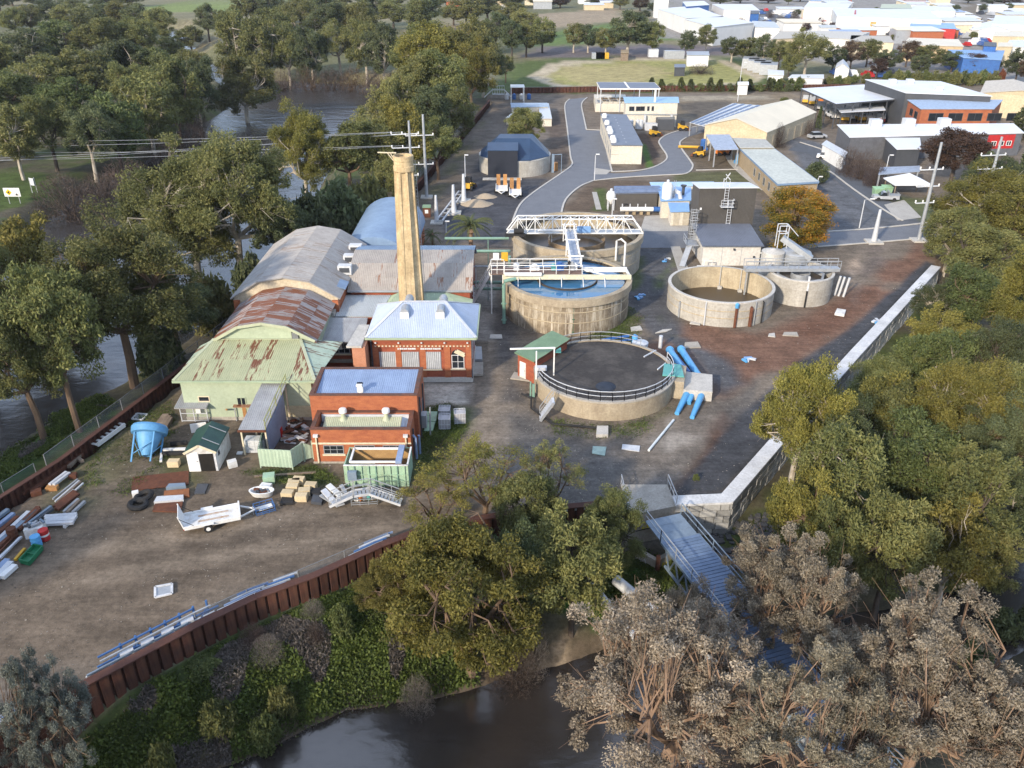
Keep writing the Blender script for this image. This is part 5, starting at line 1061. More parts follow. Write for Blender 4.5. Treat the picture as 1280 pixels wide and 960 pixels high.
# --- buried reservoir with bitumen roof
cx5, cy5, R5, H5 = 9.38, 75.46, 7.12, 2.0
bit = M('bitumen_roof', (.042, .038, .036), (.11, .10, .09), scale=.35, rough=.9, bump=.2, lo=.45, hi=.8)
T5 = tank('low round reservoir with black bitumen roof and railing in front of the clarifiers', cx5, cy5, R5, H5, concrete_lip, None, concrete_lip, 1.9, floor=bit, th=.3, rim=concrete, cat='reservoir')
part('roof_dome', MB().lathe([(1.0, 1.92), (.85, 2.05), (.4, 2.12), (.02, 2.14)], 20, *at(757, 483, 1.95)), M('dome_dark', (.03, .04, .06)), T5, smooth=True)
arc = [(cx5 + (R5 - .2) * cos(a), cy5 + (R5 - .2) * sin(a), H5) for a in np.linspace(rad(195), rad(375), 20)]; railing(T5, arc, galv_white, 1.0, 1.3, r=.03)
arc = [(cx5 + (R5 - .2) * cos(a), cy5 + (R5 - .2) * sin(a), H5) for a in np.linspace(rad(50), rad(125), 9)]; railing(T5, arc, galv, 1.0, 1.3, r=.03)
rt = thing('reservoir_stair', 'short galvanised stair up to the bitumen roofed reservoir', 'stair', (*at(676, 523), 0)); p0, p1 = Vector((*at(675, 523), 0)), Vector((*at(692, 500, 2), 2.0))
sd = (p1 - p0); sd.z = 0; sd.normalize(); sn = Vector((-sd.y, sd.x, 0)) * .55
for s_ in (-1, 1): part('stringer', MB().bar(p0 + sn * s_, p1 + sn * s_, .07, .25), galv, rt)
for k in range(10): p = p0.lerp(p1, (k + .6) / 10); part('tread', MB().bar(p - sn, p + sn, .26, .05), galv_white, rt)
railing(rt, [tuple(p0 + sn), tuple(p1 + sn)], galv, 1.0, 1.0)
# valve shed
Q = [at(643, 440, 2.95), at(668, 450, 2.95), at(713, 424, 2.95), at(690, 415, 2.95)]
rt = thing('valve_shed', 'little red brick shed with sloping green roof beside the bitumen reservoir', 'shed', (*Q[0], 0))
cq = (sum(p[0] for p in Q) / 4, sum(p[1] for p in Q) / 4); W4 = [(cq[0] + (x - cq[0]) * .88, cq[1] + (y - cq[1]) * .9) for x, y in Q]
part('wall', MB().prism(W4, 0, 2.8), brick_red, rt); roof_sheets(rt, [Q[0] + (2.9,), Q[1] + (2.75,), Q[2] + (2.95,), Q[3] + (3.1,)], green_mid, width=.7)
part('fascia', MB().bar(Q[1] + (2.66,), Q[2] + (2.86,), .06, .22), rust_steel, rt); door(rt, W4[0], W4[1], .3, 1.15, 1.95, white_worn)
part('step', MB().prism([at(638, 474), at(668, 478), at(667, 472), at(643, 466)], 0, .14), concrete, rt)
rt = thing('white_gantry', 'white tube goalpost gantry standing at the edge of the bitumen roof', 'gantry', (*at(671, 468, 2), 2)); ga, gb = at3(670, 474, 1.9), at3(692, 469, 1.9); mb = MB(); mb.bar(ga, (ga[0], ga[1], 5.0), .13); mb.bar(gb, (gb[0], gb[1], 5.0), .13); mb.bar((ga[0] - 2.6, ga[1] + .6, 4.95), (gb[0] + .1, gb[1], 4.95), .14); part('frame', mb, white_paint, rt)
mb = MB(); mb.obox(*at(676, 462, 2), 2.0, 1.2, .6, .35); solo('grey_cabinet', mb, galv_white, 'small pale blue grey cabinet on the bitumen roof near the shed', 'cabinet')
mb = MB(); mb.obox(*at(697, 441, 2.2), 2.3, .7, .5, .4); solo('teal_box', mb, teal_paint, 'small teal box on the corner of the brick valve shed', 'box')
# valve pit with blue mains
rt = thing('valve_pit', 'concrete valve chamber at the right edge of the bitumen reservoir', 'chamber', (*at(870, 490), 0))
part('chamber', MB().prism([at(853, 499, .0), at(889, 502, .0), at(889, 480, .0), at(856, 476, .0)], 0, 1.1), concrete_pale, rt)
part('pier', MB().prism([at(835, 497, .0), at(853, 499, .0), at(856, 478, .0), at(838, 474, .0)], 0, 1.9), concrete_lip, rt); part('lid', MB().prism([at(828, 470, 1.95), at(855, 472, 1.95), at(851, 457, 1.95), at(830, 456, 1.95)], 1.95, 2.1), teal_paint, rt)
for k, (a, b_, r, lab) in enumerate((((837, 437), (854, 463), .36, 'upper blue main, left of the pair entering the valve chamber from behind'), ((851, 436), (874, 471), .36, 'upper blue main, right of the pair entering the valve chamber from behind'), ((845, 446), (862, 466), .22, 'thin dark blue main between the two upper blue mains'), ((860, 489), (846, 517), .37, 'lower blue main leaving the valve chamber, first of three, nearest the reservoir'), ((867, 489), (860, 504), .3, 'short middle blue main of the three leaving the valve chamber'), ((879, 489), (865, 522), .37, 'lower blue main leaving the valve chamber, last of three, nearest the gravel strip'))):
    mb = MB(); p, q = at3(*a, .6 if k > 2 else .4), at3(*b_, .15 if k > 2 else .6); mid = tuple(p[i] + (q[i] - p[i]) * .55 for i in range(3)); mb.tube([p, mid, q] if k in (3, 5) else [p, q], r, 12, r * .62 if k in (3, 5) else None); mb.tube([p, tuple(p[i] + (q[i] - p[i]) * .06 for i in range(3))], r * 1.25, 12); solo('blue_main', mb, blue_paint if k == 2 else pipe_blue, lab, 'pipe', 'blue water mains at the valve chamber', smooth=True)
mb = MB(); mb.tube([at3(811, 563, .12), at3(842, 525, .12)], .12, 10); solo('loose_pipe', mb, M('pvc_white', (.7, .76, .78)), 'single white plastic pipe lying on the dirt below the valve chamber', 'pipe', smooth=True)
def slab(px, z, m, label, name='concrete_slab', cat='slab', h=.12):
    mb = MB(); mb.prism([at(*p) for p in px], .0, h); return solo(name, mb, m, label, cat)
slab([(745, 547), (760, 547), (760, 536), (746, 536)], 0, concrete_pale, 'square concrete manhole cover in front of the bitumen reservoir', 'manhole', 'manhole', .35)
slab([(740, 567), (756, 570), (758, 559), (741, 558)], 0, M('mint_sheet', (.36, .48, .43)), 'mint green sheet lying flat on the grey gravel', 'flat_sheet', 'sheet', .05)
slab([(777, 562), (799, 565), (800, 558), (778, 556)], 0, galv_white, 'pale crumpled sheet lying near the white plastic pipe', 'flat_sheet', 'sheet', .08)
slab([(789, 415), (803, 413), (800, 408), (788, 410)], 0, concrete_pale, 'small concrete pad on the grass right of the blue water tank'); slab([(819, 417), (833, 415), (840, 412), (828, 413)], 0, concrete_pale, 'thin pale slab between the clarifier and the empty tank')
slab([(855, 436), (876, 435), (872, 428), (856, 429)], 0, concrete, 'grey concrete pad above the two upper blue mains'); slab([(862, 405), (875, 407), (876, 401), (864, 402)], 0, concrete_pale, 'pale slab at the foot of the empty tank')
slab([(1043, 394), (1055, 396), (1057, 390), (1046, 388)], 0, white_worn, 'white slab lying alone on the red dirt', h=.3); slab([(960, 421), (969, 422), (968, 417), (961, 418)], 0, concrete_pale, 'small pale block on dirt below the small clarifier'); slab([(978, 420), (998, 421), (996, 416), (980, 416)], 0, concrete, 'broken slab on the dirt near the empty tank')
rr = random.Random(21)
for px, py, lab in ((834, 326, 'scatter of blue plastic scrap beside the footpath'), (800, 371, 'scatter of blue plastic scrap between the tanks'), (935, 450, 'scatter of pale blue scrap on the red dirt'), (1097, 402, 'blue tarp and white bucket beside the block wall')):
    rt = thing('scrap_pile', lab, 'scrap', (*at(px, py), 0))
    for k in range(6): x, y = at(px + rr.uniform(-5, 5), py + rr.uniform(-3, 3)); part('piece', MB().obox(x, y, .02, rr.uniform(.3, .9), rr.uniform(.1, .4), rr.uniform(.05, .25), rr.uniform(0, 3)), rr.choice([roof_bright_blue, galv_white, pipe_blue]), rt)
# bright pipework lying on the far rim of the reservoir
rt = thing('blue_pump', 'blue pump and grey pipework lying on the far rim of the bitumen reservoir', 'pump', (*at(785, 428, 1), 0)); x, y = at(780, 428, 1.5)
mb = MB(); mb.tube([at3(752, 425, 1.6), at3(786, 420, 1.6)], .16, 8); mb.tube([at3(760, 428, 1.6), at3(792, 424, 1.6)], .1, 8); part('hose', mb, blue_paint, rt, smooth=True)
mb = MB(); x, y = at(800, 432, 1.2); mb.lathe([(.5, 1.2), (.9, 1.3), (.9, 1.6), (.02, 1.8)], 14, x, y); part('tank', mb, galv_white, rt, smooth=True); mb = MB(); x, y = at(793, 428, 1.2); mb.lathe([(.35, 1.2), (.35, 2.0), (.02, 2.2)], 12, x, y); part('motor', mb, pipe_blue, rt, smooth=True)
mb = MB(); mb.bar(at3(812, 440, 1.2), at3(836, 458, 1.9), .1); mb.bar(at3(816, 437, 1.2), at3(840, 455, 1.9), .1); mb.bar(at3(805, 446, 2.0), at3(820, 438, 2.0), .12); mb.bar(at3(822, 462, 2.0), at3(832, 454, 2.0), .12); part('frame', mb, galv_white, rt)
x, y = at(825, 435, 0); mb = MB(); mb.tube([(x, y, 0), (x, y, 1.5)], .22, 10); solo('stub_pipe', mb, galv_white, 'grey upright stub pipe behind the valve chamber', 'pipe', smooth=True)
mb = MB(); mb.tube([at3(652, 492, .3), at3(664, 498, .3), at3(664, 510, .2), at3(690, 530, .15), at3(745, 535, .12)], .1, 6); solo('black_hose', mb, black_rubber, 'black hose running along the foot of the bitumen reservoir', 'hose', smooth=True)
x, y = at(663, 497, 0); mb = MB(); mb.bar((x, y, 0), (x, y, 1.8), .14); mb.obox(x + .3, y, .1, .25, .2, 1.4); solo('green_post', mb, pipe_green, 'green post with a small blue tag beside the reservoir stair', 'post')
# newer plant, industrial sheds, far town
def qbuild(name, label, cat, px, zs, wall, roofm, inset=.35, joined=True, width=1.2, group=None, fascia=None, base=0.0, open_=False, ridge=None, thick=.12):
    """building from four roof corners given as image pixels (front-left, front-right, back-right, back-left) at heights zs"""
    if isinstance(zs, (int, float)): zs = (zs,) * 4
    Q = [Vector((*at(*p, z), z)) for p, z in zip(px, zs)]; c = sum(Q, Vector()) / 4
    rt = thing(name, label, cat, (c.x, c.y, base), group)
    Wp = []
    for q in Q: d = Vector((q.x - c.x, q.y - c.y, 0)); l = d.length; Wp.append(Vector((c.x, c.y, 0)) + d * (1 - inset / max(l, .1)) + Vector((0, 0, q.z - thick - .06)))
    if not open_:
        part('wall', MB().hexa([(p.x, p.y, base) for p in Wp] + [tuple(p) for p in Wp]), wall, rt)
    else:
        for a, b_ in zip(Wp, Wp[1:] + Wp[:1]):
            n = max(1, int((b_ - a).length / 5))
            for k in range(n): p = a + (b_ - a) * k / n; part('column', MB().bar((p.x, p.y, base), (p.x, p.y, p.z), .22), wall, rt)
    if ridge:   # ridge runs parallel to the front-left -> back-left direction
        m0, m1 = (Q[0] + Q[1]) / 2, (Q[3] + Q[2]) / 2; m0.z += ridge; m1.z += ridge
        for e in ((Q[0], m0, m1, Q[3]), (Q[1], Q[2], m1, m0)): part('roof', MB().slab([tuple(p) for p in e], .1), roofm, rt)
        if not open_:
            for e in ((Wp[0], Wp[1], m0), (Wp[2], Wp[3], m1)): mb = MB(); k = e[2] + (c - e[2]) * .02; d = (c - Q[0]) * 0; mb.add([tuple(e[0]), tuple(e[1]), (e[2].x, e[2].y, e[2].z - .2)] + [tuple(Vector(p) + (Vector((c.x, c.y, p[2])) - Vector(p)) * .01) for p in (e[0], e[1], (e[2].x, e[2].y, e[2].z - .2))], [(0, 1, 2), (5, 4, 3), (0, 3, 4, 1), (1, 4, 5, 2), (2, 5, 3, 0)]); part('gable', mb, wall, rt)
    else:
        part('roof', MB().slab([tuple(q) for q in Q], thick), roofm, rt)
    if fascia:
        mb = MB()
        for a, b_ in zip(Q, Q[1:] + Q[:1]): mb.bar(a - Vector((0, 0, .15)), b_ - Vector((0, 0, .15)), .08, .34)
        part('fascia', mb, fascia, rt)
    return rt, [(p.x, p.y) for p in Wp], Q
def vents(rt, Q, spots, m, s=(1.0, 1.0, .7), name='roof_vent', dome=False):
    for u, v in spots:
        p = (Q[0] * (1 - u) + Q[1] * u) * (1 - v) + (Q[3] * (1 - u) + Q[2] * u) * v; mb = MB()
        if dome: mb.lathe([(s[0] * .5, 0), (s[0] * .5, s[2] * .5), (s[0] * .35, s[2] * .9), (.02, s[2])], 10, p.x, p.y, p.z)
        else: mb.obox(p.x, p.y, p.z - .1, *s)
        part(name, mb, m, rt, smooth=dome)
# grey filter building with annex
X0, X1, YA = 26.9, 34.97, 111.9
rt = thing('plant_building', 'tall charcoal clad plant building with white annex and caged ladders', 'building', (31, 116, 0))
part('annex_wall', MB().box(X0, X1, YA, 119.3, 0, 2.95), M('panel_white', (.62, .60, .56), (.54, .52, .48), scale=.3, streak=.2, sc=(.4, .38, .34)), rt)
for k in (1, 2): part('panel_joint', MB().box(X0 + 2.7 * k - .03, X0 + 2.7 * k + .03, YA - .02, YA - .004, .1, 2.9), galv, rt)
roof_sheets(rt, [(X0 - .3, YA - .5, 3.05), (X1 + .3, YA - .5, 3.05), (X1 + .3, 119.6, 3.75), (X0 - .3, 119.6, 3.75)], roof_slate, width=1.0, joined=True)
part('tower_wall', MB().hexa([(27.3, 119.65, 0), (35.6, 119.65, 0), (35.6, 124.6, 0), (27.3, 124.6, 0), (27.3, 119.65, 9.1), (35.6, 119.65, 9.1), (35.6, 124.6, 8.5), (27.3, 124.6, 8.5)]), clad_grey, rt); mb = MB()
for k in range(42): mb.box(27.35 + k * .196, 27.4 + k * .196, 119.58, 119.645, 3.7, 9.1)
part('rib', mb, clad_grey, rt, kind='stuff')
part('tower_roof', MB().slab([(27.1, 119.4, 9.15), (35.8, 119.4, 9.2), (35.8, 124.8, 8.62), (27.1, 124.8, 8.62)], .1), roof_white, rt)
def ladder(rt, x, y, z0, z1, m=galv_white, w_=.55):
    mb = MB(); mb.bar((x - w_ / 2, y, z0), (x - w_ / 2, y, z1), .07); mb.bar((x + w_ / 2, y, z0), (x + w_ / 2, y, z1), .07)
    for k in range(int((z1 - z0) / .4)): mb.bar((x - w_ / 2, y, z0 + .2 + k * .4), (x + w_ / 2, y, z0 + .2 + k * .4), .05)
    return part('ladder', mb, m, rt)
ladder(rt, 31.9, 119.4, 3.7, 7.4); ladder(rt, 31.2, 119.4, 6.6, 10.2); part('platform', MB().box(30.4, 32.3, 118.6, 119.5, 6.45, 6.55), galv_white, rt); railing(rt, [(30.4, 118.6, 6.55), (32.3, 118.6, 6.55), (32.3, 119.4, 6.55)], galv_white, 1.0, .9)
mb = MB(); mb.bar((30.9, 119.9, 10.2), (31.5, 119.9, 11.2), .12); mb.bar((31.6, 119.9, 10.2), (30.9, 119.9, 11.0), .12); mb.bar((30.7, 119.9, 9.2), (30.7, 119.9, 10.4), .1); part('davit', mb, galv_white, rt)
part('flood_lamp', MB().box(27.55, 27.8, 119.4, 119.6, 5.9, 6.2), white_paint, rt)
ladder(rt, 26.3, 116.5, 0.6, 6.6, galv, .7); ladder(rt, 26.3, 117.6, .6, 6.6, galv, .7); mb = MB()
for zz in (2.2, 3.2, 4.2, 5.2, 6.4): mb.lathe([(.75, 0), (.75, .08)], 10, 26.3, 116.9, zz)
part('ladder_cage', mb, galv, rt)
part('landing', MB().box(24.9, 26.6, 113.6, 116.2, 2.3, 2.4), galv, rt); railing(rt, [(24.9, 116.2, 2.4), (24.9, 113.6, 2.4), (26.6, 113.6, 2.4)], galv, 1.0, 1.2)
part('stair_flight', MB().bar((24.0, 111.3, .1), (25.3, 113.8, 2.3), .8, .12), galv, rt)
mb = MB(); mb.box(26.2, 27.2, 110.6, 111.8, 0, .1); mb.bar((26.9, 110.5, 0), (26.9, 110.5, 1.2), .08); mb.bar((28.0, 110.5, 0), (28.0, 110.5, 1.2), .08); mb.bar((26.9, 110.5, 1.2), (28.0, 110.5, 1.2), .08); part('guard_rail', mb, white_paint, rt)
for k, (dx, dz) in enumerate(((.4, 2.3), (6.2, 1.2))): part('wall_lamp', MB().box(X0 + 4 + dx * .5, X0 + 4.25 + dx * .5, YA - .25, YA - .005, dz, dz + .25), clad_dark, rt)
rt = thing('pipe_manifold', 'white overhead pipe and valve cluster between the annex and the small clarifier', 'pipework', (37, 109, 0)); part('pipe', MB().tube([(34.9, 111.5, 2.0), (40.5, 111.5, 2.0)], .13, 8), white_paint, rt, smooth=True)
for k in range(5): mb = MB(); mb.tube([(35.6 + k * .55, 109.6, .1), (35.6 + k * .55, 109.6, 1.3 + .2 * (k % 2))], .14, 8); mb.obox(35.6 + k * .55, 109.6, 1.2, .35, .35, .3); part('valve', mb, galv_white, rt, smooth=True)
mb = MB(); mb.tube([(35.3, 109.6, .3), (38.2, 109.6, .3)], .16, 8); mb.tube([(38.4, 109.6, 0), (38.4, 109.6, 3.0), (39, 109.6, 3.2)], .12, 8); part('header', mb, galv_white, rt, smooth=True)
# chemical store and silos
rt, Wp, Q = qbuild('chemical_store', 'low charcoal clad store between the two white silos', 'building', [(768, 242), (825, 241), (824, 233.5), (767, 233.5)], (2.9, 2.9, 3.1, 3.1), clad_grey, roof_slate)
for k in range(2): a = Q[0].lerp(Q[3], .1 + k * .5); b_ = Q[1].lerp(Q[2], .1 + k * .5); part('roof_louvre', MB().bar(a + Vector((0, 0, .3)), b_ + Vector((0, 0, .3)), .5, .5), M('louvre_blue', (.16, .22, .36)), rt)
rt, Wp, Q = qbuild('blue_roof_store', 'bright blue roofed plant room right of the taller silo', 'building', [(826, 251), (864, 250), (864, 234), (822, 234)], (3.0, 3.0, 3.3, 3.3), precast, roof_bright_blue)
mb = MB(); x, y = at(846, 246, 3.1); mb.tube([(x - .7, y + .8, 3.1), (x - .3, y, 4.1), (x + .3, y - .8, 3.9), (x + .4, y - 1, 3.0)], .38, 10); part('roof_duct', mb, galv_white, rt, smooth=True); part('flue', MB().lathe([(.25, 3.2), (.25, 4.4), (.55, 4.8)], 10, x + 1.2, y + 1), clad_dark, rt)
qbuild('blue_ridge_store', 'long pale blue roofed strip building behind the blue plant room', 'building', [(815, 234), (898, 231), (892, 227), (812, 227.5)], (3.3, 3.3, 3.5, 3.5), precast, M('pale_blue_roof', (.36, .52, .72), (.32, .47, .66), scale=.4))
rt, Wp, Q = qbuild('blue_awning_store', 'small cream store with blue skillion roof in front of the silo', 'store', [(838, 264.5), (862, 264), (861, 253), (835, 253)], (2.4, 2.4, 2.8, 2.8), precast, roof_bright_blue)
for t in (.4, 2.0): door(rt, Wp[0], Wp[1], t, t + 1.0, 2.1, M('door_tan', (.5, .45, .36)))
for (px, yb, yt, wpx, lab) in ((763, 262, 236, 12, 'shorter white silo standing at the left end of the charcoal store'), (831.5, 270, 225, 13, 'taller white silo on legs beside the blue plant room')):
    x, y = at(px, yb, 0); zt_ = zat(yt, y); r = wpx / 2 * depth(y, 3) / FOC; rt = thing('white_silo', lab, 'silo', (x, y, 0)); part('body', MB().lathe([(.2, 1.0), (r, 1.9), (r, zt_ - .9), (r * .7, zt_ - .45), (.02, zt_ - .3)], 20, x, y), white_paint, rt, smooth=True)
    for k in range(4): a = .78 + k * 1.57; part('leg', MB().bar((x + r * .85 * cos(a), y + r * .85 * sin(a), 0), (x + r * .85 * cos(a), y + r * .85 * sin(a), 2.2), .16), galv_white, rt)
    part('filter_cap', MB().lathe([(.25, zt_ - .5), (.25, zt_), (.02, zt_ + .1)], 8, x, y), galv_white, rt)
    mb = MB(); mb.bar((x + r + .1, y - .2, .2), (x + r + .1, y - .2, zt_), .07); mb.bar((x + r + .4, y - .2, .2), (x + r + .4, y - .2, zt_), .07); part('ladder', mb, galv, rt)
x0, y0 = at(775, 268); rt = thing('blue_white_pipe', 'horizontal white and blue pipe on brick piers in front of the charcoal store', 'pipe', (x0, y0, 0)); xe = xat(825, 266, y0)
part('pipe', MB().tube([(x0, y0, .9), (xe - 1.2, y0, .9)], .38, 12), white_paint, rt, smooth=True); part('end_cap', MB().tube([(xe - 1.2, y0, .9), (xe, y0, .9)], .42, 12), blue_paint, rt, smooth=True)
for k in range(4): part('pier', MB().box(x0 + .9 + k * 1.2, x0 + 1.4 + k * 1.2, y0 - .3, y0 + .3, 0, .5), tan_dark, rt)
for k in range(4): part('valve', MB().bar((x0 + .3 + k * 1.3, y0, 1.1), (x0 + .3 + k * 1.3, y0, 1.8), .16), galv_white, rt)
# black covered tank
cx, cy, r_ = .57, 169.85, 7.2; rt = tank('pale concrete tank wearing a dark navy hip cover and black box front', cx, cy, r_, 3.1, concrete_grey_tank, None, None, 2.9, floor=navy_cover, cat='tank', rim=concrete_pale)
oc = [(cx + (r_ + .25) * cos(rad(22.5 + 45 * k)), cy + (r_ + .25) * sin(rad(22.5 + 45 * k)), 3.2) for k in range(8)]; cap_ = [(cx - 3.6, cy - 1.0, 6.3), (cx + 3.0, cy - 1.0, 6.3), (cx + 3.6, cy + 2.4, 6.5), (cx - 3.0, cy + 2.4, 6.5)]
part('cover', MB().add(oc + cap_, [(8, 9, 10, 11), (5, 6, 9, 8), (4, 5, 8), (3, 4, 8, 11), (2, 3, 11), (1, 2, 10, 11), (0, 1, 10), (7, 0, 10, 9), (6, 7, 9)]), navy_cover, rt)
bx0, bx1 = xat(610, 222, 162.3), xat(647, 222, 162.3); part('box_front', MB().box(bx0, bx1, 162.3, 168.5, .1, 5.3), black_sheet, rt); part('box_roof', MB().slab([(bx0 - .1, 162.2, 5.35), (bx1 + .1, 162.2, 5.35), (bx1 + .1, 167, 5.9), (bx0 - .1, 167, 5.9)], .1), navy_cover, rt)
part('plinth', MB().box(bx0 - 1, bx1 + .8, 160.6, 162.2, 0, .12), concrete_pale, rt); mb = MB(); mb.bar((cx + 7.6, cy - 3, 0), (cx + 7.6, cy - 3, 3.6), .5, .4); mb.bar((cx + 7.6, cy - 3, 3.5), (cx + 9.3, cy - 3, 3.6), .12); mb.bar((cx + 9.3, cy - 3, 0), (cx + 9.3, cy - 3, 3.6), .1); part('side_frame', mb, truss_grey, rt)
mb = MB(); mb.obox(*at(694, 213), 0, 1.0, .9, 1.6); solo('brown_crate', mb, timber_orange, 'brown box standing right of the covered tank', 'crate')
# long white workshop and two storey plant
rt, Wp, Q = qbuild('long_workshop', 'long cream precast workshop with slate roof and row of white vents', 'building', [(764.4, 181), (803.8, 181.3), (783, 143), (750.6, 142)], (4.0, 4.0, 4.4, 4.4), precast, roof_slate)
vents(rt, Q, [(.1, v) for v in (.07, .14, .33, .42, .62, .86)], white_paint, (1.3, 1.3, 1.0), dome=True); vents(rt, Q, [(.5, .08 + .1 * k) for k in range(9)], galv_white, (.25, .25, .12), 'roof_clip')
for k in range(7): window(rt, Wp[3], Wp[0], 3 + k * 4.6, 4.6 + k * 4.6, 1.0, 2.6, galv, glass)
part('panel_joint', MB().box(Wp[0][0] - .1, Wp[1][0] + .1, Wp[0][1] - .06, Wp[0][1] - .003, 1.9, 2.0), concrete, rt)
rt, Wp, Q = qbuild('two_storey_plant', 'two storey cream plant building with light blue roof strip', 'building', [(781, 128.5), (849, 128), (848, 121), (779, 121)], (5.9, 5.9, 6.1, 6.1), precast, M('sky_blue_roof', (.30, .46, .68), (.26, .41, .62), scale=.4))
for t, w_ in ((.9, 1.3), (2.6, 2.2), (5.4, .6), (6.5, .6)): window(rt, Wp[0], Wp[1], t, t + w_, 3.9, 5.0, clad_dark, glass)
part('string_course', MB().box(Wp[0][0], Wp[1][0], Wp[0][1] - .12, Wp[0][1] - .004, 3.05, 3.2), galv, rt)
for t in (4.9, 11.5): mb = MB(); x = Wp[0][0] + t; mb.bar((x, Wp[0][1] - .4, 0), (x, Wp[0][1] - .4, 3.0), .5); part('duct', mb, galv_white, rt)
mb = MB(); x, y = Wp[0][0] + 7.3, Wp[0][1] + 1; mb.lathe([(.25, 5.9), (.25, 9.0)], 10, x, y); part('flue', mb, white_paint, rt)
for t in (1.6, 3.2, 4.0): mb = MB(); x = Wp[0][0] + t - .4; y = Wp[0][1] - 3.2; mb.lathe([(.55, .2), (.55, 2.2), (.02, 2.5)], 12, x, y); solo('blue_grey_vessel', mb, galv_white, ('pale pressure vessel by the plant wall, first from the workshop', 'pale pressure vessel by the plant wall, the middle one of three', 'pale pressure vessel by the plant wall, beside the low white box')[[1.6, 3.2, 4.0].index(t)], 'vessel', smooth=True)
mb = MB(); mb.obox(Wp[0][0] + 6, Wp[0][1] - 3.4, 0, 3.0, 2, 1.6); solo('white_plinth_box', mb, galv_white, 'low pale equipment box at the foot of the two storey plant', 'box')
x, y = at(832, 163); mb = MB(); mb.obox(x, y + 1.6, 0, 4.2, 3.0, 2.6, 0); rt = thing('dark_container', 'dark grey square container in front of the two storey plant', 'container', (x, y, 0)); part('body', mb, clad_dark, rt); part('lid', MB().obox(x, y + 1.6, 2.61, 3.9, 2.7, .08), M('lid_grey', (.2, .2, .19)), rt)
rt, Wp, Q = qbuild('open_canopy', 'wide slate roofed open canopy over concrete filter basins', 'canopy', [(750, 110.5), (825.5, 110.5), (818, 103), (746, 102.5)], (6.2, 6.2, 6.6, 6.6), galv_white, roof_slate, open_=True, fascia=white_paint)
p = Q[0].lerp(Q[1], .48); q = Q[3].lerp(Q[2], .48); part('roof_gutter', MB().bar(p + Vector((0, 0, .08)), q + Vector((0, 0, .08)), .5, .1), white_paint, rt)
c0 = Q[0]; x0, x1 = Q[0].x + .6, Q[1].x - .6; y0, y1 = Q[0].y + 1, Q[3].y - 1
rt = thing('filter_basin', 'row of open concrete filter basins in front of and under the canopy', 'basin', (x0, y0, 0)); part('block', MB().box(x0, x1, y0, y1, 0, 2.6), precast, rt)
for k in range(8): part('cell', MB().box(x0 + .5 + k * 2.3, x0 + 2.2 + k * 2.3, y0 + .5, y1 - .5, 2.61, 2.7), M('media_brown', (.26, .17, .07)), rt); mb = MB(); mb.bar((x0 + .6 + k * 2.3, y0 + .3, 2.7), (x0 + .6 + k * 2.3, y0 + .3, 3.8), .12); mb.bar((x0 + .6 + k * 2.3, y0 + .3, 3.2), (x0 + 2.0 + k * 2.3, y0 + .3, 2.8), .25); part('sluice', mb, clad_dark, rt)
b0 = [at(744, 140), at(785, 140), at(781, 128), at(742, 128)]; part('lower_block', MB().prism(b0, 0, 2.2), precast, rt)
for k in range(3): mb = MB(); xx = b0[0][0] + .9 + k * 2.7; mb.box(xx, xx + 2.0, b0[0][1] + 1.5, b0[0][1] + 6, 2.21, 2.26); part('cell', mb, M('slate_water', (.2, .24, .3)), rt)
railing(rt, [(b0[0][0], b0[0][1], 2.2), (b0[1][0], b0[1][1], 2.2)], galv, 1.0, 1.5)
# north west cluster by the footbridge over the levee
rt, Wp, Q = qbuild('low_pump_hut', 'low pale blue roofed pump hut half hidden by the round tree', 'hut', [(639, 134), (686, 133), (684, 128.5), (638, 128.5)], 2.4, precast, M('hut_roof', (.42, .52, .64)))
qbuild('pale_blue_shelter', 'narrow pale blue roofed shelter beside the main road', 'shelter', [(675, 148), (690, 148), (686, 129), (673, 129)], 2.0, precast, galv_white); qbuild('cream_kiosk', 'tiny cream kiosk beside the round tree', 'kiosk', [(632, 147), (646, 146), (656, 140), (640, 141)], 1.8, cream, white_paint)
rt, Wp, Q = qbuild('white_frame_shelter', 'small white roofed frame standing above blue pumps near the levee', 'shelter', [(638, 109), (656, 109), (655, 105.5), (638, 105.5)], 4.6, white_paint, white_paint, open_=True)
x, y = at(646, 124); rt = thing('blue_pump_set', 'blue pump set under the white frame', 'pump', (x, y, 0))
for k in range(4): part('pump', MB().lathe([(.6, 0), (.6, 1.4), (.02, 1.7)], 10, x - 3 + k * 2.2, y), blue_paint if k % 2 else galv_white, rt)
rt = thing('levee_footbridge', 'arched galvanised footbridge crossing the far bend of the levee', 'bridge', (*at(620, 122), 0)); x, y = at(622, 124)
for yy in (y, y + 1.6):
    mb = MB(); mb.bar((x - 4, yy, .4), (x - 1.5, yy, 2.6), .12); mb.bar((x - 1.5, yy, 2.6), (x + 2, yy, 2.6), .12); mb.bar((x + 2, yy, 2.6), (x + 4.4, yy, .1), .12)
    for k in range(6): mb.bar((x - 1.5 + k * .7, yy, 1.3), (x - 1.5 + k * .7, yy, 3.7), .07)
    mb.bar((x - 1.5, yy, 3.7), (x + 2, yy, 3.7), .08); part('side_frame', mb, galv_white, rt)
part('deck', MB().box(x - 1.5, x + 2, y, y + 1.6, 1.25, 1.35), galv, rt)
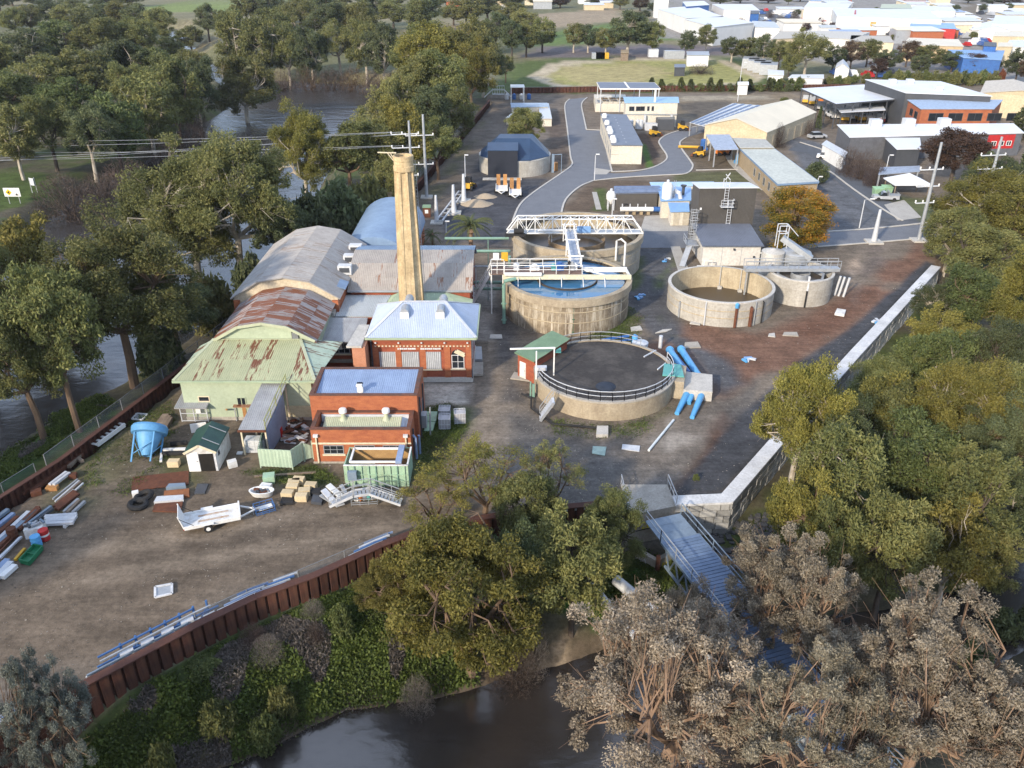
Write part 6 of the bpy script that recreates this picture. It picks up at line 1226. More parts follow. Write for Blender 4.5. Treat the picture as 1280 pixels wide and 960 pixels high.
# tan hall, long low office, carport, solar shed
rt, Wp, Q = qbuild('tan_hall', 'big cream gabled hall with tan side wall near the solar roof', 'hall', [(880, 156), (959, 165.5), (1021, 140), (955, 131)], (4.6, 4.2, 4.4, 4.6), tan_wall, roof_cream, ridge=2.2)
for k in range(5): door(rt, Wp[1], Wp[2], 4 + k * 4.4, 6.6 + k * 4.4, 2.9, M('roller_tan', (.48, .40, .28)), 'roller_door', handle=False)
rt, Wp, Q = qbuild('long_office', 'long low office with pale flat roof running toward the orange tree', 'office', [(972, 230), (1024, 227), (968, 185.5), (925, 185.5)], 3.4, tan_dark, M('office_roof', (.50, .52, .47), (.42, .44, .40), scale=.2), fascia=roof_shed_blue)
for k in range(6): window(rt, Wp[3], Wp[0], 12 + k * 3.6, 13.3 + k * 3.6, .9, 2.4, galv, glass)
for t in (1.5, 4.2): window(rt, Wp[0], Wp[1], t, t + 1.5, .8, 2.3, galv, glass)
qbuild('grey_link_roof', 'pale grey flat roof joining the tan hall and the office', 'building', [(925, 184.5), (968, 184.5), (957, 174), (915, 172)], 3.7, tan_dark, M('link_roof_grey', (.46, .46, .42)))
rt, Wp, Q = qbuild('machine_carport', 'slate blue carport full of orange machinery beside the tan hall', 'carport', [(893.5, 187), (923.5, 186.5), (912, 168), (882.5, 168)], (3.6, 3.6, 4.2, 4.2), galv, M('carport_roof', (.36, .42, .52)), open_=True)
x, y = at(901, 192); 
def skid_steer(label, x, y, rz, m, s=1.0):
    rt = thing('small_loader', label, 'loader', (0, 0, 0)); part('body', MB().hexa([(-1.1, -.55, .45), (1.0, -.55, .45), (1.0, .55, .45), (-1.1, .55, .45), (-1.0, -.5, 1.25), (.7, -.5, 1.1), (.7, .5, 1.1), (-1.0, .5, 1.25)]), m, rt)
    part('cab', MB().hexa([(-.55, -.5, 1.2), (.5, -.5, 1.1), (.5, .5, 1.1), (-.55, .5, 1.2), (-.45, -.45, 2.1), (.25, -.45, 2.1), (.25, .45, 2.1), (-.45, .45, 2.1)]), black_rubber, rt)
    for sy in (-.68, .68): part('lift_arm', MB().bar((-1.0, sy, 1.35), (1.1, sy, .75), .14, .2), m, rt)
    part('bucket', MB().hexa([(1.1, -.85, .1), (1.8, -.85, .1), (1.8, .85, .1), (1.1, .85, .1), (1.1, -.85, .8), (1.25, -.85, .8), (1.25, .85, .8), (1.1, .85, .8)]), rust_steel, rt)
    for sx in (-.65, .6):
        for sy in (-.72, .72): part('wheel', MB().tube([(sx, sy - .14, .38), (sx, sy + .14, .38)], .38, 12), black_rubber, rt)
    place(rt, (x, y, 0), rz); rt.scale = (s, s, s); return rt
for k, (px, py, lab, m, rz, s) in enumerate(((900, 194, 'orange loader under the carport, nearest the tan hall corner', orange_paint, .4, 1.05), (908, 193, 'orange loader under the carport beside the blue drum', orange_paint, 1.2, 1.0), (874, 196, 'yellow loader with black cab parked on the dirt', yellow, 2.6, 1.05), (818, 170, 'yellow machine parked on brown earth right of the workshop', yellow, .3, 1.1), (853, 163, 'yellow machine parked at the corner of the two storey plant', yellow, 0, 1.1), (586, 237, 'yellow loader parked on the dark asphalt by the levee', yellow, 1.3, 1.15))): skid_steer(lab, *at(px, py), rz, m, s)
for px, py, m, lab in ((923, 204, pipe_blue, 'blue drum on a white base beside the carport'), (879, 187, blue_paint, 'dark blue bin at the left of the carport')): x, y = at(px, py); mb = MB(); mb.lathe([(.75, .5), (.75, 2.0), (.5, 2.3), (.02, 2.4)], 14, x, y); mb.obox(x, y, 0, 1.7, 1.5, .5); solo('blue_drum', mb, m, lab, 'drum', smooth=True)
x, y = at(866, 186); mb = MB(); mb.tube([(x - 3.2, y + .5, .4), (x + 2.2, y - .3, .4)], .3, 8); solo('yellow_boom', mb, yellow, 'long yellow boom lying left of the carport', 'boom')
rt, Wp, Q = qbuild('solar_shed', 'open shed carrying rows of blue solar panels', 'shed', [(862, 153), (882, 158), (954, 132), (916, 129)], (3.2, 3.2, 3.4, 3.4), galv, galv_white, open_=True)
for r in range(4):
    for k in range(11):
        u, v = (r + .5) / 4, (k + .5) / 11; p = (Q[0] * (1 - u) + Q[1] * u) * (1 - v) + (Q[3] * (1 - u) + Q[2] * u) * v; du = (Q[1] - Q[0]) * .5 / 4 * .62; dv = (Q[3] - Q[0]) * .5 / 11 * .96; z = Vector((0, 0, .1)); part('solar_panel', MB().slab([tuple(p - du - dv + z), tuple(p + du - dv + z), tuple(p + du + dv + z), tuple(p - du + dv + z)], .05), M('solar_blue', (.03, .075, .2), rough=.3), rt)
# industrial estate on the right
rt, Wp, Q = qbuild('long_grey_shed', 'long charcoal industrial shed with pale roof and three roof coolers', 'shed', [(1062, 171.5), (1281, 166), (1267, 154), (1046, 155.5)], (4.8, 4.8, 5.6, 5.6), M('charcoal_wall', (.12, .125, .14)), roof_white)
vents(rt, Q, [(.2, .82), (.39, .85), (.59, .85)], galv_white, (2.2, 2.0, 1.6), 'roof_cooler')
L_ = (Vector(Wp[1]) - Vector(Wp[0])).length; d = (Vector(Wp[1]) - Vector(Wp[0])).normalized(); n_ = Vector((d.y, -d.x))
def panel_on(rt, a, b_, t0, t1, z0, z1, m, name, o=.05): return door(rt, a, b_, t0, t1, z1, m, name, z0, False)
panel_on(rt, Wp[0], Wp[1], L_ * .80, L_ * .96, 1.6, 4.5, red_paint, 'red_panel')
for k in range(3): window(rt, Wp[0], Wp[1], L_ * (.825 + k * .045), L_ * (.855 + k * .045), 2.2, 3.2, white_paint, glass, out=.14)
qbuild('grey_shed_porch', 'charcoal porch with pale roof on the front of the long industrial shed', 'porch', [(1121, 186.5), (1152, 186), (1150, 172), (1106, 172)], (4.0, 4.0, 4.5, 4.5), clad_dark, roof_white)
rt, Wp, Q = qbuild('brick_office', 'orange brick office with blue grey roof behind the long shed', 'office', [(1151, 136), (1243, 136), (1254, 124.5), (1134, 124.5)], (6.6, 6.6, 6.8, 6.8), brick_orange, M('office_blue_roof', (.36, .46, .60)))
for k in range(7): window(rt, Wp[0], Wp[1], 2 + k * 4.6, 5.4 + k * 4.6, 3.8, 5.6, clad_dark, glass)
for k in range(2): window(rt, Wp[3], Wp[0], 3 + k * 4, 5.5 + k * 4, 3.8, 5.4, clad_dark, glass); window(rt, Wp[3], Wp[0], 3 + k * 4, 5.5 + k * 4, .8, 2.4, clad_dark, glass)
qbuild('white_open_shed', 'large white roofed open shed sheltering yellow trucks', 'shed', [(1045, 130), (1132, 123), (1080, 105.5), (1001, 110.5)], 6.0, clad_dark, roof_white, open_=True, fascia=clad_dark)
qbuild('small_open_carport', 'small white roofed carport in front of the truck shed', 'carport', [(1051, 140.5), (1107, 137.5), (1104, 131.5), (1046, 135)], 4.0, clad_dark, roof_white, open_=True)
rt, Wp, Q = qbuild('grey_depot', 'wide charcoal depot with white roof behind the brick office', 'depot', [(1132, 116), (1241, 120), (1176, 101.5), (1081, 99)], (8.2, 8.2, 8.6, 8.6), clad_dark, roof_white); vents(rt, Q, [(.2, .7), (.45, .75), (.55, .3)], galv_white, (1.6, 1.6, 1.2))
qbuild('cream_hall', 'broad cream roofed hall at the right edge behind the depot', 'hall', [(1225, 116), (1330, 122), (1300, 108), (1232, 101)], 6.0, tan_wall, M('cream_roof', (.58, .53, .45)), ridge=1.2)
qbuild('white_gatehouse', 'white gatehouse against the charcoal gable of the long shed', 'gatehouse', [(1027, 180), (1055, 196), (1060, 190), (1033, 175)], 2.8, white_paint, galv_white)
def vehicle(name, label, cat, px, py, rz, body, tray=False, s=1.0, group=None):
    rt = thing(name, label, cat, (0, 0, 0), group); part('body', MB().hexa([(-2.2, -.85, .35), (2.2, -.85, .35), (2.2, .85, .35), (-2.2, .85, .35), (-2.15, -.82, .95), (2.1, -.8, .85), (2.1, .8, .85), (-2.15, .82, .95)]), body, rt)
    a, b_ = (-.1, 1.2) if tray else (-1.6, 1.1); part('cabin', MB().hexa([(a, -.78, .9), (b_, -.78, .88), (b_, .78, .88), (a, .78, .9), (a + .2, -.66, 1.5), (b_ - .6, -.66, 1.5), (b_ - .6, .66, 1.5), (a + .2, .66, 1.5)]), glass_car, rt); part('cabin_roof', MB().box(a + .22, b_ - .62, -.64, .64, 1.5, 1.54), body, rt)
    if tray: mb = MB(); mb.box(-2.2, -.25, -.88, .88, .97, 1.05); mb.box(-2.2, -2.14, -.88, .88, 1.05, 1.3); mb.box(-.4, -.32, -.88, .88, 1.05, 1.7); part('tray', mb, galv, rt)
    for sx in (-1.35, 1.35):
        for sy in (-.8, .8): part('wheel', MB().tube([(sx, sy - .1, .33), (sx, sy + .1, .33)], .33, 12), black_rubber, rt)
    place(rt, (*at(px, py), 0), rz); rt.scale = (s, s, s); return rt
car_white, car_silver, car_dark, car_red, car_blue = [M('car_' + n, c, rough=.3, fine=False, spec=.5) for n, c in (('white', (.75, .75, .75)), ('silver', (.4, .42, .45)), ('dark', (.03, .032, .04)), ('red', (.4, .02, .02)), ('blue', (.04, .1, .3)))]
vehicle('parked_car', 'white car with dark tail parked by the white gatehouse', 'car', 1034, 199, -.4, car_white); vehicle('parked_car', 'silver blue car in the lane behind the gatehouse', 'car', 1021, 173, .2, car_silver); vehicle('parked_ute', 'pale work ute with tray beside the two green bins', 'ute', 1106, 250, 3.0, car_silver, True); vehicle('parked_car', 'dark car in the opening of the charcoal porch', 'car', 1137, 201, 1.5, car_dark)
tk = ((1008, 128, yellow, 'yellow truck at the far left corner of the big truck shed'), (1014, 130, yellow, 'yellow truck, second from the left corner of the big truck shed'), (1020, 127, orange_paint, 'orange truck under the white roofed truck shed'), (1026, 136, car_white, 'white truck by the front left column of the truck shed'), (1034, 140, car_white, 'white truck between the truck shed and the small carport'), (1040, 147, car_white, 'white truck just left of the small carport'), (1056, 150, yellow, 'yellow truck at the left end under the small carport'), (1064, 148, car_white, 'white truck second from the left under the small carport'), (1072, 150, yellow, 'yellow truck in the middle of the small carport'), (1080, 147, cream, 'cream truck in the middle of the small carport'), (1086, 150, car_white, 'white truck right of the middle under the small carport'), (1094, 151, cream, 'cream truck at the right end of the small carport'), (1100, 152, car_red, 'red truck at the end of the small carport'), (1112, 146, car_white, 'white truck alone in the yard right of the small carport'))
for k, (px, py, m, lab) in enumerate(tk): vehicle('work_truck', lab, 'truck', px, py, 1.2 + .2 * (k % 3), m, True, 1.25, 'work trucks at the depot')
for k, px in enumerate((1096, 1107)):
    x, y = at(px, 246 - 2 * k); rt = thing('green_bin', ('pale green waste bin, the one nearer the road', 'pale green waste bin, the one nearer the shelter')[k], 'bin', (x, y, 0)); part('body', MB().hexa([(x - .7, y - .6, .15), (x + .7, y - .6, .15), (x + .7, y + .6, .15), (x - .7, y + .6, .15), (x - .85, y - .7, 1.5), (x + .85, y - .7, 1.5), (x + .85, y + .7, 1.5), (x - .85, y + .7, 1.5)]), M('bin_green', (.26, .42, .26)), rt); part('lid', MB().slab([(x - .9, y - .75, 1.56), (x + .9, y - .75, 1.56), (x + .9, y + .75, 1.75), (x - .9, y + .75, 1.75)], .06), M('bin_lid', (.3, .5, .3)), rt)
x, y = at(1131, 243); rt = thing('picnic_shelter', 'square picnic shelter with pale pyramid roof near the bare trees', 'shelter', (x, y, 0)); part('roof', MB().add([(x - 3.4, y - 2.6, 2.4), (x + 3.4, y - 2.6, 2.4), (x + 3.4, y + 2.6, 2.4), (x - 3.4, y + 2.6, 2.4), (x, y, 3.9), (x - 3.4, y - 2.6, 2.25), (x + 3.4, y - 2.6, 2.25), (x + 3.4, y + 2.6, 2.25), (x - 3.4, y + 2.6, 2.25)], [(0, 1, 4), (1, 2, 4), (2, 3, 4), (3, 0, 4), (8, 7, 6, 5), (0, 5, 6, 1), (1, 6, 7, 2), (2, 7, 8, 3), (3, 8, 5, 0)]), roof_white, rt)
for a in (-3, 3):
    for b_ in (-2.2, 2.2): part('post', MB().bar((x + a, y + b_, 0), (x + a, y + b_, 2.3), .15), timber, rt)
qbuild('flat_canopy', 'flat blue grey canopy roof behind the picnic shelter', 'canopy', [(1098, 218), (1150, 214), (1150, 207), (1100, 209)], 2.8, galv, M('canopy_blue', (.34, .40, .5)), open_=True)
# poles, lamps, wires
def steel_pole(px, pyb, pyt, r, label, arms=(), cat='power pole', pxt=None):
    x, y = at(px, pyb); zt_ = zat(pyt, y); rt = thing('steel_pole', label, cat, (x, y, 0)); part('shaft', MB().tube([(x, y, 0), (x, y, zt_)], r * (.72 if arms else 1), 12, r * .45), galv if arms else galv_white, rt, smooth=True); part('footing', MB().obox(x, y, 0, r * 5, r * 5, .25), concrete_pale, rt)
    tips = []
    for dz, half in arms:
        part('crossarm', MB().bar((x - half, y, zt_ - dz), (x + half * .5, y, zt_ - dz + .15), .14), galv_white, rt)
        for sx in (-half, -half * .4, half * .5): part('insulator', MB().lathe([(.07, 0), (.14, .1), (.07, .2), (.14, .3), (.05, .45)], 8, x + sx, y, zt_ - dz + .05), white_paint, rt)
        tips.append((x - half, y, zt_ - dz + .4)); tips.append((x - half * .4, y, zt_ - dz + .4))
    return rt, tips
_, tA = steel_pole(517, 262, 151, .38, 'tall steel power pole just behind the chimney top', ((2.2, 3.0), (4.4, 3.0), (9, 2.2))); _, tB = steel_pole(533.5, 247, 143, .42, 'tall steel power pole right of the chimney', ((3.6, 3.2), (8.6, 2.8)))
_, tC = steel_pole(1148, 301, 178, .42, 'leaning looking steel power pole at the edge of the right hand trees', ((4, 2.2), (6.5, 2.2), (9, 1.8))); steel_pole(1226, 270, 171, .42, 'steel power pole rising behind the yellow green gum', ((3, 2.6), (5.2, 2.6), (7, 2.2)))
for k, (x, y, z) in enumerate(tA[:4] + tB[:2]):
    mb = MB(); y0_ = 174 + (0, 9, 13, 26, 33, 29)[k]; far_ = Vector((-150, 205 - 4 * k, 0)); far_.z = zat(y0_, far_.y); P_ = []
    for i in range(15): t = i / 14; p = Vector((x, y, z)).lerp(far_, t); p.z -= 10 * t * (1 - t) * .35; P_.append(tuple(p))
    mb.tube(P_, .03, 4, cap=False); solo('power_line', mb, galv, ('highest', 'second highest', 'third highest', 'lowest', 'fifth', 'fourth')[k] + ' grey power line strung from the steel poles across the river', 'wire', 'power lines over the river')
for px, pb, pt, r, lab in ((546, 279, 244, .4, 'short thick steel post, nearest the palm tree'), (567.5, 267, 231, .48, 'short thick steel post in the middle of three on the asphalt'), (580, 252, 217.5, .48, 'short thick steel post nearest the yellow loader'), (1092, 303, 262, .45, 'fat white steel post standing alone beside the road')): steel_pole(px, pb, pt, r, lab, cat='steel post')
def lamp(px, pb, pt, label, arm=1.2):
    x, y = at(px, pb); zt_ = zat(pt, y); rt = thing('street_lamp', label, 'street lamp', (x, y, 0)); part('pole', MB().tube([(x, y, 0), (x, y, zt_), (x + arm, y, zt_ + .2)], .1, 8, .06), galv_white, rt, smooth=True); part('lamp_head', MB().obox(x + arm, y, zt_ + .12, .7, .3, .14), white_paint, rt)
lamp(1074, 285, 250, 'street lamp on the corner of the dark access road'); lamp(922, 127, 79, 'very tall white street lamp rising above the solar shed', 1.0); lamp(743, 226, 194, 'small street lamp at the road bend by the workshop', .4); lamp(582, 236, 195, 'thin lamp post behind the yellow loader', .3); lamp(1105, 225, 195, 'thin street lamp in the bed of bare trees', .5); lamp(765, 270, 250, 'short lamp post on the brown bed behind the clarifier', .3); lamp(558, 292, 278, 'short dark lamp post beside the palm tree', .2); lamp(1021, 235, 222, 'short lamp post at the corner of the long office', .4)
a, b_ = at3(549, 276, .5), at3(577, 239, .5); rt = thing('lying_frame', 'blue tipped steel ladder frame lying between the thick posts', 'frame', a)
for o in (-.5, .5): part('rail', MB().bar((a[0] + o, a[1], .5), (b_[0] + o, b_[1], .5), .22), galv_white, rt)
for k in range(9): t = k / 8; part('rung', MB().bar((a[0] - .5 + (b_[0] - a[0]) * t, a[1] + (b_[1] - a[1]) * t, .5), (a[0] + .5 + (b_[0] - a[0]) * t, a[1] + (b_[1] - a[1]) * t, .5), .15), galv, rt)
for px, py, w_, lab in ((595, 257, 2.9, 'pale gravel heap on dark asphalt, the nearer bigger one'), (607, 248, 2.1, 'pale gravel heap on dark asphalt, the farther flat one')):
    x, y = at(px, py); rr = random.Random(px); mb = MB(); n = 16; prof = [(1, 0), (.82, .12), (.55, .42), (.25, .72), (.03, .82)]
    vs = [(x + w_ * f * (1 + rr.uniform(-.08, .08)) * cos(2 * pi * j / n), y + 1 + w_ * .8 * f * (1 + rr.uniform(-.08, .08)) * sin(2 * pi * j / n), h * w_ * .38) for f, h in prof for j in range(n)]; mb.add(vs, [(i * n + j, i * n + (j + 1) % n, (i + 1) * n + (j + 1) % n, (i + 1) * n + j) for i in range(4) for j in range(n)]); solo('gravel_heap', mb, M('gravel_pale', (.42, .34, .24), (.32, .26, .19), scale=4, bump=.5), lab, 'gravel heap', smooth=True)
for px, py, lab in ((627, 243, 'white plant trailer with raised timber ramps, left of the pair'), (644, 248, 'white plant trailer with raised timber ramps, right of the pair')):
    x, y = at(px, py); rt = thing('plant_trailer', lab, 'trailer', (x, y, 0)); mb = MB(); mb.box(x - 1.1, x + 1.1, y, y + 3.6, .6, .8); mb.box(x - 1.1, x - 1.0, y, y + 3.6, .8, 1.1); mb.box(x + 1.0, x + 1.1, y, y + 3.6, .8, 1.1); mb.bar((x - .8, y, .7), (x, y - 1.6, .6), .14); mb.bar((x + .8, y, .7), (x, y - 1.6, .6), .14); part('frame', mb, white_paint, rt)
    for o in (-.62, .62): part('ramp', MB().box(x + o - .35, x + o + .35, y + 3.6, y + 3.75, .8, 2.8), timber_orange, rt)
    for o in (-1.2, 1.2): part('wheel', MB().tube([(x + o - .12, y + 1.2, .4), (x + o + .12, y + 1.2, .4)], .4, 12), black_rubber, rt)
x, y = at(534, 271); rt = thing('field_cabinet', 'rust coloured cabinet with green lid and white notice', 'cabinet', (x, y, 0)); part('body', MB().box(x - .6, x + .6, y - .4, y + .4, 0, 1.7), rust_steel, rt); part('lid', MB().slab([(x - .7, y - .5, 1.72), (x + .7, y - .5, 1.72), (x + .7, y + .5, 1.95), (x - .7, y + .5, 1.95)], .08), green_mid, rt); part('notice', MB().box(x - .3, x + .25, y - .44, y - .41, .7, 1.3), white_paint, rt)
# signs across the river: white board with a yellow diamond, and a small blue grey board
x, y = at(18, 252, -2.2); rt = thing('warning_sign', 'white sign board with yellow diamond symbol on the far grassy bank', 'sign', (x, y, zg(x, y))); z = zg(x, y)
part('board', MB().box(x - 1.5, x + 1.5, y, y + .08, z + 1.4, z + 3.0), white_paint, rt)
part('diamond', MB().add([(x - 1.2, y - .03, z + 2.2), (x - .6, y - .03, z + 1.6), (x, y - .03, z + 2.2), (x - .6, y - .03, z + 2.8)], [(0, 1, 2, 3)]), M('sign_yellow', (.8, .5, .02)), rt); mb = MB(); mb.obox(x - .55, y - .05, z + 1.9, .2, .02, .5); mb.obox(x - .7, y - .05, z + 2.1, .3, .02, .14); mb.obox(x + .85, y - .03, z + 1.6, .55, .02, .2); mb.obox(x + .8, y - .03, z + 1.78, .2, .02, .2); part('symbol', mb, black_rubber, rt)
for o in (-1, 1): part('post', MB().bar((x + o, y + .12, z), (x + o, y + .12, z + 2.9), .1), galv, rt)
x, y = at(43, 240, -2.2); z = zg(x, y); rt = thing('small_sign', 'small pale blue board turned sideways on the far grassy bank', 'sign', (x, y, z)); part('board', MB().bar((x - .5, y + .2, z + 2.2), (x + .5, y - .2, z + 2.2), .08, 1.4), galv_white, rt)
for o in (-.5, .5): part('post', MB().bar((x + o, y + .15, z), (x + o, y + .15, z + 3), .1), galv, rt)
# storage yard
def stock(name, label, cat, bars, m, w_=.16, h=None, z=.1, group=None):
    rt = thing(name, label, cat, (*at(*bars[0][0], z), 0), group)
    for k, (a, b_) in enumerate(bars):
        mb = MB(); zz = z + .006 * k; mb.bar(at3(*a, zz), at3(*b_, zz), w_, h or w_); part({'timber': 'beam'}.get(name, 'length'), mb, m[k % len(m)] if isinstance(m, list) else m, rt)
    return rt
def boxy(name, label, cat, px, z0, s_, m, rz=0.0, group=None):
    x, y = at(*px); mb = MB(); mb.obox(x, y, z0, *s_, rz); return solo(name, mb, m, label, cat, group)
# blue hopper
x, y = at(182, 577); rt = thing('blue_hopper', 'big pale blue bell shaped steel hopper on spindly legs in the yard', 'hopper', (x, y, 0))
part('cone', MB().lathe([(.3, .55), (.36, .5), (.75, 1.25), (1.05, 2.1), (1.12, 2.5)], 24, x, y), hopper_blue, rt, smooth=True); part('top_ring', MB().lathe([(1.12, 2.45), (1.5, 2.52), (1.55, 3.05), (1.42, 3.25), (.9, 3.35), (.02, 3.4)], 24, x, y), hopper_blue, rt, smooth=True)
for k in range(4): a = .6 + k * 1.57; part('leg', MB().bar((x + 1.25 * cos(a), y + 1.25 * sin(a), 2.5), (x + 1.2 * cos(a), y + 1.2 * sin(a), -.2), .12), hopper_blue, rt)
for k in range(4): a, b_ = .6 + k * 1.57, .6 + (k + 1) * 1.57; part('brace', MB().bar((x + 1.2 * cos(a), y + 1.2 * sin(a), .5), (x + 1.22 * cos(b_), y + 1.22 * sin(b_), 1.7), .06), hopper_blue, rt)
rt.rotation_euler = (rad(-46), rad(5), rad(6))
# garden shed
rt, Wp, Q = qbuild('garden_shed', 'little white sheet metal shed with dark green gabled roof and open door', 'shed', [(229, 566.5), (270, 565), (287, 534), (246, 536)], 2.0, white_worn, green_dark, inset=.22, ridge=.75)
w_ = hypot(Wp[1][0] - Wp[0][0], Wp[1][1] - Wp[0][1]); door(rt, Wp[0], Wp[1], w_ * .42, w_ * .9, 1.75, shade_void, 'doorway', handle=False); door(rt, Wp[0], Wp[1], .03, w_ * .4, 1.9, white_paint, 'door'); door(rt, Wp[0], Wp[1], w_ * .92, w_ * .99, 1.9, cap_white, 'door_frame', handle=False)  # doorway is a flat panel coloured like the shade inside
window(rt, Wp[1], Wp[2], .5, .85, 1.2, 1.6, clad_dark, glass, bars=0)
m0 = (Q[0] + Q[1]) / 2 + Vector((0, 0, .75))
for a in (Q[0], Q[1]): part('bargeboard', MB().bar(a + Vector((0, -.02, -.08)), m0 + Vector((0, -.02, -.08)), .05, .2), cream, rt)
for k in range(2):
    mb = MB()
    for a, b_ in ((Q[1], Q[2]),): p = a + (b_ - a) * (.25 + .5 * k); q_ = m0 + (b_ - a) * (.25 + .5 * k); mb.bar(p + Vector((0, 0, .1)), q_ + Vector((0, 0, .1)), .05); part('roof_batten', mb, galv, rt)
boxy('white_tank_box', 'white box standing against the side of the garden shed', 'box', (291, 583), 0, (.75, .55, .6), white_worn, .5); boxy('white_board', 'white panel leaning behind the garden shed', 'panel', (250, 543), .3, (1.4, .1, .9), white_paint, .3); boxy('blue_tray', 'small pale blue tray on the ground by the covered walkway post', 'tray', (300, 567), 0, (.5, .4, .12), galv_white)
# car trailer
T0, T1 = Vector((*at(232, 669, 0), 0)), Vector((*at(302, 655, 0), 0)); d = (T1 - T0).normalized(); n = Vector((-d.y, d.x, 0)); L_ = (T1 - T0).length; Wd = 1.9; ang = atan2(d.y, d.x); c0 = T0 + d * L_ / 2 + n * Wd / 2
rt = thing('car_trailer', 'white flat bed car trailer with raised rear ramp and drawbar', 'trailer', (0, 0, 0)); hl = L_ / 2
part('deck', MB().box(-hl, hl, -Wd / 2, Wd / 2, .52, .6), white_worn, rt)
for sy in (-1, 1): part('side_rail', MB().box(-hl, hl, sy * Wd / 2 - .05, sy * Wd / 2 + .05, .45, .74), white_paint, rt)
part('headboard', MB().box(hl - .06, hl + .05, -Wd / 2, Wd / 2, .55, .95), white_paint, rt)
mb = MB(); mb.bar((-hl - .02, -Wd / 2 + .05, .55), (-hl - .3, -Wd / 2 + .05, 1.75), .08); mb.bar((-hl - .02, Wd / 2 - .05, .55), (-hl - .3, Wd / 2 - .05, 1.75), .08); mb.hexa([(-hl, -Wd / 2 + .1, .6), (-hl + .05, -Wd / 2 + .1, .6), (-hl + .05, Wd / 2 - .1, .6), (-hl, Wd / 2 - .1, .6), (-hl - .3, -Wd / 2 + .1, 1.7), (-hl - .25, -Wd / 2 + .1, 1.7), (-hl - .25, Wd / 2 - .1, 1.7), (-hl - .3, Wd / 2 - .1, 1.7)]); part('ramp', mb, white_paint, rt)
for sy in (-1, 1): part('ramp_stay', MB().bar((-hl - .25, sy * Wd / 2, 1.55), (-hl + .75, sy * Wd / 2, .7), .03), black_rubber, rt)
for sy in (-.35, .35): part('rust_track', MB().box(-hl * .5, hl * .6, sy - .12, sy + .12, .602, .612), M('rust_track', (.5, .44, .38), (.35, .2, .1), scale=2.5), rt)
for sy in (-.75, .75): part('drawbar', MB().bar((hl, sy, .55), (hl + 1.25, 0, .5), .1), white_paint, rt)
mb = MB(); mb.bar((hl + 1.2, 0, .5), (hl + 1.5, 0, .5), .14); mb.bar((hl + 1.0, 0, 0), (hl + 1.0, 0, .8), .08); part('coupling', mb, galv, rt)
for sy in (-1, 1):
    mb = MB(); mb.tube([(-.35, sy * (Wd / 2 + .08), .33), (-.35, sy * (Wd / 2 + .28), .33)], .33, 16); wl_ = part('wheel', mb, black_rubber, rt); part('rim', MB().tube([(-.35, sy * (Wd / 2 + .27), .33), (-.35, sy * (Wd / 2 + .295), .33)], .17, 12), white_paint, wl_); part('mudguard', MB().box(-.8, .1, min(sy * (Wd / 2 + .06), sy * (Wd / 2 + .3)), max(sy * (Wd / 2 + .06), sy * (Wd / 2 + .3)), .7, .74), white_paint, rt)
for sy in (-.8, .8): part('tail_lamp', MB().box(-hl - .06, -hl - .01, sy - .15, sy + .15, .42, .5), red_paint, rt)
place(rt, (c0.x, c0.y, 0), ang)
# tyres, sheets, blocks
for px, py, lab in ((173, 633, 'black tyre lying flat in front of the other tyre'), (181, 623, 'black tyre leaning behind the flat tyre')):
    x, y = at(px, py); mb = MB(); ring = [(.62 + .22 * cos(t), .24 + .22 * sin(t)) for t in np.linspace(0, 2 * pi, 9)]; mb.lathe(ring, 20, x, y); o = solo('tyre', mb, black_rubber, lab, 'tyre', smooth=True); o.rotation_euler = (0, rad(4 if px < 175 else -12), 0)
boxy('white_bag', 'small white bag beside the tyres', 'bag', (170, 620), 0, (.5, .4, .45), white_paint, .4)
mb = MB(); mb.prism([at(164, 614), at(236, 606), at(236, 589), at(166, 597)], .0, .07); o = solo('rusty_mesh_sheet', mb, rust_steel, 'large rusty brown mesh sheet lying flat in front of the garden shed', 'sheet')
for k, (q, m, h, lab) in enumerate(((((191, 640), (226, 641), (229, 628), (195, 628)), rust_steel, .12, 'rusty plate lying behind the car trailer ramp'), (((193, 631), (230, 628), (230, 622), (197, 624)), galv_white, .3, 'stack of pale sheets behind the car trailer'), (((205, 624), (237, 622), (237, 613), (206, 616)), M('rust_orange', (.3, .12, .05), (.2, .08, .04)), .22, 'stack of orange rusty sheets nearest the mesh sheet'), (((208, 613), (233, 611), (232, 607), (212, 608)), truss_grey, .3, 'dark grey sheets at the back of the sheet stacks'), (((243, 618), (256, 618), (261, 606), (247, 606)), clad_dark, .12, 'dark framed panel lying alone right of the sheet stacks'), (((350, 632), (367, 631), (367, 622), (353, 622)), black_rubber, .2, 'black pallet in front of the cream blocks'), (((389, 630), (402, 632), (406, 622), (392, 620)), clad_dark, .25, 'dark grey pallet right of the cream blocks'), (((388, 620), (400, 622), (402, 614), (391, 613)), black_rubber, .35, 'black box right of the cream blocks'))):
    mb = MB(); mb.prism([at(*p) for p in q], 0, h); solo('sheet_stack', mb, m, lab, 'sheets')
for k, (px, py, lab) in enumerate(((360, 621, 'front left'), (366, 613, 'second from the front in the left row'), (368, 607, 'third from the front in the left row'), (374, 604, 'rearmost in the left row'), (377, 625, 'front right'), (381, 618, 'middle of the right row'), (389, 611, 'rearmost in the right row'), (218, 582, 'lying alone beside the blue hopper'))):
    boxy('cream_block', 'cream stone block, ' + lab, 'block', (px, py), 0, (.95, .62, .55), cream_block, .12 * (k % 3) - .1, 'cream blocks in the yard')
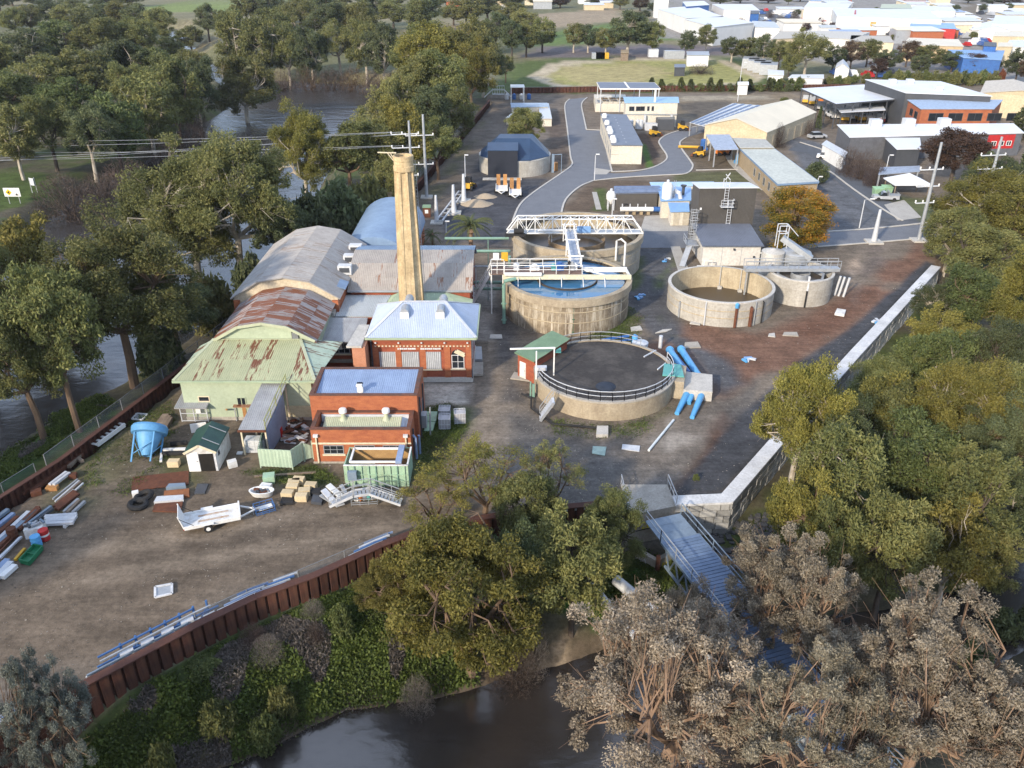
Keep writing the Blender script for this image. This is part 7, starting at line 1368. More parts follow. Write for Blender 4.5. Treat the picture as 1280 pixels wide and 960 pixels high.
# tubs, cages
x, y = at(328, 620); rt = thing('white_tub', 'white boat shaped tub full of rusty scrap', 'tub', (x, y, 0)); n_ = 16; ring = lambda a, b_, z: [(x + a * cos(2 * pi * j / n_), y + b_ * sin(2 * pi * j / n_), z) for j in range(n_)]
mb = MB(); vs = ring(.8, .35, .05) + ring(1.05, .6, .6) + ring(.92, .48, .6) + ring(.75, .32, .2); mb.add(vs, [(i * n_ + j, i * n_ + (j + 1) % n_, (i + 1) * n_ + (j + 1) % n_, (i + 1) * n_ + j) for i in range(3) for j in range(n_)]); part('shell', mb, white_paint, rt, smooth=True)
for k in range(7): part('scrap', MB().obox(x + R.uniform(-.5, .5), y + R.uniform(-.2, .2), .3 + .03 * k, .45, .2, .15, R.uniform(0, 3)), rust_steel if k % 2 else clad_dark, rt)
boxy('teal_crate', 'teal and grey crate on the grass behind the white tub', 'crate', (337, 602), 0, (.95, .8, .7), green_mint, .2); boxy('white_crate', 'crumpled white crate between the teal crate and the tub', 'crate', (333, 611), 0, (.9, .5, .45), white_worn, -.2)
def cage(name, label, cat, px, s_, m, rz=0.0, inner=None, nb=3, group=None):
    x, y = at(*px); rt = thing(name, label, cat, (0, 0, 0), group); a, b_, h = s_[0] / 2, s_[1] / 2, s_[2]; mb = MB()
    for z in (.12, h * .5, h): mb.bar((-a, -b_, z), (a, -b_, z), .045); mb.bar((-a, b_, z), (a, b_, z), .045); mb.bar((-a, -b_, z), (-a, b_, z), .045); mb.bar((a, -b_, z), (a, b_, z), .045)
    for k in range(nb + 1): t = -1 + 2 * k / nb; mb.bar((a * t, -b_, 0), (a * t, -b_, h), .04); mb.bar((a * t, b_, 0), (a * t, b_, h), .04); mb.bar((-a, b_ * t, 0), (-a, b_ * t, h), .04); mb.bar((a, b_ * t, 0), (a, b_ * t, h), .04)
    part('frame', mb, m, rt)
    if inner: part('tank', MB().box(-a * .92, a * .92, -b_ * .92, b_ * .92, .14, h * .93), inner, rt)
    return place(rt, (x, y, 0), rz)
cage('wire_cage', 'blue wire cage tipped beside the white tub', 'cage', (331, 638), (1.5, 1.1, .55), steel_blue, .5); boxy('white_board', 'white board lying inside the blue wire cage', 'board', (332, 636), .14, (1.1, .6, .06), white_paint, .5)
cage('scrap_cage', 'low galvanised cage of scrap below the curved steel stair', 'cage', (456, 628), (2.1, .8, .6), galv, .1)
for k in range(5): boxy('scrap_item', ('white', 'orange', 'grey', 'teal', 'pale')[k] + ' piece of scrap lying in the low galvanised cage', 'scrap', (446 + 5 * k, 627 - .6 * k), .12, (.32, .3, .35), [white_paint, orange_paint, galv, teal_paint, galv_white][k], k)
ib = M('bulk_tank_plastic', (.42, .42, .44), (.3, .3, .32), rough=.4)
for k, (px, lab) in enumerate((((556, 523), 'caged bulk tank, rear left of the three near the dirt lane'), ((556, 534), 'caged bulk tank, front left of the three near the dirt lane'), ((575, 527), 'caged bulk tank, right of the three near the dirt lane'))): cage('bulk_tank', lab, 'bulk tank', px, (1.05, 1.05, 1.15), galv_white, .05 * k, ib, 4, 'caged bulk tanks')
for q, lab in ((((530, 529), (545, 529), (547, 517), (531, 517)), 'pale green plate on the grass, the one behind'), (((530, 541), (541, 541), (544, 530), (531, 530)), 'pale green plate on the grass, the one in front')): mb = MB(); mb.prism([at(*p) for p in q], 0, .25); solo('green_plate', mb, green_mint, lab, 'plate')
x, y = at(538, 546); mb = MB(); mb.tube([(x, y, 0), (x + .1, y, 3.1)], .07, 8); solo('thin_post', mb, galv, 'thin grey post standing beside the pale green plates', 'post')
# mint steel filter box with its stair
rt = thing('steel_filter', 'mint green open topped steel filter box in front of the brick pump house', 'filter', (*at(472, 606), 0)); fa, fb = at(432, 608), at(512, 606); x0, x1, y0, y1, h = fa[0], fb[0], fa[1], fa[1] + 2.9, 2.05
for nm, b_ in (('front_wall', (x0, x1, y0, y0 + .1)), ('rear_wall', (x0, x1, y1 - .1, y1)), ('end_wall', (x0, x0 + .1, y0 + .101, y1 - .101)), ('end_wall', (x1 - .1, x1, y0 + .101, y1 - .101))): mb = MB(); mb.box(*b_, 0, h); part(nm, mb, green_mint, rt)
part('media', MB().box(x0 + .1, x1 - .1, y0 + .1, y1 - .1, .3, .9), M('rust_media', (.2, .12, .05), (.12, .075, .04), scale=2), rt); part('liner', MB().box(x0 + .12, x1 - .12, y1 - .16, y1 - .101, .9, h - .05), M('liner_tan', (.42, .27, .12), (.3, .18, .08)), rt)
for k in range(9): xx = x0 + .3 + k * (x1 - x0 - .6) / 8; part('stiffener', MB().bar((xx, y0 - .06, 0), (xx, y0 - .06, h), .09), pipe_green if k % 3 == 1 else green_mint, rt)
for zz in (.6, 1.2): part('waling', MB().bar((x0, y0 - .05, zz), (x1, y0 - .05, zz), .07), green_mint, rt)
mb = MB(); a, b_ = x0 + .5, x1 - 1.0
for p, q in (((a, y0 + .4), (b_, y0 + .4)), ((a, y1 - .4), (b_, y1 - .4)), ((a, y0 + .4), (a, y1 - .4))): mb.bar((*p, h + .12), (*q, h + .12), .16)
part('white_trough', mb, white_paint, rt)
part('blue_launder', MB().bar((x1 - .8, y0 + .2, h + .2), (x1 - .8, y1 - .1, h + .2), .5, .25), roof_blue, rt); part('rusty_ledge', MB().box(x0 + 2.6, x1 - .5, y0 + .12, y0 + .35, h - .1, h + .08), rust_steel, rt)
part('control_box', MB().box(x0 + .35, x0 + 1.1, y0 - .45, y0 - .12, .9, 1.7), truss_grey, rt); mb = MB(); mb.bar((x0, y0 + .05, h + .03), (x1, y0 + .05, h + .03), .14, .06); mb.bar((x1 - .05, y0, h + .03), (x1 - .05, y1, h + .03), .14, .06); part('top_flange', mb, white_worn, rt)
rt = thing('steel_walkway', 'galvanised stair and walkway with handrails bent around the mint filter box', 'stair', (*at(440, 625), 0)); pts = [at3(413, 630, .1), at3(442, 617, 1.1), at3(462, 614, 1.1), at3(502, 628, .15)]
for a, b_ in zip(pts, pts[1:]):
    A_, B_ = Vector(a), Vector(b_); dd = (B_ - A_); dd.z = 0; dd.normalize(); nn = Vector((-dd.y, dd.x, 0)) * .42
    for s_ in (-1, 1): part('stringer', MB().bar(A_ + nn * s_, B_ + nn * s_, .06, .2), galv_white, rt); railing(rt, [tuple(A_ + nn * s_), tuple(B_ + nn * s_)], galv, .95, .9, r=.025)
    k_ = max(3, int((B_ - A_).length / .28))
    for k in range(k_): p = A_.lerp(B_, (k + .5) / k_); part('tread', MB().bar(p - nn, p + nn, .24, .04), galv, rt)
rt = thing('stair_wreck', 'tangle of dismantled galvanised stair flights left of the mint filter box', 'scrap heap', (*at(418, 625), 0))
for k, (a, b_, za, zb_) in enumerate((((404, 612), (420, 630), .9, .2), ((402, 618), (424, 632), .5, .15), ((410, 606), (428, 622), 1.0, .4), ((420, 632), (430, 629), .2, .2), ((426, 606), (432, 616), 1.1, .6))): part('flight', MB().bar(at3(*a, za), at3(*b_, zb_), .5 if k < 3 else .3, .12), [galv_white, galv, white_worn][k % 3], rt)
for k in range(6): part('baluster', MB().bar(at3(416 + k * 2.2, 631 - k * .3, .1), at3(416 + k * 2.2, 624 - k * .3, .5), .09), galv_white, rt)
# stacks along the left levee
stock('steel_stock', 'two long rusty beams lying beside the left levee', 'steel', [((27, 617), (72, 586)), ((40, 614), (102, 567))], rust_steel, .4, .3, .2); stock('steel_stock', 'pale channel sections lying on the rusty beams', 'steel', [((62, 606), (83, 590)), ((67, 606), (87, 591))], galv_white, .25, .2, .4)
stock('timber', 'weathered grey beams at the far end of the yard stacks', 'timber', [((73, 584), (98, 566)), ((86, 584), (101, 568)), ((94, 570), (103, 577))], timber, .3, .25, .2); boxy('timber_offcut', 'short orange timber offcut among the yard stacks', 'timber', (66, 612), 0, (.9, .5, .35), timber_orange, .1); boxy('rusty_offcut', 'dark rusty offcut block at the end of the rusty beams', 'steel', (46, 618), 0, (.8, .6, .4), rust_steel, .5); boxy('rusty_offcut', 'dark rusty block beside the pale channel sections', 'steel', (92, 597), 0, (.6, .5, .4), rust_steel, .2)
stock('steel_stock', 'five thin tubes in a loose bundle beside the rusty plank', 'steel', [((66, 624), (97, 599)), ((69, 627), (99, 601)), ((72, 627), (101, 602)), ((75, 627), (92, 612)), ((78, 628), (104, 604))], [galv, galv_white, timber], .13, None, .15)
stock('steel_stock', 'wide rusty plank lying between the tubes and the grey frames', 'steel', [((71, 637), (97, 617)), ((69, 634), (94, 614))], rust_steel, .45, .2, .15); stock('steel_stock', 'grey frame sections lying near the open yard', 'steel', [((80, 640), (98, 624)), ((84, 641), (99, 626)), ((91, 641), (106, 627))], [galv, timber, galv], .22, None, .2)
stock('steel_stock', 'bundle of bluish white posts lying across two bearers', 'steel', [((56, 646), (96, 643)), ((56, 649), (96, 646)), ((57, 652), (94, 649)), ((56, 655), (92, 653)), ((60, 651), (93, 647))], galv_white, .3, .22, .3); stock('steel_stock', 'pale bearers under the bundle of white posts', 'steel', [((54, 661), (60, 655)), ((80, 659), (86, 654))], white_paint, .2, None, .08)
stock('steel_stock', 'long blue and rust coloured beams reaching in from the picture edge', 'steel', [((-30, 668), (10, 637)), ((-26, 676), (17, 642)), ((-20, 682), (22, 646)), ((-16, 688), (36, 640)), ((-12, 694), (48, 634)), ((-8, 684), (30, 652))], [truss_grey, roof_blue, rust_steel, galv_white, rust_steel, truss_grey], .34, .25, .25)
stock('steel_stock', 'jumble of dark thin bars left of the white crate', 'steel', [((18, 664), (46, 638)), ((24, 662), (50, 636)), ((36, 654), (64, 633)), ((42, 654), (66, 636))], [clad_dark, rust_steel, truss_grey], .2, None, .3); stock('steel_stock', 'thin dark rods heaped at the picture edge', 'steel', [((-10, 690), (14, 668)), ((-8, 698), (18, 670)), ((0, 698), (24, 672)), ((-6, 686), (10, 672))], [clad_dark, rust_steel, truss_grey], .12, None, .2)
stock('steel_stock', 'long pale pole lying from the white crate to the picture edge', 'steel', [((-4, 700), (27, 671)), ((0, 698), (25, 672))], galv_white, .15, None, .3); stock('steel_stock', 'pale blue panels stacked at the left picture edge', 'steel', [((-14, 722), (10, 700)), ((-8, 726), (14, 703)), ((2, 722), (19, 707))], [roof_blue, galv_white, white_paint], .45, .3, .2)
x, y = at(42, 673); rt = thing('white_crate_bin', 'white crate heaped with grey scrap beside the two drums', 'crate', (x, y, 0)); part('crate', MB().obox(x, y + .5, 0, 1.3, 1.0, .85, .25), white_worn, rt)
for k in range(8): part('scrap', MB().obox(x + R.uniform(-.5, .5), y + .5 + R.uniform(-.35, .35), .85 + .02 * k, .6, .15, .14, R.uniform(0, 3)), [galv, clad_dark, truss_grey][k % 3], rt)
def drum(px, m, label, top=None):
    x, y = at(*px); rt = thing('oil_drum', label, 'drum', (x, y, 0)); part('body', MB().lathe([(.36, 0), (.36, .3), (.385, .31), (.36, .33), (.36, .6), (.385, .61), (.36, .63), (.36, .9), (.3, .9), (.02, .88)], 16, x, y), m, rt, smooth=True)
    if top: part('band', MB().lathe([(.365, .42), (.368, .42), (.368, .58), (.365, .58)], 16, x, y), top, rt)
drum((57, 674), red_paint, 'red drum with white band beside the white crate', white_paint); drum((47, 682), pipe_blue, 'blue drum in front of the white crate'); drum((17, 672), rust_steel, 'rusty red drum left of the white crate')
a = [at3(p, q, .15) for p, q in ((25, 703), (37, 706), (54, 686), (43, 684))]; rt = thing('green_tray', 'green open tray lying on the yard beside the drums', 'tray', a[0]); part('base', MB().prism([p[:2] for p in a], .05, .2), green_paint, rt)
for p, q in zip(a, a[1:] + a[:1]): part('rim', MB().bar((*p[:2], .32), (*q[:2], .32), .08, .3), green_paint, rt)
part('divider', MB().bar(tuple((Vector(a[0]) + Vector(a[3])) / 2 + Vector((0, 0, .15))), tuple((Vector(a[1]) + Vector(a[2])) / 2 + Vector((0, 0, .15))), .06, .2), green_paint, rt)
stock('yellow_post', 'yellow bollard post lying left of the green tray', 'post', [((19, 700), (31, 686))], yellow, .2, None, .15)
a = [at3(*p, .3) for p in ((111, 553), (122, 556), (156, 531), (145, 528))]; rt = thing('white_ladder_frame', 'white lattice frame lying near the left levee', 'frame', a[0])
for p, q in ((0, 3), (1, 2)): part('rail', MB().bar(a[p], a[q], .14, .4), white_paint, rt)
for k in range(7): t = k / 6; part('rung', MB().bar(tuple(Vector(a[0]).lerp(Vector(a[3]), t)), tuple(Vector(a[1]).lerp(Vector(a[2]), t)), .25, .08), white_paint, rt)
def hatch(q, label):
    P_ = [at3(*p, .06) for p in q]; rt = thing('steel_hatch', label, 'hatch', P_[0]); part('grating', MB().prism([p[:2] for p in P_], 0, .07), galv, rt)
    for p, r_ in zip(P_, P_[1:] + P_[:1]): part('frame', MB().bar((*p[:2], .08), (*r_[:2], .08), .16, .1), cap_white, rt)
hatch(((194, 747), (215, 742), (215, 730), (194, 734)), 'square pale framed hatch alone in the dirt near the front levee'); hatch(((165, 524), (178, 525), (184, 518), (171, 517)), 'pale framed grating lying behind the blue hopper')
stock('log_pile', 'pile of grey logs behind the blue hopper', 'logs', [((196, 532), (206, 519)), ((199, 533), (209, 520)), ((203, 534), (212, 521)), ((207, 534), (214, 523)), ((201, 530), (209, 519))], timber, .35, None, .2); stock('black_beam', 'black beam with white stripe between hopper and garden shed', 'beam', [((203, 567), (231, 566)), ((204, 563), (232, 562)), ((213, 555), (234, 553))], [black_rubber, white_paint, black_rubber], .3, .3, .2); stock('white_stub', 'short white stub post right of the blue hopper', 'post', [((201, 577), (202, 567))], white_paint, .2, None, .1)
# racks of blue tube along the front levee
def along(t0, t1, off): # points a little inside the front levee
    P_ = offset(FRONT_WALL, off); xs_ = [p[0] for p in P_]; return [(x, float(np.interp(x, xs_, [p[1] for p in P_]))) for x in np.linspace(t0, t1, 7)]
xa, xb = at(113, 840, 1)[0], at(254, 772, 1)[0]; rt = thing('scaffold_rack', 'rack of blue scaffold tube standing along the front levee', 'rack', (*along(xa, xb, .9)[0], 0))
for o, z, m in ((.7, .5, steel_blue), (.95, .55, galv_white), (1.2, .6, steel_blue), (.8, .8, galv_white), (1.1, .85, steel_blue), (1.5, 1.2, steel_blue), (1.0, 1.25, galv), (.75, .95, truss_grey)):
    P_ = along(xa + R.uniform(-.5, .9), xb + R.uniform(-1, .6), o); mb = MB()
    for p, q in zip(P_, P_[1:]): mb.bar((*p, z), (*q, z), .1)
    part('tube', mb, m, rt)
for p, q in zip(along(xa + 1, xb - .2, .6), along(xa + 1, xb - .2, 1.6)):
    mb = MB(); mb.bar((*p, 0), (*p, .9), .1); mb.bar((*q, 0), (*q, 1.3), .12); mb.bar((*p, .45), (*q, .45), .1); mb.bar((*p, .8), (*q, .8), .1); part('rack_frame', mb, steel_blue, rt)
for k in range(4): p = along(xa + 1.5, xb - 1, 1.0)[k * 2]; part('wrapped_bundle', MB().obox(*p, .7, .8, .4, .3, .5), galv_white, rt)
for k, (a, b_, lab) in enumerate(((-20, 26, 'blue tubes lying along the levee at the left picture edge'), (284, 330, 'blue tubes lying along the levee right of the scaffold rack'), (322, 362, 'blue and white tubes along the middle of the front levee'), (425, 470, 'pale tubes lying on the levee near the golden tree'))):
    xa, xb = at(a, 900 if k == 0 else 740, .8)[0], at(b_, 880 if k == 0 else 720, .8)[0]; rt = thing('tube_bundle', lab, 'tubes', (*along(xa, xb, .6)[0], 0))
    for j in range(4):
        P_ = along(xa + .3 * j, xb + .2 * j, .5 + .17 * j); mb = MB()
        for p, q in zip(P_, P_[1:]): mb.bar((*p, .95 + .03 * j), (*q, .95 + .03 * j), .13)
        part('tube', mb, [steel_blue, galv_white, roof_blue, galv][(j + k) % 4], rt)
slab([(318, 597), (395, 592), (395, 590), (318, 595)], 0, timber, 'thin timber edging below the green sheet fence', 'timber_edging', 'edging', .1)
slab([(592, 470), (604, 470), (604, 455), (593, 455)], 0, concrete, 'concrete slab with rubble at the corner of the pumping hall', h=.25); slab([(594, 452), (603, 452), (602, 436), (595, 436)], 0, galv, 'grey plates stacked beside the pumping hall', 'flat_sheet', 'sheet', .3); slab([(612, 424), (628, 424), (627, 419), (613, 419)], 0, concrete_pale, 'pale concrete kerb block across the shaded lane')
# vegetation
L_olive = leafmat('leaf_olive', (.075, .088, .034), (.15, .16, .055), (.25, .24, .085))
L_yellow = leafmat('leaf_yellow_green', (.09, .09, .022), (.175, .16, .04), (.29, .25, .062))
L_dark = leafmat('leaf_dark_green', (.05, .066, .034), (.095, .115, .052), (.15, .17, .075))
L_grey = leafmat('leaf_grey_pink', (.12, .104, .077), (.265, .228, .168), (.46, .40, .30))
L_greyg = leafmat('leaf_grey_green', (.09, .105, .09), (.19, .21, .175), (.33, .35, .30))
L_green = leafmat('leaf_fresh_green', (.06, .08, .03), (.11, .135, .045), (.18, .2, .07))
L_autumn = leafmat('leaf_autumn', (.05, .085, .016), (.26, .20, .024), (.6, .29, .028))
L_brown = leafmat('leaf_russet', (.05, .034, .024), (.09, .058, .038), (.13, .085, .055))
L_red = leafmat('leaf_red', (.13, .035, .02), (.2, .06, .03), (.26, .09, .04))
L_twig = leafmat('twig_brown', (.05, .035, .03), (.085, .06, .05), (.13, .10, .085))
L_twigg = leafmat('twig_grey', (.11, .10, .085), (.17, .15, .13), (.24, .21, .18))
L_ground = leafmat('undergrowth', (.045, .058, .016), (.085, .112, .026), (.16, .195, .048))
def leaf_mesh(name, P, A, B, T, mat, tri=False):
    """P centres, A half length axis, B half width axis (n,3); T tint (n,)"""
    n = len(P)
    vs = np.stack([P - A, P + B, P + A] if tri else [P - A, P + B, P + A, P - B], 1); k = vs.shape[1]
    me = bpy.data.meshes.new(name); me.vertices.add(n * k); me.vertices.foreach_set('co', vs.reshape(-1).astype(np.float32)); me.loops.add(n * k); me.loops.foreach_set('vertex_index', np.arange(n * k, dtype=np.int32))
    me.polygons.add(n); me.polygons.foreach_set('loop_start', np.arange(0, n * k, k, dtype=np.int32)); me.update()
    a = me.attributes.new('tint', 'FLOAT', 'POINT'); a.data.foreach_set('value', np.repeat(T, k).astype(np.float32)); me.materials.append(mat); return me
def unit(v): return v / np.maximum(np.linalg.norm(v, axis=-1, keepdims=True), 1e-9)
def leaves_in(rg, C, rad_, n, size, droop=.5, flat=.95, aspect=.4):
    k = len(C); d = unit(rg.normal(size=(k, n, 3))); d[..., 2] = np.where(d[..., 2] < -.3, d[..., 2] * .5, d[..., 2]); r = rg.rand(k, n, 1) ** .42
    sub = unit(rg.normal(size=(k, 9, 3))); pick = rg.randint(0, 9, (k, n)); s_ = np.take_along_axis(sub, pick[..., None].repeat(3, -1), 1)
    P = C[:, None, :] + (d * r * .55 + s_ * .55) * rad_[:, None, None] * np.array([1, 1, flat])
    ax = unit(rg.normal(size=(k, n, 3)) * 1.1 + np.array([0, 0, -droop]) + d * .5); b = unit(np.cross(ax, rg.normal(size=(k, n, 3)))); sz = size * (.6 + .8 * rg.rand(k, n, 1))
    T = np.clip(.5 + (rg.rand(k, 1) - .5) * .45 + (rg.rand(k, n) - .5) * .6 + (np.take_along_axis(rg.rand(k, 9), pick, 1) - .5) * .35, 0, 1)
    return P.reshape(-1, 3), (ax * sz * .5).reshape(-1, 3), (b * sz * .5 * aspect).reshape(-1, 3), T.reshape(-1)
def gum(seed, H_=16.0, R_=6.0, clumps=55, n=220, size=.55, crad=(.22, .34), fork=.34, limbs=5, low=.36, droop=.5, lean=0.0, lobes=0, twigs=True, shape=1.0, tri=False, turn=0):
    rg = np.random.RandomState(seed); mb = MB(); cz = H_ * (low + 1) / 2; hz = H_ * (1 - low) / 2
    d = unit(rg.normal(size=(clumps, 3))); d[:, 2] = d[:, 2] * .9 + .15; f = .45 + .5 * rg.rand(clumps, 1) ** .6
    lob = unit(rg.normal(size=(6, 3)) * np.array([1, 1, .5])); f = f * (.82 + .3 * np.clip((d @ lob.T).max(1, keepdims=True), 0, 1))
    C = d * f * np.array([R_ * .86, R_ * .86, hz * .86])
    if lobes:
        g = np.arange(lobes) + .5; ph = g * 2.4 + rg.rand(); zz = 1 - 1.55 * g / lobes; Lc = np.stack([np.sqrt(1 - zz ** 2) * np.cos(ph), np.sqrt(1 - zz ** 2) * np.sin(ph), zz], 1) * (.5 + .3 * rg.rand(lobes, 1)); C = (Lc[rg.randint(0, lobes, clumps)] + rg.normal(size=(clumps, 3)) * [.18, .18, .14]) * np.array([R_, R_, hz])
    taper = 1 - .16 * shape * np.clip(C[:, 2:3] / hz, -1, 1); C[:, :2] *= taper; C[:, 2] += cz; C[:, 0] += lean * (C[:, 2] / H_) * R_
    cr = R_ * (crad[0] + (crad[1] - crad[0]) * rg.rand(clumps))
    P, A, B, T = leaves_in(rg, C, cr, n, size, droop)
    if turn: T = np.clip(T - .03 + turn * (P[:, 0] / R_ * .5 + (P[:, 2] / H_ - .5) * .7), 0, 1)
    crown = leaf_mesh('crown', P, A, B, T, L_olive, tri)
    fp = np.array([lean * fork * R_ * .6, 0, H_ * fork]); r0 = .028 * H_; mb.tube([(0, 0, -.6), (fp[0] * .3 + .1, .1, H_ * fork * .5), tuple(fp)], r0, 7, r0 * .72, cap=False)
    ends = []
    for k in range(limbs):
        a = 2 * pi * (k + rg.rand() * .6) / limbs; e = np.array([cos(a) * R_ * .48 + lean * R_ * .6, sin(a) * R_ * .48, H_ * (.48 + .16 * rg.rand() if lobes else .6 + .2 * rg.rand())]); m_ = fp * .45 + e * .55 + np.array([0, 0, -H_ * .04]) + rg.normal(size=3) * .3
        mb.tube([tuple(fp), tuple(m_), tuple(e)], r0 * .55, 6, r0 * .2, cap=False); ends += [m_, e, (m_ + e) / 2]
    E_ = np.array(ends)
    for c in C:
        j = np.argmin(np.linalg.norm(E_ - c, axis=1) + (E_[:, 2] > c[2] + 1) * 3); p = E_[j]; m_ = (p + c) / 2 + rg.normal(size=3) * .5; mb.tube([tuple(p), tuple(m_), tuple(c)], r0 * .2, 4, r0 * .05, cap=False)
        if twigs:
            for _ in range(3): mb.tube([tuple(m_), tuple(c + rg.normal(size=3) * R_ * .13)], r0 * .05, 3, r0 * .015, cap=False)
    t = mesh_of('trunk', mb, smooth=True); t.materials.append(bark_brown); return (t, crown, H_, R_)
def bare(seed, H_=6.0, R_=4.0, n=900, mat=None, w_=.05, up=.5):
    rg = np.random.RandomState(seed); mb = MB(); n = n * 3; d = unit(rg.normal(size=(n, 3))); d[:, 2] = abs(d[:, 2]); lb = unit(rg.normal(size=(9, 3))); f = rg.rand(n, 1) ** .5 * (.7 + .35 * np.clip((d @ lb.T).max(1, keepdims=True), 0, 1))
    P = d * f * np.array([R_, R_, H_]) * .95; ax = unit(rg.normal(size=(n, 3)) * .8 + d * .8 + np.array([0, 0, up])) * R_ * (.05 + .1 * rg.rand(n, 1)); b = unit(np.cross(ax, rg.normal(size=(n, 3)))) * w_ * .5
    crown = leaf_mesh('twigs', P, ax, b, rg.rand(n), mat or L_twig)
    for k in range(7):
        a = rg.rand() * 6.28; mb.tube([(0, 0, -.3), (cos(a) * R_ * .25, sin(a) * R_ * .25, H_ * .35), (cos(a) * R_ * .55, sin(a) * R_ * .55, H_ * .75)], .1, 5, .03, cap=False)
    t = mesh_of('trunk', mb); t.materials.append(bark_dark); return (t, crown, H_, R_)
def bush(seed, n=4500, H_=4.0, R_=3.0, size=.45, cl=26, droop=.1):
    rg = np.random.RandomState(seed); d = unit(rg.normal(size=(cl, 3))); d[:, 2] = abs(d[:, 2]); C = d * (.35 + .4 * rg.rand(cl, 1)) * np.array([R_, R_, H_ * .85]) + np.array([0, 0, H_ * .12])
    P, A, B, T = leaves_in(rg, C, R_ * (.28 + .14 * rg.rand(cl)), n // cl, size, droop, .9); P[:, 2] = np.maximum(P[:, 2], 0); mb = MB()
    for k in range(5): a = k * 1.26; mb.tube([(0, 0, -.3), (cos(a) * R_ * .4, sin(a) * R_ * .4, H_ * .6)], .09, 5, .03, cap=False)
    t = mesh_of('trunk', mb); t.materials.append(bark_dark); return (t, leaf_mesh('crown', P, A, B, T, L_dark), H_, R_)
def cone(seed, n=1500, H_=6.0, R_=1.7, size=.5):
    rg = np.random.RandomState(seed); z = rg.rand(n) ** .8; a = rg.rand(n) * 6.283; r = R_ * (1 - z * .82) * (.6 + .4 * rg.rand(n)) * (1 + .18 * np.sin(a * 3 + z * 9)); P = np.stack([r * np.cos(a), r * np.sin(a), .2 + z * H_ * .97], 1)
    ax = unit(np.stack([np.cos(a), np.sin(a), .6 + 0 * a], 1) + rg.normal(size=(n, 3)) * .5) * size * .5; b = unit(np.cross(ax, rg.normal(size=(n, 3)))) * size * .25; mb = MB(); mb.tube([(0, 0, -.2), (0, 0, H_ * .7)], .14, 5, .04)
    t = mesh_of('trunk', mb); t.materials.append(bark_dark); return (t, leaf_mesh('crown', P, ax, b, rg.rand(n), L_dark), H_, R_)
V_mid = [gum(100 + k, clumps=60 + 6 * k, lobes=(10, 0, 12, 9)[k], n=400, size=.4, crad=(.2, .33), lean=(0, .25, -.2, .1)[k], low=(.14, .1, .2, .08)[k]) for k in range(4)]
V_far = [gum(200 + k, clumps=56, n=240, size=.55, twigs=False, limbs=4, low=(.05, .02, .1)[k], crad=(.2, .34), fork=.25) for k in range(3)]
V_near = [gum(300 + k, clumps=105, n=760, size=.25, lobes=11, lean=(.15, -.25, 0)[k], low=(.1, .15, .08)[k], limbs=6, crad=(.17, .28)) for k in range(3)]
V_fore = [gum(400 + k, clumps=180, n=500, size=.175, lobes=12, lean=(-.2, .1, .2)[k], low=(.22, .26, .18)[k], limbs=8, crad=(.08, .15), droop=.25) for k in range(3)]
V_weep = [gum(500 + k, clumps=110, n=800, size=.25, low=.06, limbs=6, crad=(.14, .24), fork=.25, droop=1.3, shape=1.1) for k in range(2)]
V_wisp = [gum(600 + k, clumps=60, n=190, size=.26, lobes=8, low=.25, limbs=6, fork=.16, crad=(.14, .24), droop=.4) for k in range(2)]
V_bush = [bush(700 + k) for k in range(3)]; V_cone = [cone(800 + k) for k in range(2)]; V_bare = [bare(900 + k) for k in range(2)]; V_twg = [bare(950, n=1500, mat=L_twigg, w_=.03), bare(951, n=1700, mat=L_twigg, w_=.03, up=.2)]
V_round = [bush(720, n=9000, size=.34, cl=40)]; V_autumn = [gum(730, clumps=90, n=520, size=.3, low=-.12, turn=.5, fork=.2, crad=(.2, .3), droop=.2)]
nt = [0]
def tree(px, pyb, pyt, wpx, V, leaf, label, group=None, bark=None, cat='tree', name='gum_tree', z=None, rz=None):
    zb = -1.5 if z is None else z
    for _ in range(3):
        x, y = at(px, pyb, zb)
        if z is None: zb = zg(x, y)
    t, c, H_, R_ = V[nt[0] % len(V)]; nt[0] += 1; h = max(.8, zat(pyt, y) - zb); r = wpx / 2 * depth(y, zb + h * .6) / FOC
    rt = thing(name, label, cat, (x, y, zb), group); rt.rotation_euler = (0, 0, R.uniform(0, 6.28) if rz is None else rz); rt.scale = (r / R_, r / R_, h / H_)
    for nm, me_, m in (('trunk', t, bark), ('crown' if me_name(c) != 'twigs' else 'twigs', c, leaf)):
        o = link(nm, me_, None, (0, 0, 0)); o.parent = rt
        if m is not None: o.material_slots[0].link = 'OBJECT'; o.material_slots[0].material = m
    return rt
def me_name(m): return m.name.split('.')[0]
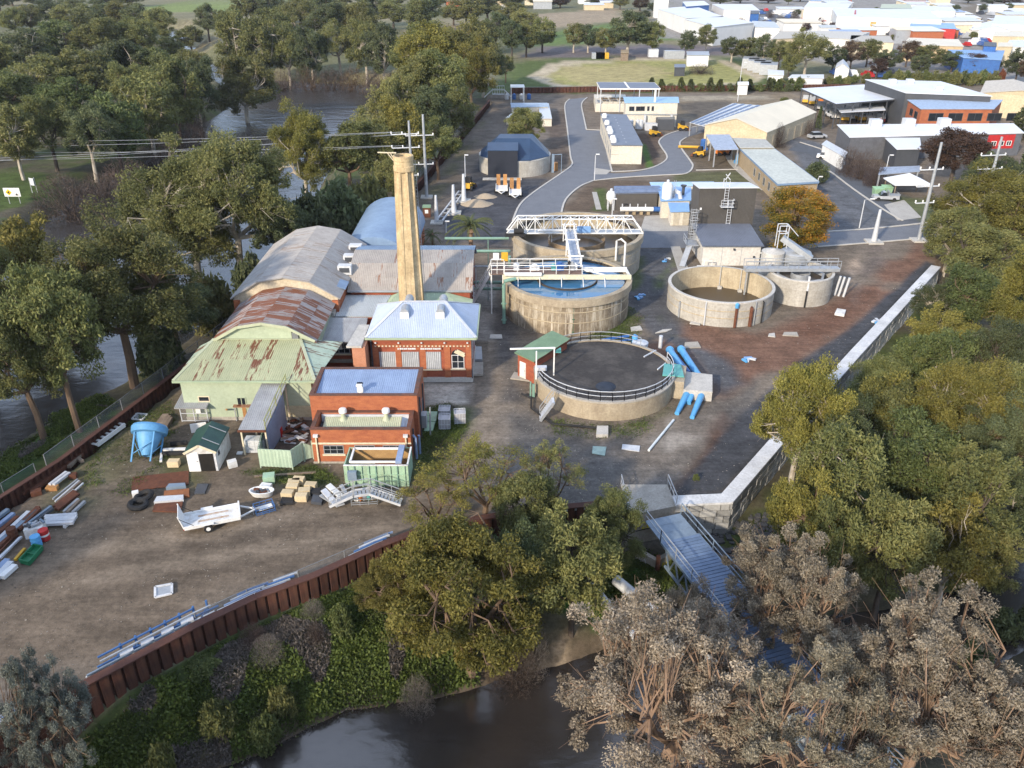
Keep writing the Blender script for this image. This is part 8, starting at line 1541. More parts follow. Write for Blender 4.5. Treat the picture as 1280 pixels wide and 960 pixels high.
# --- named trees near the camera
for a in (
 (168, 484, 268, 178, V_near, L_olive, 'big river gum with dark forked trunk leaning over the left river bank', bark_brown, 0.0),
 (305, 356, 152, 150, V_near, L_olive, 'tall many-stemmed white barked gum beside the grey vault hall', bark_white, 2.4),
 (255, 372, 172, 150, V_near, L_olive, 'pale limbed gum leaning over the river, left of the many-stemmed one', bark_white, 3.1),
 (386, 268, 130, 84, V_near, L_yellow, 'slender white trunked gum with open crown against the bright water', bark_white, 1.0),
 (55, 548, 362, 125, V_near, L_olive, 'leafy gum with two brown trunks outside the levee at the yard corner', bark_brown, 0.5),
 (100, 540, 318, 120, V_mid, L_olive, 'paler gum behind the two brown trunks at the yard corner', bark_brown, None),
 (-5, 520, 262, 130, V_near, L_olive, 'gum cut by the picture edge above the yard corner', bark_brown, None),
 (60, 470, 275, 130, V_mid, L_yellow, 'yellowish gum crown leaning over the river left of the big forked gum', bark_brown, None),
 (588, 812, 642, 232, V_weep, L_yellow, 'broad golden green weeping tree at the creek edge below the levee', bark_brown, .4),
 (490, 775, 705, 95, V_weep, L_yellow, 'smaller golden tree at the left flank of the broad weeping tree', bark_brown, None),
 (608, 648, 545, 125, V_wisp, L_yellow, 'wispy thin leaved tree on the levee beside the dirt lane', bark_brown, None),
 (545, 672, 592, 100, V_wisp, L_yellow, 'wispy low tree spreading over the yard end of the levee', bark_brown, None),
 (690, 655, 552, 85, V_wisp, L_olive, 'wispy olive tree on the gravel edge above the pale levee pipe', bark_brown, None),
 (655, 690, 582, 85, V_mid, L_olive, 'dark olive tree between the wispy trees and the creek', bark_dark, None),
 (715, 770, 640, 118, V_mid, L_olive, 'shady olive tree above the thin pale creek pipe', bark_dark, None),
 (762, 720, 610, 84, V_near, L_olive, 'olive tree hugging the left side of the bridge abutment', bark_dark, None),
 (640, 790, 655, 90, V_mid, L_dark, 'dark tree in the shade right of the broad weeping tree', bark_dark, None),
 (68, 955, 818, 116, V_fore, L_greyg, 'grey green gum against the levee in the bottom left corner', bark_brown, None),
 (850, 850, 728, 78, V_near, L_grey, 'small grey leaved tree left of the footbridge', bark_orange, None),
 (968, 885, 668, 190, V_fore, L_grey, 'pink grey gum standing just over the footbridge deck', bark_orange, 1.5),
 (832, 1010, 752, 280, V_fore, L_grey, 'wide pink grey gum spreading over the creek with orange limbs', bark_orange, 2.2),
 (1120, 1010, 738, 250, V_fore, L_grey, 'dense pink grey gum on the near bank right of the footbridge', bark_orange, .7),
 (990, 1060, 812, 230, V_fore, L_grey, 'low pink grey gum in the bottom middle of the near bank', bark_orange, 3.9),
 (1235, 1080, 828, 230, V_fore, L_grey, 'pink grey gum filling the bottom right corner', bark_orange, 5.0),
 (1225, 305, 208, 128, V_near, L_yellow, 'bright yellow green gum in front of the right hand power poles', bark_white, .3),
 (985, 625, 438, 118, V_near, L_yellow, 'golden olive gum overhanging the white coping of the block wall', bark_white, 1.1),
 (1100, 525, 440, 95, V_near, L_olive, 'rounded olive gum with white twigs behind the block wall', bark_white, None),
 (1262, 470, 300, 100, V_near, L_yellow, 'tall golden gum at the right edge with bare pale limbs', bark_orange, None),
 (1180, 600, 440, 135, V_near, L_yellow, 'sunlit golden gum in the middle of the right hand wood', bark_white, None),
 (660, 192, 130, 54, V_mid, L_olive, 'dense round tree behind the covered tank', bark_brown, None),
 (1005, 96, 37, 52, V_mid, L_olive, 'tall gum with splayed white limbs before the town sheds', bark_white, None),
 (312, 166, 68, 82, V_mid, L_olive, 'gum on the point between the two river arms', bark_white, None),
 (632, 104, 66, 24, V_mid, L_olive, 'single small gum on the grass left of the oval', bark_brown, None)):
    tree(*a[:6], a[6], None, a[7], rz=a[8])
tree(992, 316, 231, 112, V_autumn, L_autumn, 'round orange and green autumn tree beside the charcoal plant building', None, bark_brown, name='autumn_tree', rz=0)
tree(1020, 228, 196, 34, V_round, L_dark, 'clipped round dark shrub at the end of the long office', None, None, 'shrub', 'round_shrub')
tree(1022, 162, 133, 9, V_cone, L_dark, 'narrow dark cypress at the corner of the tan hall', None, None, 'tree', 'cypress_tree'); tree(980, 129, 119, 14, V_bush, L_green, 'small green bush behind the tan hall ridge', None, None, 'shrub', 'bush')
tree(1188, 232, 158, 82, V_mid, L_brown, 'russet brown leaved tree behind the picnic shelter', None, bark_dark, name='russet_tree'); tree(1228, 250, 190, 60, V_mid, L_dark, 'dark shady tree behind the russet one', None, bark_dark)
tree(1278, 175, 118, 42, V_cone, L_dark, 'dark spreading conifer at the end of the long industrial shed', None, None, name='conifer_tree'); tree(1285, 225, 165, 40, V_cone, L_dark, 'dark conifer at the right edge beside the red panel', None, None, name='conifer_tree')
for k, (px, a, b_, w_) in enumerate(((1060, 218, 178, 40), (1076, 224, 182, 40), (1091, 233, 192, 34))): tree(px, a, b_, w_, V_bare, L_twig, ('bare winter tree nearest the white gatehouse', 'bare winter tree in the middle of the garden bed', 'bare winter tree nearest the green bins')[k], 'bare trees by the road', bark_dark, name='bare_tree')
tree(972, 184, 150, 22, V_bare, L_twig, 'bare winter tree against the tan hall wall', None, bark_dark, name='bare_tree'); tree(1012, 168, 146, 18, V_bare, L_twig, 'small bare tree at the back corner of the tan hall', None, bark_dark, name='bare_tree')
tree(875, 92, 78, 40, V_bare, L_twig, 'low bare tree on the oval beside the dark hut', None, bark_dark, name='bare_tree')
# --- woods whose trees nothing sets apart
ORD = 'first second third fourth fifth sixth seventh eighth ninth'.split(); ROW = ('front', 'middle', 'rear')
HUE = {L_olive.name: 'olive ', L_yellow.name: 'golden ', L_dark.name: 'dark ', L_green.name: 'green ', L_brown.name: 'russet ', L_twig.name: 'brown ', L_twigg.name: 'grey '}
def wood(rows, V, mats, label, group, bark=None, name='gum_tree', cat='tree', z=None):
    n = len(rows); R_n = (n + 8) // 9; od = sorted(rows, key=lambda r: -r[1]); pos = {}
    for k in range(R_n):
        for j, r in enumerate(sorted(od[k * 9:k * 9 + 9])): pos[r] = f', {ORD[j]} from left' + (f', {ROW[min(k, 2)]} row' if R_n > 1 else '')
    for i, (px, a, b_, w_) in enumerate(rows): lf = mats[i % len(mats)]; tree(px, a, b_, w_, V, lf, HUE[lf.name] + label + (pos[rows[i]] if R_n < 4 else ''), group, bark[i % len(bark)] if bark else None, cat, name, z)
wood([(30, 225, 128, 72), (72, 214, 112, 70), (118, 215, 122, 74), (152, 205, 108, 78), (192, 184, 82, 82), (226, 168, 72, 78), (252, 152, 66, 60), (20, 165, 78, 84), (68, 150, 62, 86), (116, 145, 52, 88), (160, 138, 50, 84), (205, 132, 52, 80), (238, 118, 58, 60), (-8, 120, 40, 80), (40, 100, 30, 74), (85, 92, 24, 74), (130, 90, 18, 72), (172, 86, 16, 60), (-10, 205, 130, 70), (95, 180, 90, 76), (215, 150, 66, 66), (180, 165, 72, 74)], V_far + V_mid[:2], [L_olive, L_olive, L_dark, L_green], 'gum in the dense wood across the river', 'gums in the wood across the river', [bark_white, bark_dark])
wood([(334, 94, 18, 62), (362, 93, 24, 56), (392, 94, 26, 52), (426, 91, 26, 50), (458, 93, 24, 52), (480, 98, 22, 52), (345, 74, 4, 60), (300, 84, 10, 60), (410, 62, 0, 60), (445, 60, -4, 60), (376, 60, -2, 60)], V_mid + V_far, [L_olive, L_olive, L_dark], 'pale trunked gum on the neck behind the wide reach', 'gums on the neck of land', [bark_white])
wood([(525, 130, 20, 80), (540, 140, 20, 92), (578, 138, 22, 88), (604, 122, 42, 54), (520, 178, 62, 82), (556, 176, 50, 92), (590, 152, 50, 60), (498, 200, 92, 66), (534, 205, 100, 78), (566, 190, 104, 60), (472, 240, 138, 80), (502, 235, 122, 70), (440, 250, 146, 84), (590, 130, 60, 44), (548, 225, 150, 60)], V_mid, [L_olive, L_yellow, L_olive, L_dark, L_olive], 'gum between the levee and the wide river reach', 'gums between levee and river', [bark_brown, bark_white])
wood([(424, 300, 198, 92), (388, 318, 222, 84), (462, 284, 200, 74), (348, 340, 240, 84), (226, 448, 340, 92), (268, 410, 318, 78), (205, 470, 392, 70), (318, 372, 300, 56), (498, 262, 190, 56)], V_bush + V_mid[1:3], [L_dark, L_dark, L_olive], 'bushy tree crowded against the levee behind the old sheds', 'dark trees along the levee', [bark_dark])
far_rows = []
for x in range(-10, 660, 24): far_rows.append((x + R.uniform(-9, 9), 34 + R.uniform(-8, 10) + (8 if x < 200 else 0), R.uniform(-14, 8), R.uniform(36, 54)))
for x in range(-10, 640, 34): far_rows.append((x + R.uniform(-12, 12), 12 + R.uniform(-5, 6), R.uniform(-16, -6), R.uniform(28, 44)))
far_rows = [r for r in far_rows if not (170 < r[0] < 285 and 12 < r[1] < 70) and not (130 < r[0] < 340 and r[1] < 16 and r[0] % 3 > 1)] + [(178, 52, 4, 52), (206, 58, 6, 46), (290, 62, 8, 44), (262, 50, 4, 36), (240, 66, 30, 40), (215, 78, 42, 40), (640, 74, 24, 34), (658, 72, 22, 36), (678, 66, 18, 40), (620, 62, 14, 40), (655, 50, 8, 40), (600, 70, 20, 50)]
wood(far_rows, V_far, [L_dark, L_olive, L_olive], 'distant gum in the band of trees along the top edge', 'distant gums along the top edge', [bark_dark])
for i, (px, a, b_, w_, lab) in enumerate(((717, 66, 28, 32, 'gum at the left end of the row behind the oval'), (735, 66, 28, 34, 'second gum from the left in the row behind the oval'), (757, 68, 32, 34, 'dark gum left of the tallest one behind the oval'), (784, 70, 12, 62, 'tallest spreading gum in the row behind the oval'), (815, 70, 24, 36, 'upright gum right of the tallest one behind the oval'), (859, 70, 35, 26, 'gum with thin white trunk left of the white tank wagon'), (882, 66, 30, 30, 'thin gum behind the white tank wagon'), (914, 78, 44, 36, 'dark gum right of the white tank wagon'), (934, 80, 44, 34, 'dark gum in front of the grey containers'), (953, 84, 42, 34, 'brownish gum at the corner of the oval'))): tree(px, a, b_, w_, V_far, [L_olive, L_dark][i % 2], lab, None, bark_white)
wood([(972, 86, 48, 30), (1040, 90, 54, 34), (1062, 88, 50, 32), (1082, 84, 46, 36), (1108, 90, 60, 40), (1132, 84, 50, 34), (1160, 88, 54, 42), (1188, 90, 62, 38), (1214, 94, 66, 36), (1240, 90, 74, 24), (1268, 104, 56, 36), (1285, 112, 66, 40), (985, 96, 66, 24), (1148, 96, 66, 30), (1095, 98, 72, 26)], V_far, [L_olive, L_dark, L_brown], 'street tree between the depot and the town', 'street trees below the town', [bark_dark])
wood([(814 + k * 12.2, 114, 97 + (k % 3) * 2, 15) for k in range(16)], V_cone + V_bush[:1], [L_dark, L_green], 'conifer in the hedge along the far levee wall', 'hedge conifers', None, 'hedge_conifer', 'shrub')
wood([(965 + k * 11, 112 - k * .8, 95 - k * .6, 17) for k in range(5)] + [(1036 + k * 11, 106, 92, 16) for k in range(3)] + [(1108 + k * 12, 106 + (k % 2), 83, 20) for k in range(12)] + [(1068, 104, 90, 16), (1082, 104, 88, 16)], V_bush, [L_green, L_olive], 'round hedge bush behind the depot roofs', 'hedge bushes behind the depot', None, 'hedge_bush', 'shrub')
tree(1020, 109, 96, 16, V_bush, L_red, 'red leaved bush in the hedge left of the truck shed', None, None, 'shrub', 'red_bush'); tree(1250, 106, 80, 14, V_bush, L_red, 'reddish bush at the right end of the hedge', None, None, 'shrub', 'red_bush'); tree(1188, 28, 11, 22, V_far, L_olive, 'lone round tree among the white town roofs', None)
wood([(1178, 345, 248, 74), (1268, 345, 240, 84), (1215, 368, 280, 96), (1174, 420, 350, 76), (1205, 430, 330, 100), (1262, 430, 340, 90), (1168, 470, 384, 80), (1280, 500, 400, 90), (1232, 520, 398, 110), (1150, 520, 402, 100), (1085, 590, 470, 92), (1112, 590, 470, 112), (1262, 590, 450, 110), (1225, 640, 505, 120), (1128, 660, 520, 124), (1040, 690, 522, 126), (990, 720, 585, 90), (1185, 700, 560, 116), (1262, 680, 560, 104), (1290, 640, 500, 90), (1096, 760, 618, 120), (1166, 775, 632, 112), (1215, 745, 650, 84), (1035, 650, 505, 92), (1288, 560, 470, 90), (1030, 745, 610, 90)], V_mid + V_near[:1], [L_olive, L_yellow, L_olive, L_dark, L_green], 'gum crowded in the wood right of the block wall', 'gums in the right hand wood', [bark_white, bark_brown, bark_dark])
wood([(1250, 800, 755, 60), (1285, 790, 745, 50), (1215, 840, 790, 60)], V_bush, [L_dark], 'bush at the water on the near bank', 'dark bushes on the near bank', None, 'bush', 'shrub')
# loose stones and weeds over the site
rg = np.random.RandomState(5); q = np.concatenate([rg.rand(16000, 2) * [60, 62] + [-44, 36], rg.rand(9000, 2) * [60, 60] + [0, 55]]); q = q[(sdist(SITE, q[:, 0], q[:, 1]) < -.6) & (fbm(q[:, 0], q[:, 1], 4, 71) > .42)]; n = len(q); P = np.stack([q[:, 0], q[:, 1], ground_height(q[:, 0], q[:, 1]) + .035], 1)
tag(link('loose_stones', leaf_mesh('loose_stones', P, unit(rg.normal(size=(n, 3)) * [1, 1, .2]) * (.03 + .07 * rg.rand(n, 1) ** 3), unit(rg.normal(size=(n, 3)) * [1, 1, .2]) * (.03 + .05 * rg.rand(n, 1) ** 3), rg.rand(n), leafmat('stone_grey', (.07, .06, .05), (.22, .19, .16), (.5, .46, .4))), None, (0, 0, 0)), 'loose stones and litter scattered over the bare yard', kind='stuff')
# riverside gums just outside the view, behind and left of the camera: they shade the yard and the creek
for i, (x, y, h_, r_) in enumerate(((-58, 22, 22, 8), (-70, 34, 24, 9), (-80, 14, 25, 9), (-66, 4, 23, 9), (-50, 6, 20, 8), (-92, 40, 24, 9), (-84, 56, 22, 8), (-46, -8, 22, 8), (-32, 2, 18, 7), (-62, -14, 24, 9), (-30, -18, 22, 8), (-14, -12, 18, 7), (-100, 22, 25, 10), (-76, 48, 20, 8), (0, -24, 20, 8))):
    t, c, H_, R_ = V_mid[i % 4]; rt = thing('gum_tree', 'riverside gum behind the viewpoint shading the yard', 'tree', (x, y, zg(x, y)), 'gums behind the viewpoint'); rt.scale = (r_ / R_, r_ / R_, h_ / H_)
    for nm, q in (('trunk', t), ('crown', c)): o = link(nm, q, None, (0, 0, 0)); o.parent = rt
# --- shrubs, palms, undergrowth
wood([(90, 262, 208, 110), (130, 250, 212, 90), (160, 232, 190, 80), (200, 215, 172, 74), (228, 196, 140, 60), (250, 178, 128, 50)], V_bare, [L_twig], 'leafless thicket at the flooded far bank', 'leafless thickets on the far bank', None, 'thicket', 'shrub')
wood([(352, 99, 80, 44), (384, 98, 78, 48), (412, 98, 78, 44), (440, 99, 78, 48), (468, 102, 82, 44), (488, 106, 86, 34), (325, 95, 76, 40), (300, 100, 78, 36)], V_bare, [L_twig, L_brown], 'leafless thicket along the wide reach', 'brown thickets along the wide reach', None, 'thicket', 'shrub')
wood([(335, 820, 795, 50), (318, 800, 780, 40), (392, 770, 750, 34), (395, 800, 780, 30), (520, 868, 842, 50), (640, 820, 780, 80), (660, 800, 760, 60)], V_twg, [L_twigg, L_twig], 'twiggy bush on the green creek bank', 'twiggy bushes on the creek bank', None, 'twiggy_bush', 'shrub')
wood([(430, 790, 752, 40), (560, 690, 655, 40), (505, 720, 690, 44), (270, 890, 868, 60), (330, 905, 886, 50), (200, 950, 920, 60), (255, 840, 822, 50), (350, 865, 848, 40), (620, 720, 690, 50), (700, 720, 680, 60), (870, 600, 592, 10)], V_bush, [L_green, L_olive], 'low bush on the creek bank', 'green bushes on the creek bank', None, 'bush', 'shrub')
def palm(px, pyb, pyt, r, label, s):
    x, y = at(px, pyb); h = zat(pyt, y); rt = thing('palm_tree', label, 'palm', (x, y, 0)); mb = MB(); mb.tube([(x, y, -.2), (x, y, h * .55)], .35 * s, 8, .3 * s); mb.lathe([(.3 * s, 0), (.6 * s, .3), (.35 * s, .8)], 8, x, y, h * .5); part('trunk', mb, bark_orange, rt); rg = np.random.RandomState(px)
    for k in range(34):
        a, e = rg.rand() * 6.283, rg.uniform(-.25, 1.25); L_ = r * rg.uniform(.85, 1.1); P_ = []; mb = MB(); c0 = Vector((x, y, h * .72)); pr = []
        for i in range(8): t = i / 7; pr.append(c0 + Vector((cos(a) * L_ * t * cos(e * (1 - t * .4)), sin(a) * L_ * t * cos(e * (1 - t * .4)), L_ * (sin(e) * t * 1.0 - t * t * .6))))
        sd = Vector((-sin(a), cos(a), 0))
        for i in range(7):
            for s_ in (-1, 1):
                for q in range(2): p = pr[i].lerp(pr[i + 1], q / 2); wd = .55 * s * (1 - i / 9); tip = p + sd * s_ * wd + (pr[i + 1] - pr[i]) * .8 + Vector((0, 0, -.25 * s)); mb.add([tuple(p), tuple(p + (pr[i + 1] - pr[i]) * .45), tuple(tip)], [(0, 1, 2)])
        part('frond', mb, MATS.get('palm_leaf') or M('palm_leaf', (.09, .10, .03), (.05, .065, .02), scale=3), rt)
palm(589, 316, 268, 3.6, 'feathery date palm between the tan hall and the rear clarifier', 1.0); palm(541, 306, 288, 1.7, 'small dark palm beside the chimney', .5)
rg = np.random.RandomState(77); pts = []
for poly, z0, n in (([(60, 940), (150, 872), (250, 806), (420, 735), (480, 706), (560, 686), (600, 850), (520, 870), (440, 885), (330, 937), (170, 990), (60, 1000)], -3, 36000), ([(690, 722), (800, 690), (900, 740), (900, 775), (770, 775)], -3, 5000), ([(-30, 640), (0, 560), (130, 500), (150, 512), (60, 575)], -1.6, 3500), ([(540, 235), (590, 165), (606, 140), (606, 150), (560, 212)], -1.3, 1500), ([(530, 512), (560, 503), (592, 518), (560, 575), (526, 596)], 0, 2500), ([(100, 610), (130, 535), (215, 500), (225, 560), (160, 620)], 0, 1800), ([(300, 590), (395, 582), (430, 606), (380, 612)], 0, 1200), ([(735, 428), (740, 405), (790, 384), (805, 395), (795, 428)], 0, 1200), ([(690, 545), (690, 525), (780, 532), (840, 505), (850, 520), (790, 550)], 0, 900)):
    A_ = np.array(pxs(poly, z0)); lo, hi = A_.min(0), A_.max(0); q = rg.rand(n * 2, 2) * (hi - lo) + lo; d = sdist([tuple(a) for a in A_], q[:, 0], q[:, 1]); nn = fbm(q[:, 0], q[:, 1], 5, 61); q = q[(d < 0) & (nn > .36)][:n]
    zz = ground_height(q[:, 0], q[:, 1]); ok = (zz > WZ + .1) & ((sdist(SITE, q[:, 0], q[:, 1]) > .9) | (z0 == 0)); k_ = .5 if z0 == 0 else 1.0; pts.append(np.concatenate([q[ok], zz[ok, None], np.full((ok.sum(), 1), k_)], 1))
Q_ = np.concatenate(pts); k = 4; P = np.repeat(Q_[:, :3], k, 0) + rg.normal(size=(len(Q_) * k, 3)) * np.array([.22, .22, .04]); s_ = np.repeat(Q_[:, 3:], k, 0); nz_ = lattice(P[:, 0], P[:, 1], 1.6, 9)[:, None]
ax = unit(rg.normal(size=(len(P), 3)) * .8 + np.array([0, 0, .9])) * .13 * s_ * (.4 + nz_ * 1.1); b_ = unit(np.cross(ax, rg.normal(size=(len(P), 3)))) * .075 * s_; P[:, 2] += (.05 + .45 * nz_[:, 0] ** 2) * s_[:, 0]
dry = (lattice(P[:, 0], P[:, 1], 2.6, 15) > .82) | (P[:, 2] < -4.75)
tag(link('dry_undergrowth', leaf_mesh('dry_undergrowth', P[dry], ax[dry] * 1.25, b_[dry] * .6, rg.rand(dry.sum()), L_twigg), None, (0, 0, 0)), 'dead grey stalks among the creeping green on the creek bank', kind='stuff')
P, ax, b_, nz_ = P[~dry], ax[~dry], b_[~dry], nz_[~dry]
tag(link('undergrowth', leaf_mesh('undergrowth', P, ax, b_, np.clip(rg.rand(len(P)) * .6 + nz_[:, 0] * .5 - .1, 0, 1), L_ground), None, (0, 0, 0)), 'bright green creeping undergrowth on the river banks', kind='stuff')
# far town
def town(label, px, zs, wall, roofm, cat='building', ridge=None, name='town_building', fascia=None): return qbuild(name, label, cat, px, zs, wall, roofm, inset=.4, ridge=ridge, fascia=fascia)
shop_wall = M('shop_wall_white', (.66, .66, .64), (.58, .58, .56), scale=.1, fine=False)
for lab, px, z, wm_, rm, rg_ in (
 ('big white roofed warehouse at the left end of the town', [(858, 22.5), (905, 21), (868, 7), (822, 11)], 8, shop_wall, roof_white, None),
 ('white warehouse with blue doors and grey front band', [(893, 34), (943, 28), (905, 20), (856, 24)], 8, shop_wall, roof_white, None),
 ('white hall with deep blue fascia behind the warehouses', [(858, 8), (887, 6), (880, 1), (853, 2)], 9, blue_paint, roof_white, None),
 ('pale flat hall right of the blue fascia hall', [(905, 12), (950, 13), (940, 5), (890, 5)], 7, shop_wall, roof_white, None),
 ('dark blue box building among the pale halls', [(938, 17), (949, 17), (949, 13), (938, 13)], 7, blue_paint, clad_dark, None),
 ('grey roofed shop right of the warehouses', [(944, 34), (975, 35), (968, 27), (940, 26)], 6, shop_wall, roof_ltgrey, None),
 ('long pale store at the back of the car park', [(1005, 9), (1060, 10), (1065, 4), (1010, 3)], 8, shop_wall, roof_white, None),
 ('very long white store behind the red gables', [(1046, 20), (1178, 25), (1160, 11), (1040, 10)], 8, shop_wall, roof_white, None),
 ('pale green roofed store behind the long white store', [(1100, 11), (1140, 11), (1138, 5), (1102, 5)], 8, shop_wall, roof_pale_green, None),
 ('white store at the top right of the town', [(1140, 13), (1195, 14), (1190, 8), (1140, 7)], 7, shop_wall, roof_white, None),
 ('red gabled shop, left of the pair', [(1062, 23), (1074, 23), (1074, 18), (1063, 18)], 6, red_paint, red_paint, 2.5),
 ('red gabled shop, right of the pair', [(1074.5, 23), (1085, 23), (1084, 18), (1075, 18)], 6, red_paint, red_paint, 2.0),
 ('ochre walled shop beside the red gables', [(1088, 27), (1122, 28), (1122, 23), (1090, 23)], 6, M('ochre', (.5, .34, .12)), roof_cream, None),
 ('beige roofed market hall, left half', [(964, 49), (1004, 47), (1008, 39), (975, 39)], 6, tan_wall, M('beige_roof', (.50, .47, .41)), None),
 ('beige roofed market hall, right half with white front', [(1006, 47), (1066, 49), (1088, 40), (1010, 38)], 6, shop_wall, M('beige_roof2', (.55, .53, .48)), None),
 ('cream store right of the market hall', [(1062, 52), (1118, 53), (1112, 45), (1064, 44)], 6, cream, M('beige_roof', (.5, .47, .41)), None),
 ('shop with bright blue fascia and red goods in front', [(1137, 34), (1196, 36), (1192, 29), (1138, 28)], 6, red_paint, roof_bright_blue, None),
 ('wide cream roofed store above the street trees', [(1128, 56), (1205, 58), (1198, 49), (1136, 47)], 6, M('ochre_pale', (.55, .42, .25)), roof_cream, None),
 ('blue roofed market behind the street trees', [(1204, 72), (1252, 75), (1256, 63), (1184, 62)], 6, blue_paint, M('market_blue', (.24, .40, .66)), None),
 ('deep blue wall shop with white sign', [(1230, 57), (1246, 58), (1246, 53), (1230, 52)], 8, blue_paint, clad_dark, None),
 ('tan shop beside the deep blue one', [(1247, 58), (1266, 58), (1266, 53), (1248, 53)], 7, tan_wall, roof_cream, None),
 ('white hall at the top right edge', [(1240, 30), (1300, 32), (1290, 20), (1244, 19)], 7, shop_wall, roof_white, None),
 ('white hipped shop below the white hall', [(1224, 37), (1263, 38), (1256, 30), (1226, 29)], 5, shop_wall, roof_white, 1.6),
 ('long cream shop at the right edge', [(1241, 45), (1310, 46), (1305, 39), (1243, 39)], 6, tan_wall, roof_cream, None),
 ('pale shop at the right edge below the cream one', [(1256, 58), (1310, 60), (1300, 50), (1262, 50)], 6, shop_wall, roof_white, None),
 ('small white cottage among the street trees', [(1044, 85), (1062, 86), (1060, 80), (1046, 79)], 4, shop_wall, galv_white, 1.5),
 ('low white shed behind the hedge', [(960, 93), (980, 94), (980, 88), (960, 87)], 3.5, shop_wall, roof_white, None),
 ('white flat shed between hedge and pale limbed gum', [(985, 97), (1030, 98), (1030, 93), (990, 93)], 3, shop_wall, roof_white, None),
 ('white hut with open front at the corner of the oval', [(922, 106), (936, 106), (936, 102), (922, 102)], 3, shop_wall, white_paint, None),
 ('dark open hut on the oval grass', [(843, 84), (857, 84), (857, 80), (843, 80)], 3, clad_dark, roof_slate, None),
 ('small timber hut under the tallest gum behind the oval', [(776, 66), (786, 66), (786, 62), (776, 62)], 3, timber, tan_dark, None)): town(lab, px, z, wm_, rm, ridge=rg_)
rt, Wp, Q = town('pale tank wagon shed standing at the far side of the oval', [(859, 69), (887, 69), (886, 64), (858, 64)], 4, white_paint, galv)
mb = MB(); x, y = at(825, 22, 0); mb.obox(x, y, 0, 8, 8, zat(0, y) + 3); solo('white_tower', mb, white_paint, 'tall white tower beside the biggest warehouse', 'tower')
for k, px in enumerate((938, 944, 950, 957)): boxy('grey_container', 'grey container in the row by the oval, ' + ('nearest the gum', 'second', 'third', 'nearest the hedge')[k], 'container', (px + k, 84 + 2.6 * k), 0, (6, 9, 3.4), galv, -.3, 'containers by the oval')
for k, px in enumerate((745, 750, 755)): boxy('yellow_skip', 'yellow skip behind the oval, ' + ('left one', 'middle one', 'right one')[k], 'skip', (px, 73), 0, (3.6, 3, 2.2), yellow if k else galv, 0, 'skips behind the oval')
boxy('far_hut', 'small grey hut behind the oval right of the tallest gum', 'hut', (816, 71), 0, (4, 3, 3), galv_white); boxy('far_hut', 'pair of grey boxes behind the oval near the tank wagon', 'hut', (842, 73), 0, (8, 3, 3), galv)
# cars too far to tell apart
mb = MB(); mb.hexa([(-2.2, -.9, .3), (2.2, -.9, .3), (2.2, .9, .3), (-2.2, .9, .3), (-2.1, -.85, .95), (2.1, -.85, .85), (2.1, .85, .85), (-2.1, .85, .95)]); mb.hexa([(-1.6, -.8, .93), (1.1, -.8, .9), (1.1, .8, .9), (-1.6, .8, .93), (-1.2, -.65, 1.5), (.5, -.65, 1.5), (.5, .65, 1.5), (-1.2, .65, 1.5)])
far_car = mesh_of('far_car', mb); far_car.materials.append(car_white); rr = random.Random(4)
spots = [(rr.uniform(905, 1062), rr.uniform(14, 36)) for _ in range(95)] + [(rr.uniform(1092, 1220), rr.uniform(36, 47)) for _ in range(70)] + [(rr.uniform(1100, 1240), rr.uniform(12, 20)) for _ in range(14)] + [(rr.uniform(1206, 1236), rr.uniform(46, 58)) for _ in range(12)] + [(rr.uniform(560, 640), rr.uniform(8, 14)) for _ in range(8)] + [(rr.uniform(1036, 1110), rr.uniform(86, 98)) for _ in range(8)]
for px, py in spots:
    k = rr.choice((0, 0, 0, 1, 1, 2, 3, 4)); n_ = ('white', 'silver', 'dark', 'red', 'blue')[k]; o = link('parked_car', far_car, None, (*at(px, py), .02)); o.rotation_euler = (0, 0, rr.choice((0.1, 1.6, 1.7))); s_ = rr.uniform(1.1, 1.5); o.scale = (s_, s_, s_ * 1.15); o.material_slots[0].link = 'OBJECT'; o.material_slots[0].material = (car_white, car_silver, car_dark, car_red, car_blue)[k]; tag(o, 'small ' + n_ + ' car parked in the far town, one of many', 'car', n_ + ' cars parked in the far town')
wood([(905 + 9.5 * k + R.uniform(-3, 3), 18 + (k * 7) % 19, 6 + (k * 7) % 19, 14) for k in range(17)], V_bare, [L_twig, L_twigg], 'bare street tree in the far town car park', 'bare trees in the town car park', [bark_dark], 'bare_tree')
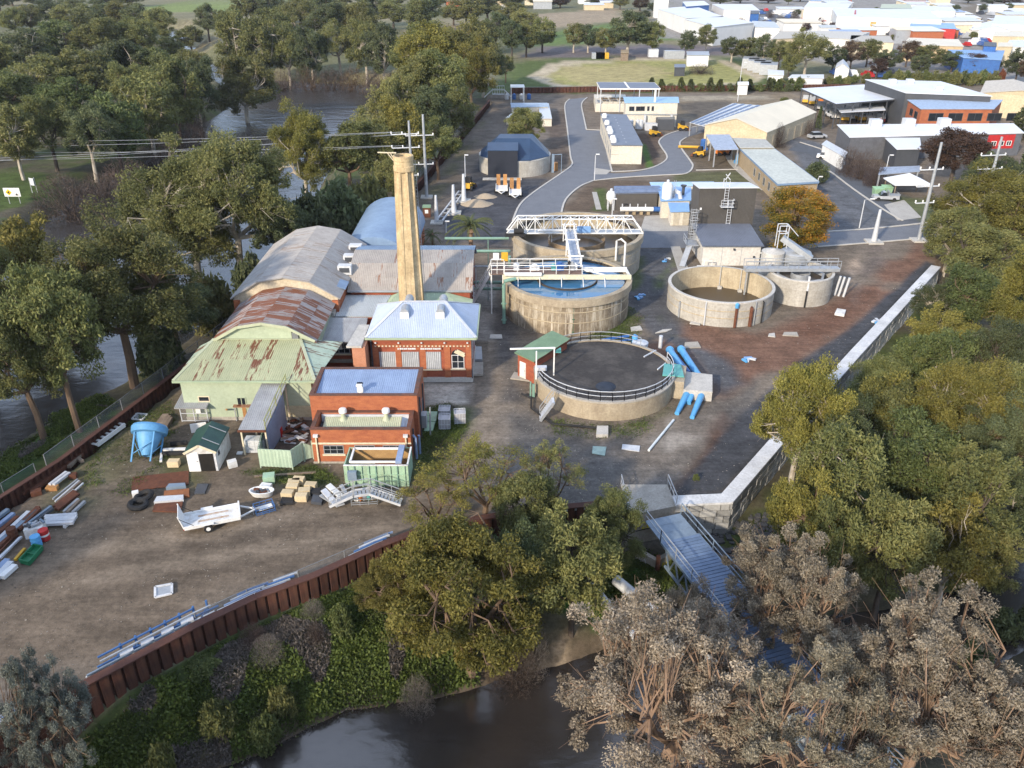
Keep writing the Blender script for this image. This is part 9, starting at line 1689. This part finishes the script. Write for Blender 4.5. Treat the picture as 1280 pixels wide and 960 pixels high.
wood([(1135, 46, 38, 10), (1212, 38, 24, 12), (1222, 30, 20, 10), (1204, 36, 25, 14), (1262, 34, 20, 16), (1140, 27, 21, 10), (900, 6, -4, 30), (925, 4, -6, 30), (960, 4, -6, 34), (1000, 2, -8, 30), (1240, 6, -3, 30), (1265, 8, -2, 30), (1210, 4, -5, 26), (820, 18, 0, 24), (800, 14, -4, 26), (775, 12, -5, 26), (745, 8, -8, 30), (700, 10, -6, 30), (670, 9, -6, 30), (805, 26, 12, 18), (1120, 50, 40, 12)] + [(985 + 11 * k, 6 + (k * 17) % 52, -6 + (k * 17) % 52, 13) for k in range(28)], V_far, [L_olive, L_dark, L_brown], 'far tree at the edge of the town', 'far town trees', [bark_dark])

rr = random.Random(12)
for k in range(70):
    px, py = (rr.uniform(985, 1290), rr.uniform(3, 60)) if k < 56 else (rr.uniform(560, 760), rr.uniform(3, 13))
    x, y = at(px, py); s_ = rr.uniform(7, 20); u = rr.uniform(6, 14); h = rr.uniform(3, 6); rt = thing('town_building', 'small pale roofed building in the far town, one of many', 'building', (x, y, 0), 'small far town buildings'); part('wall', MB().obox(x, y, 0, s_, u, h), rr.choice([shop_wall, tan_wall, galv, cream, brick_orange]), rt); part('roof', MB().slab([(x - s_ * .53, y - u * .55, h + .1), (x + s_ * .53, y - u * .55, h + .1), (x + s_ * .53, y + u * .55, h + .9), (x - s_ * .53, y + u * .55, h + .9)], .2), rr.choice([roof_white, roof_white, roof_cream, roof_ltgrey, galv_white, roof_blue]), rt)
# air
mb = MB(); mb.box(-900, 900, -170, 1500, -9, 62)
hm = bpy.data.materials.new('haze_air'); hm.use_nodes = True; N, L = hm.node_tree.nodes, hm.node_tree.links; N.remove(N['Principled BSDF'])
pv = N.new('ShaderNodeVolumePrincipled'); pv.inputs['Color'].default_value = (.85, .9, 1, 1); pv.inputs['Density'].default_value = .00007; pv.inputs['Anisotropy'].default_value = .2
L.new(pv.outputs['Volume'], N['Material Output'].inputs['Volume']); struct('haze', mb, hm, kind='stuff', label='thin evening haze over the river flat')
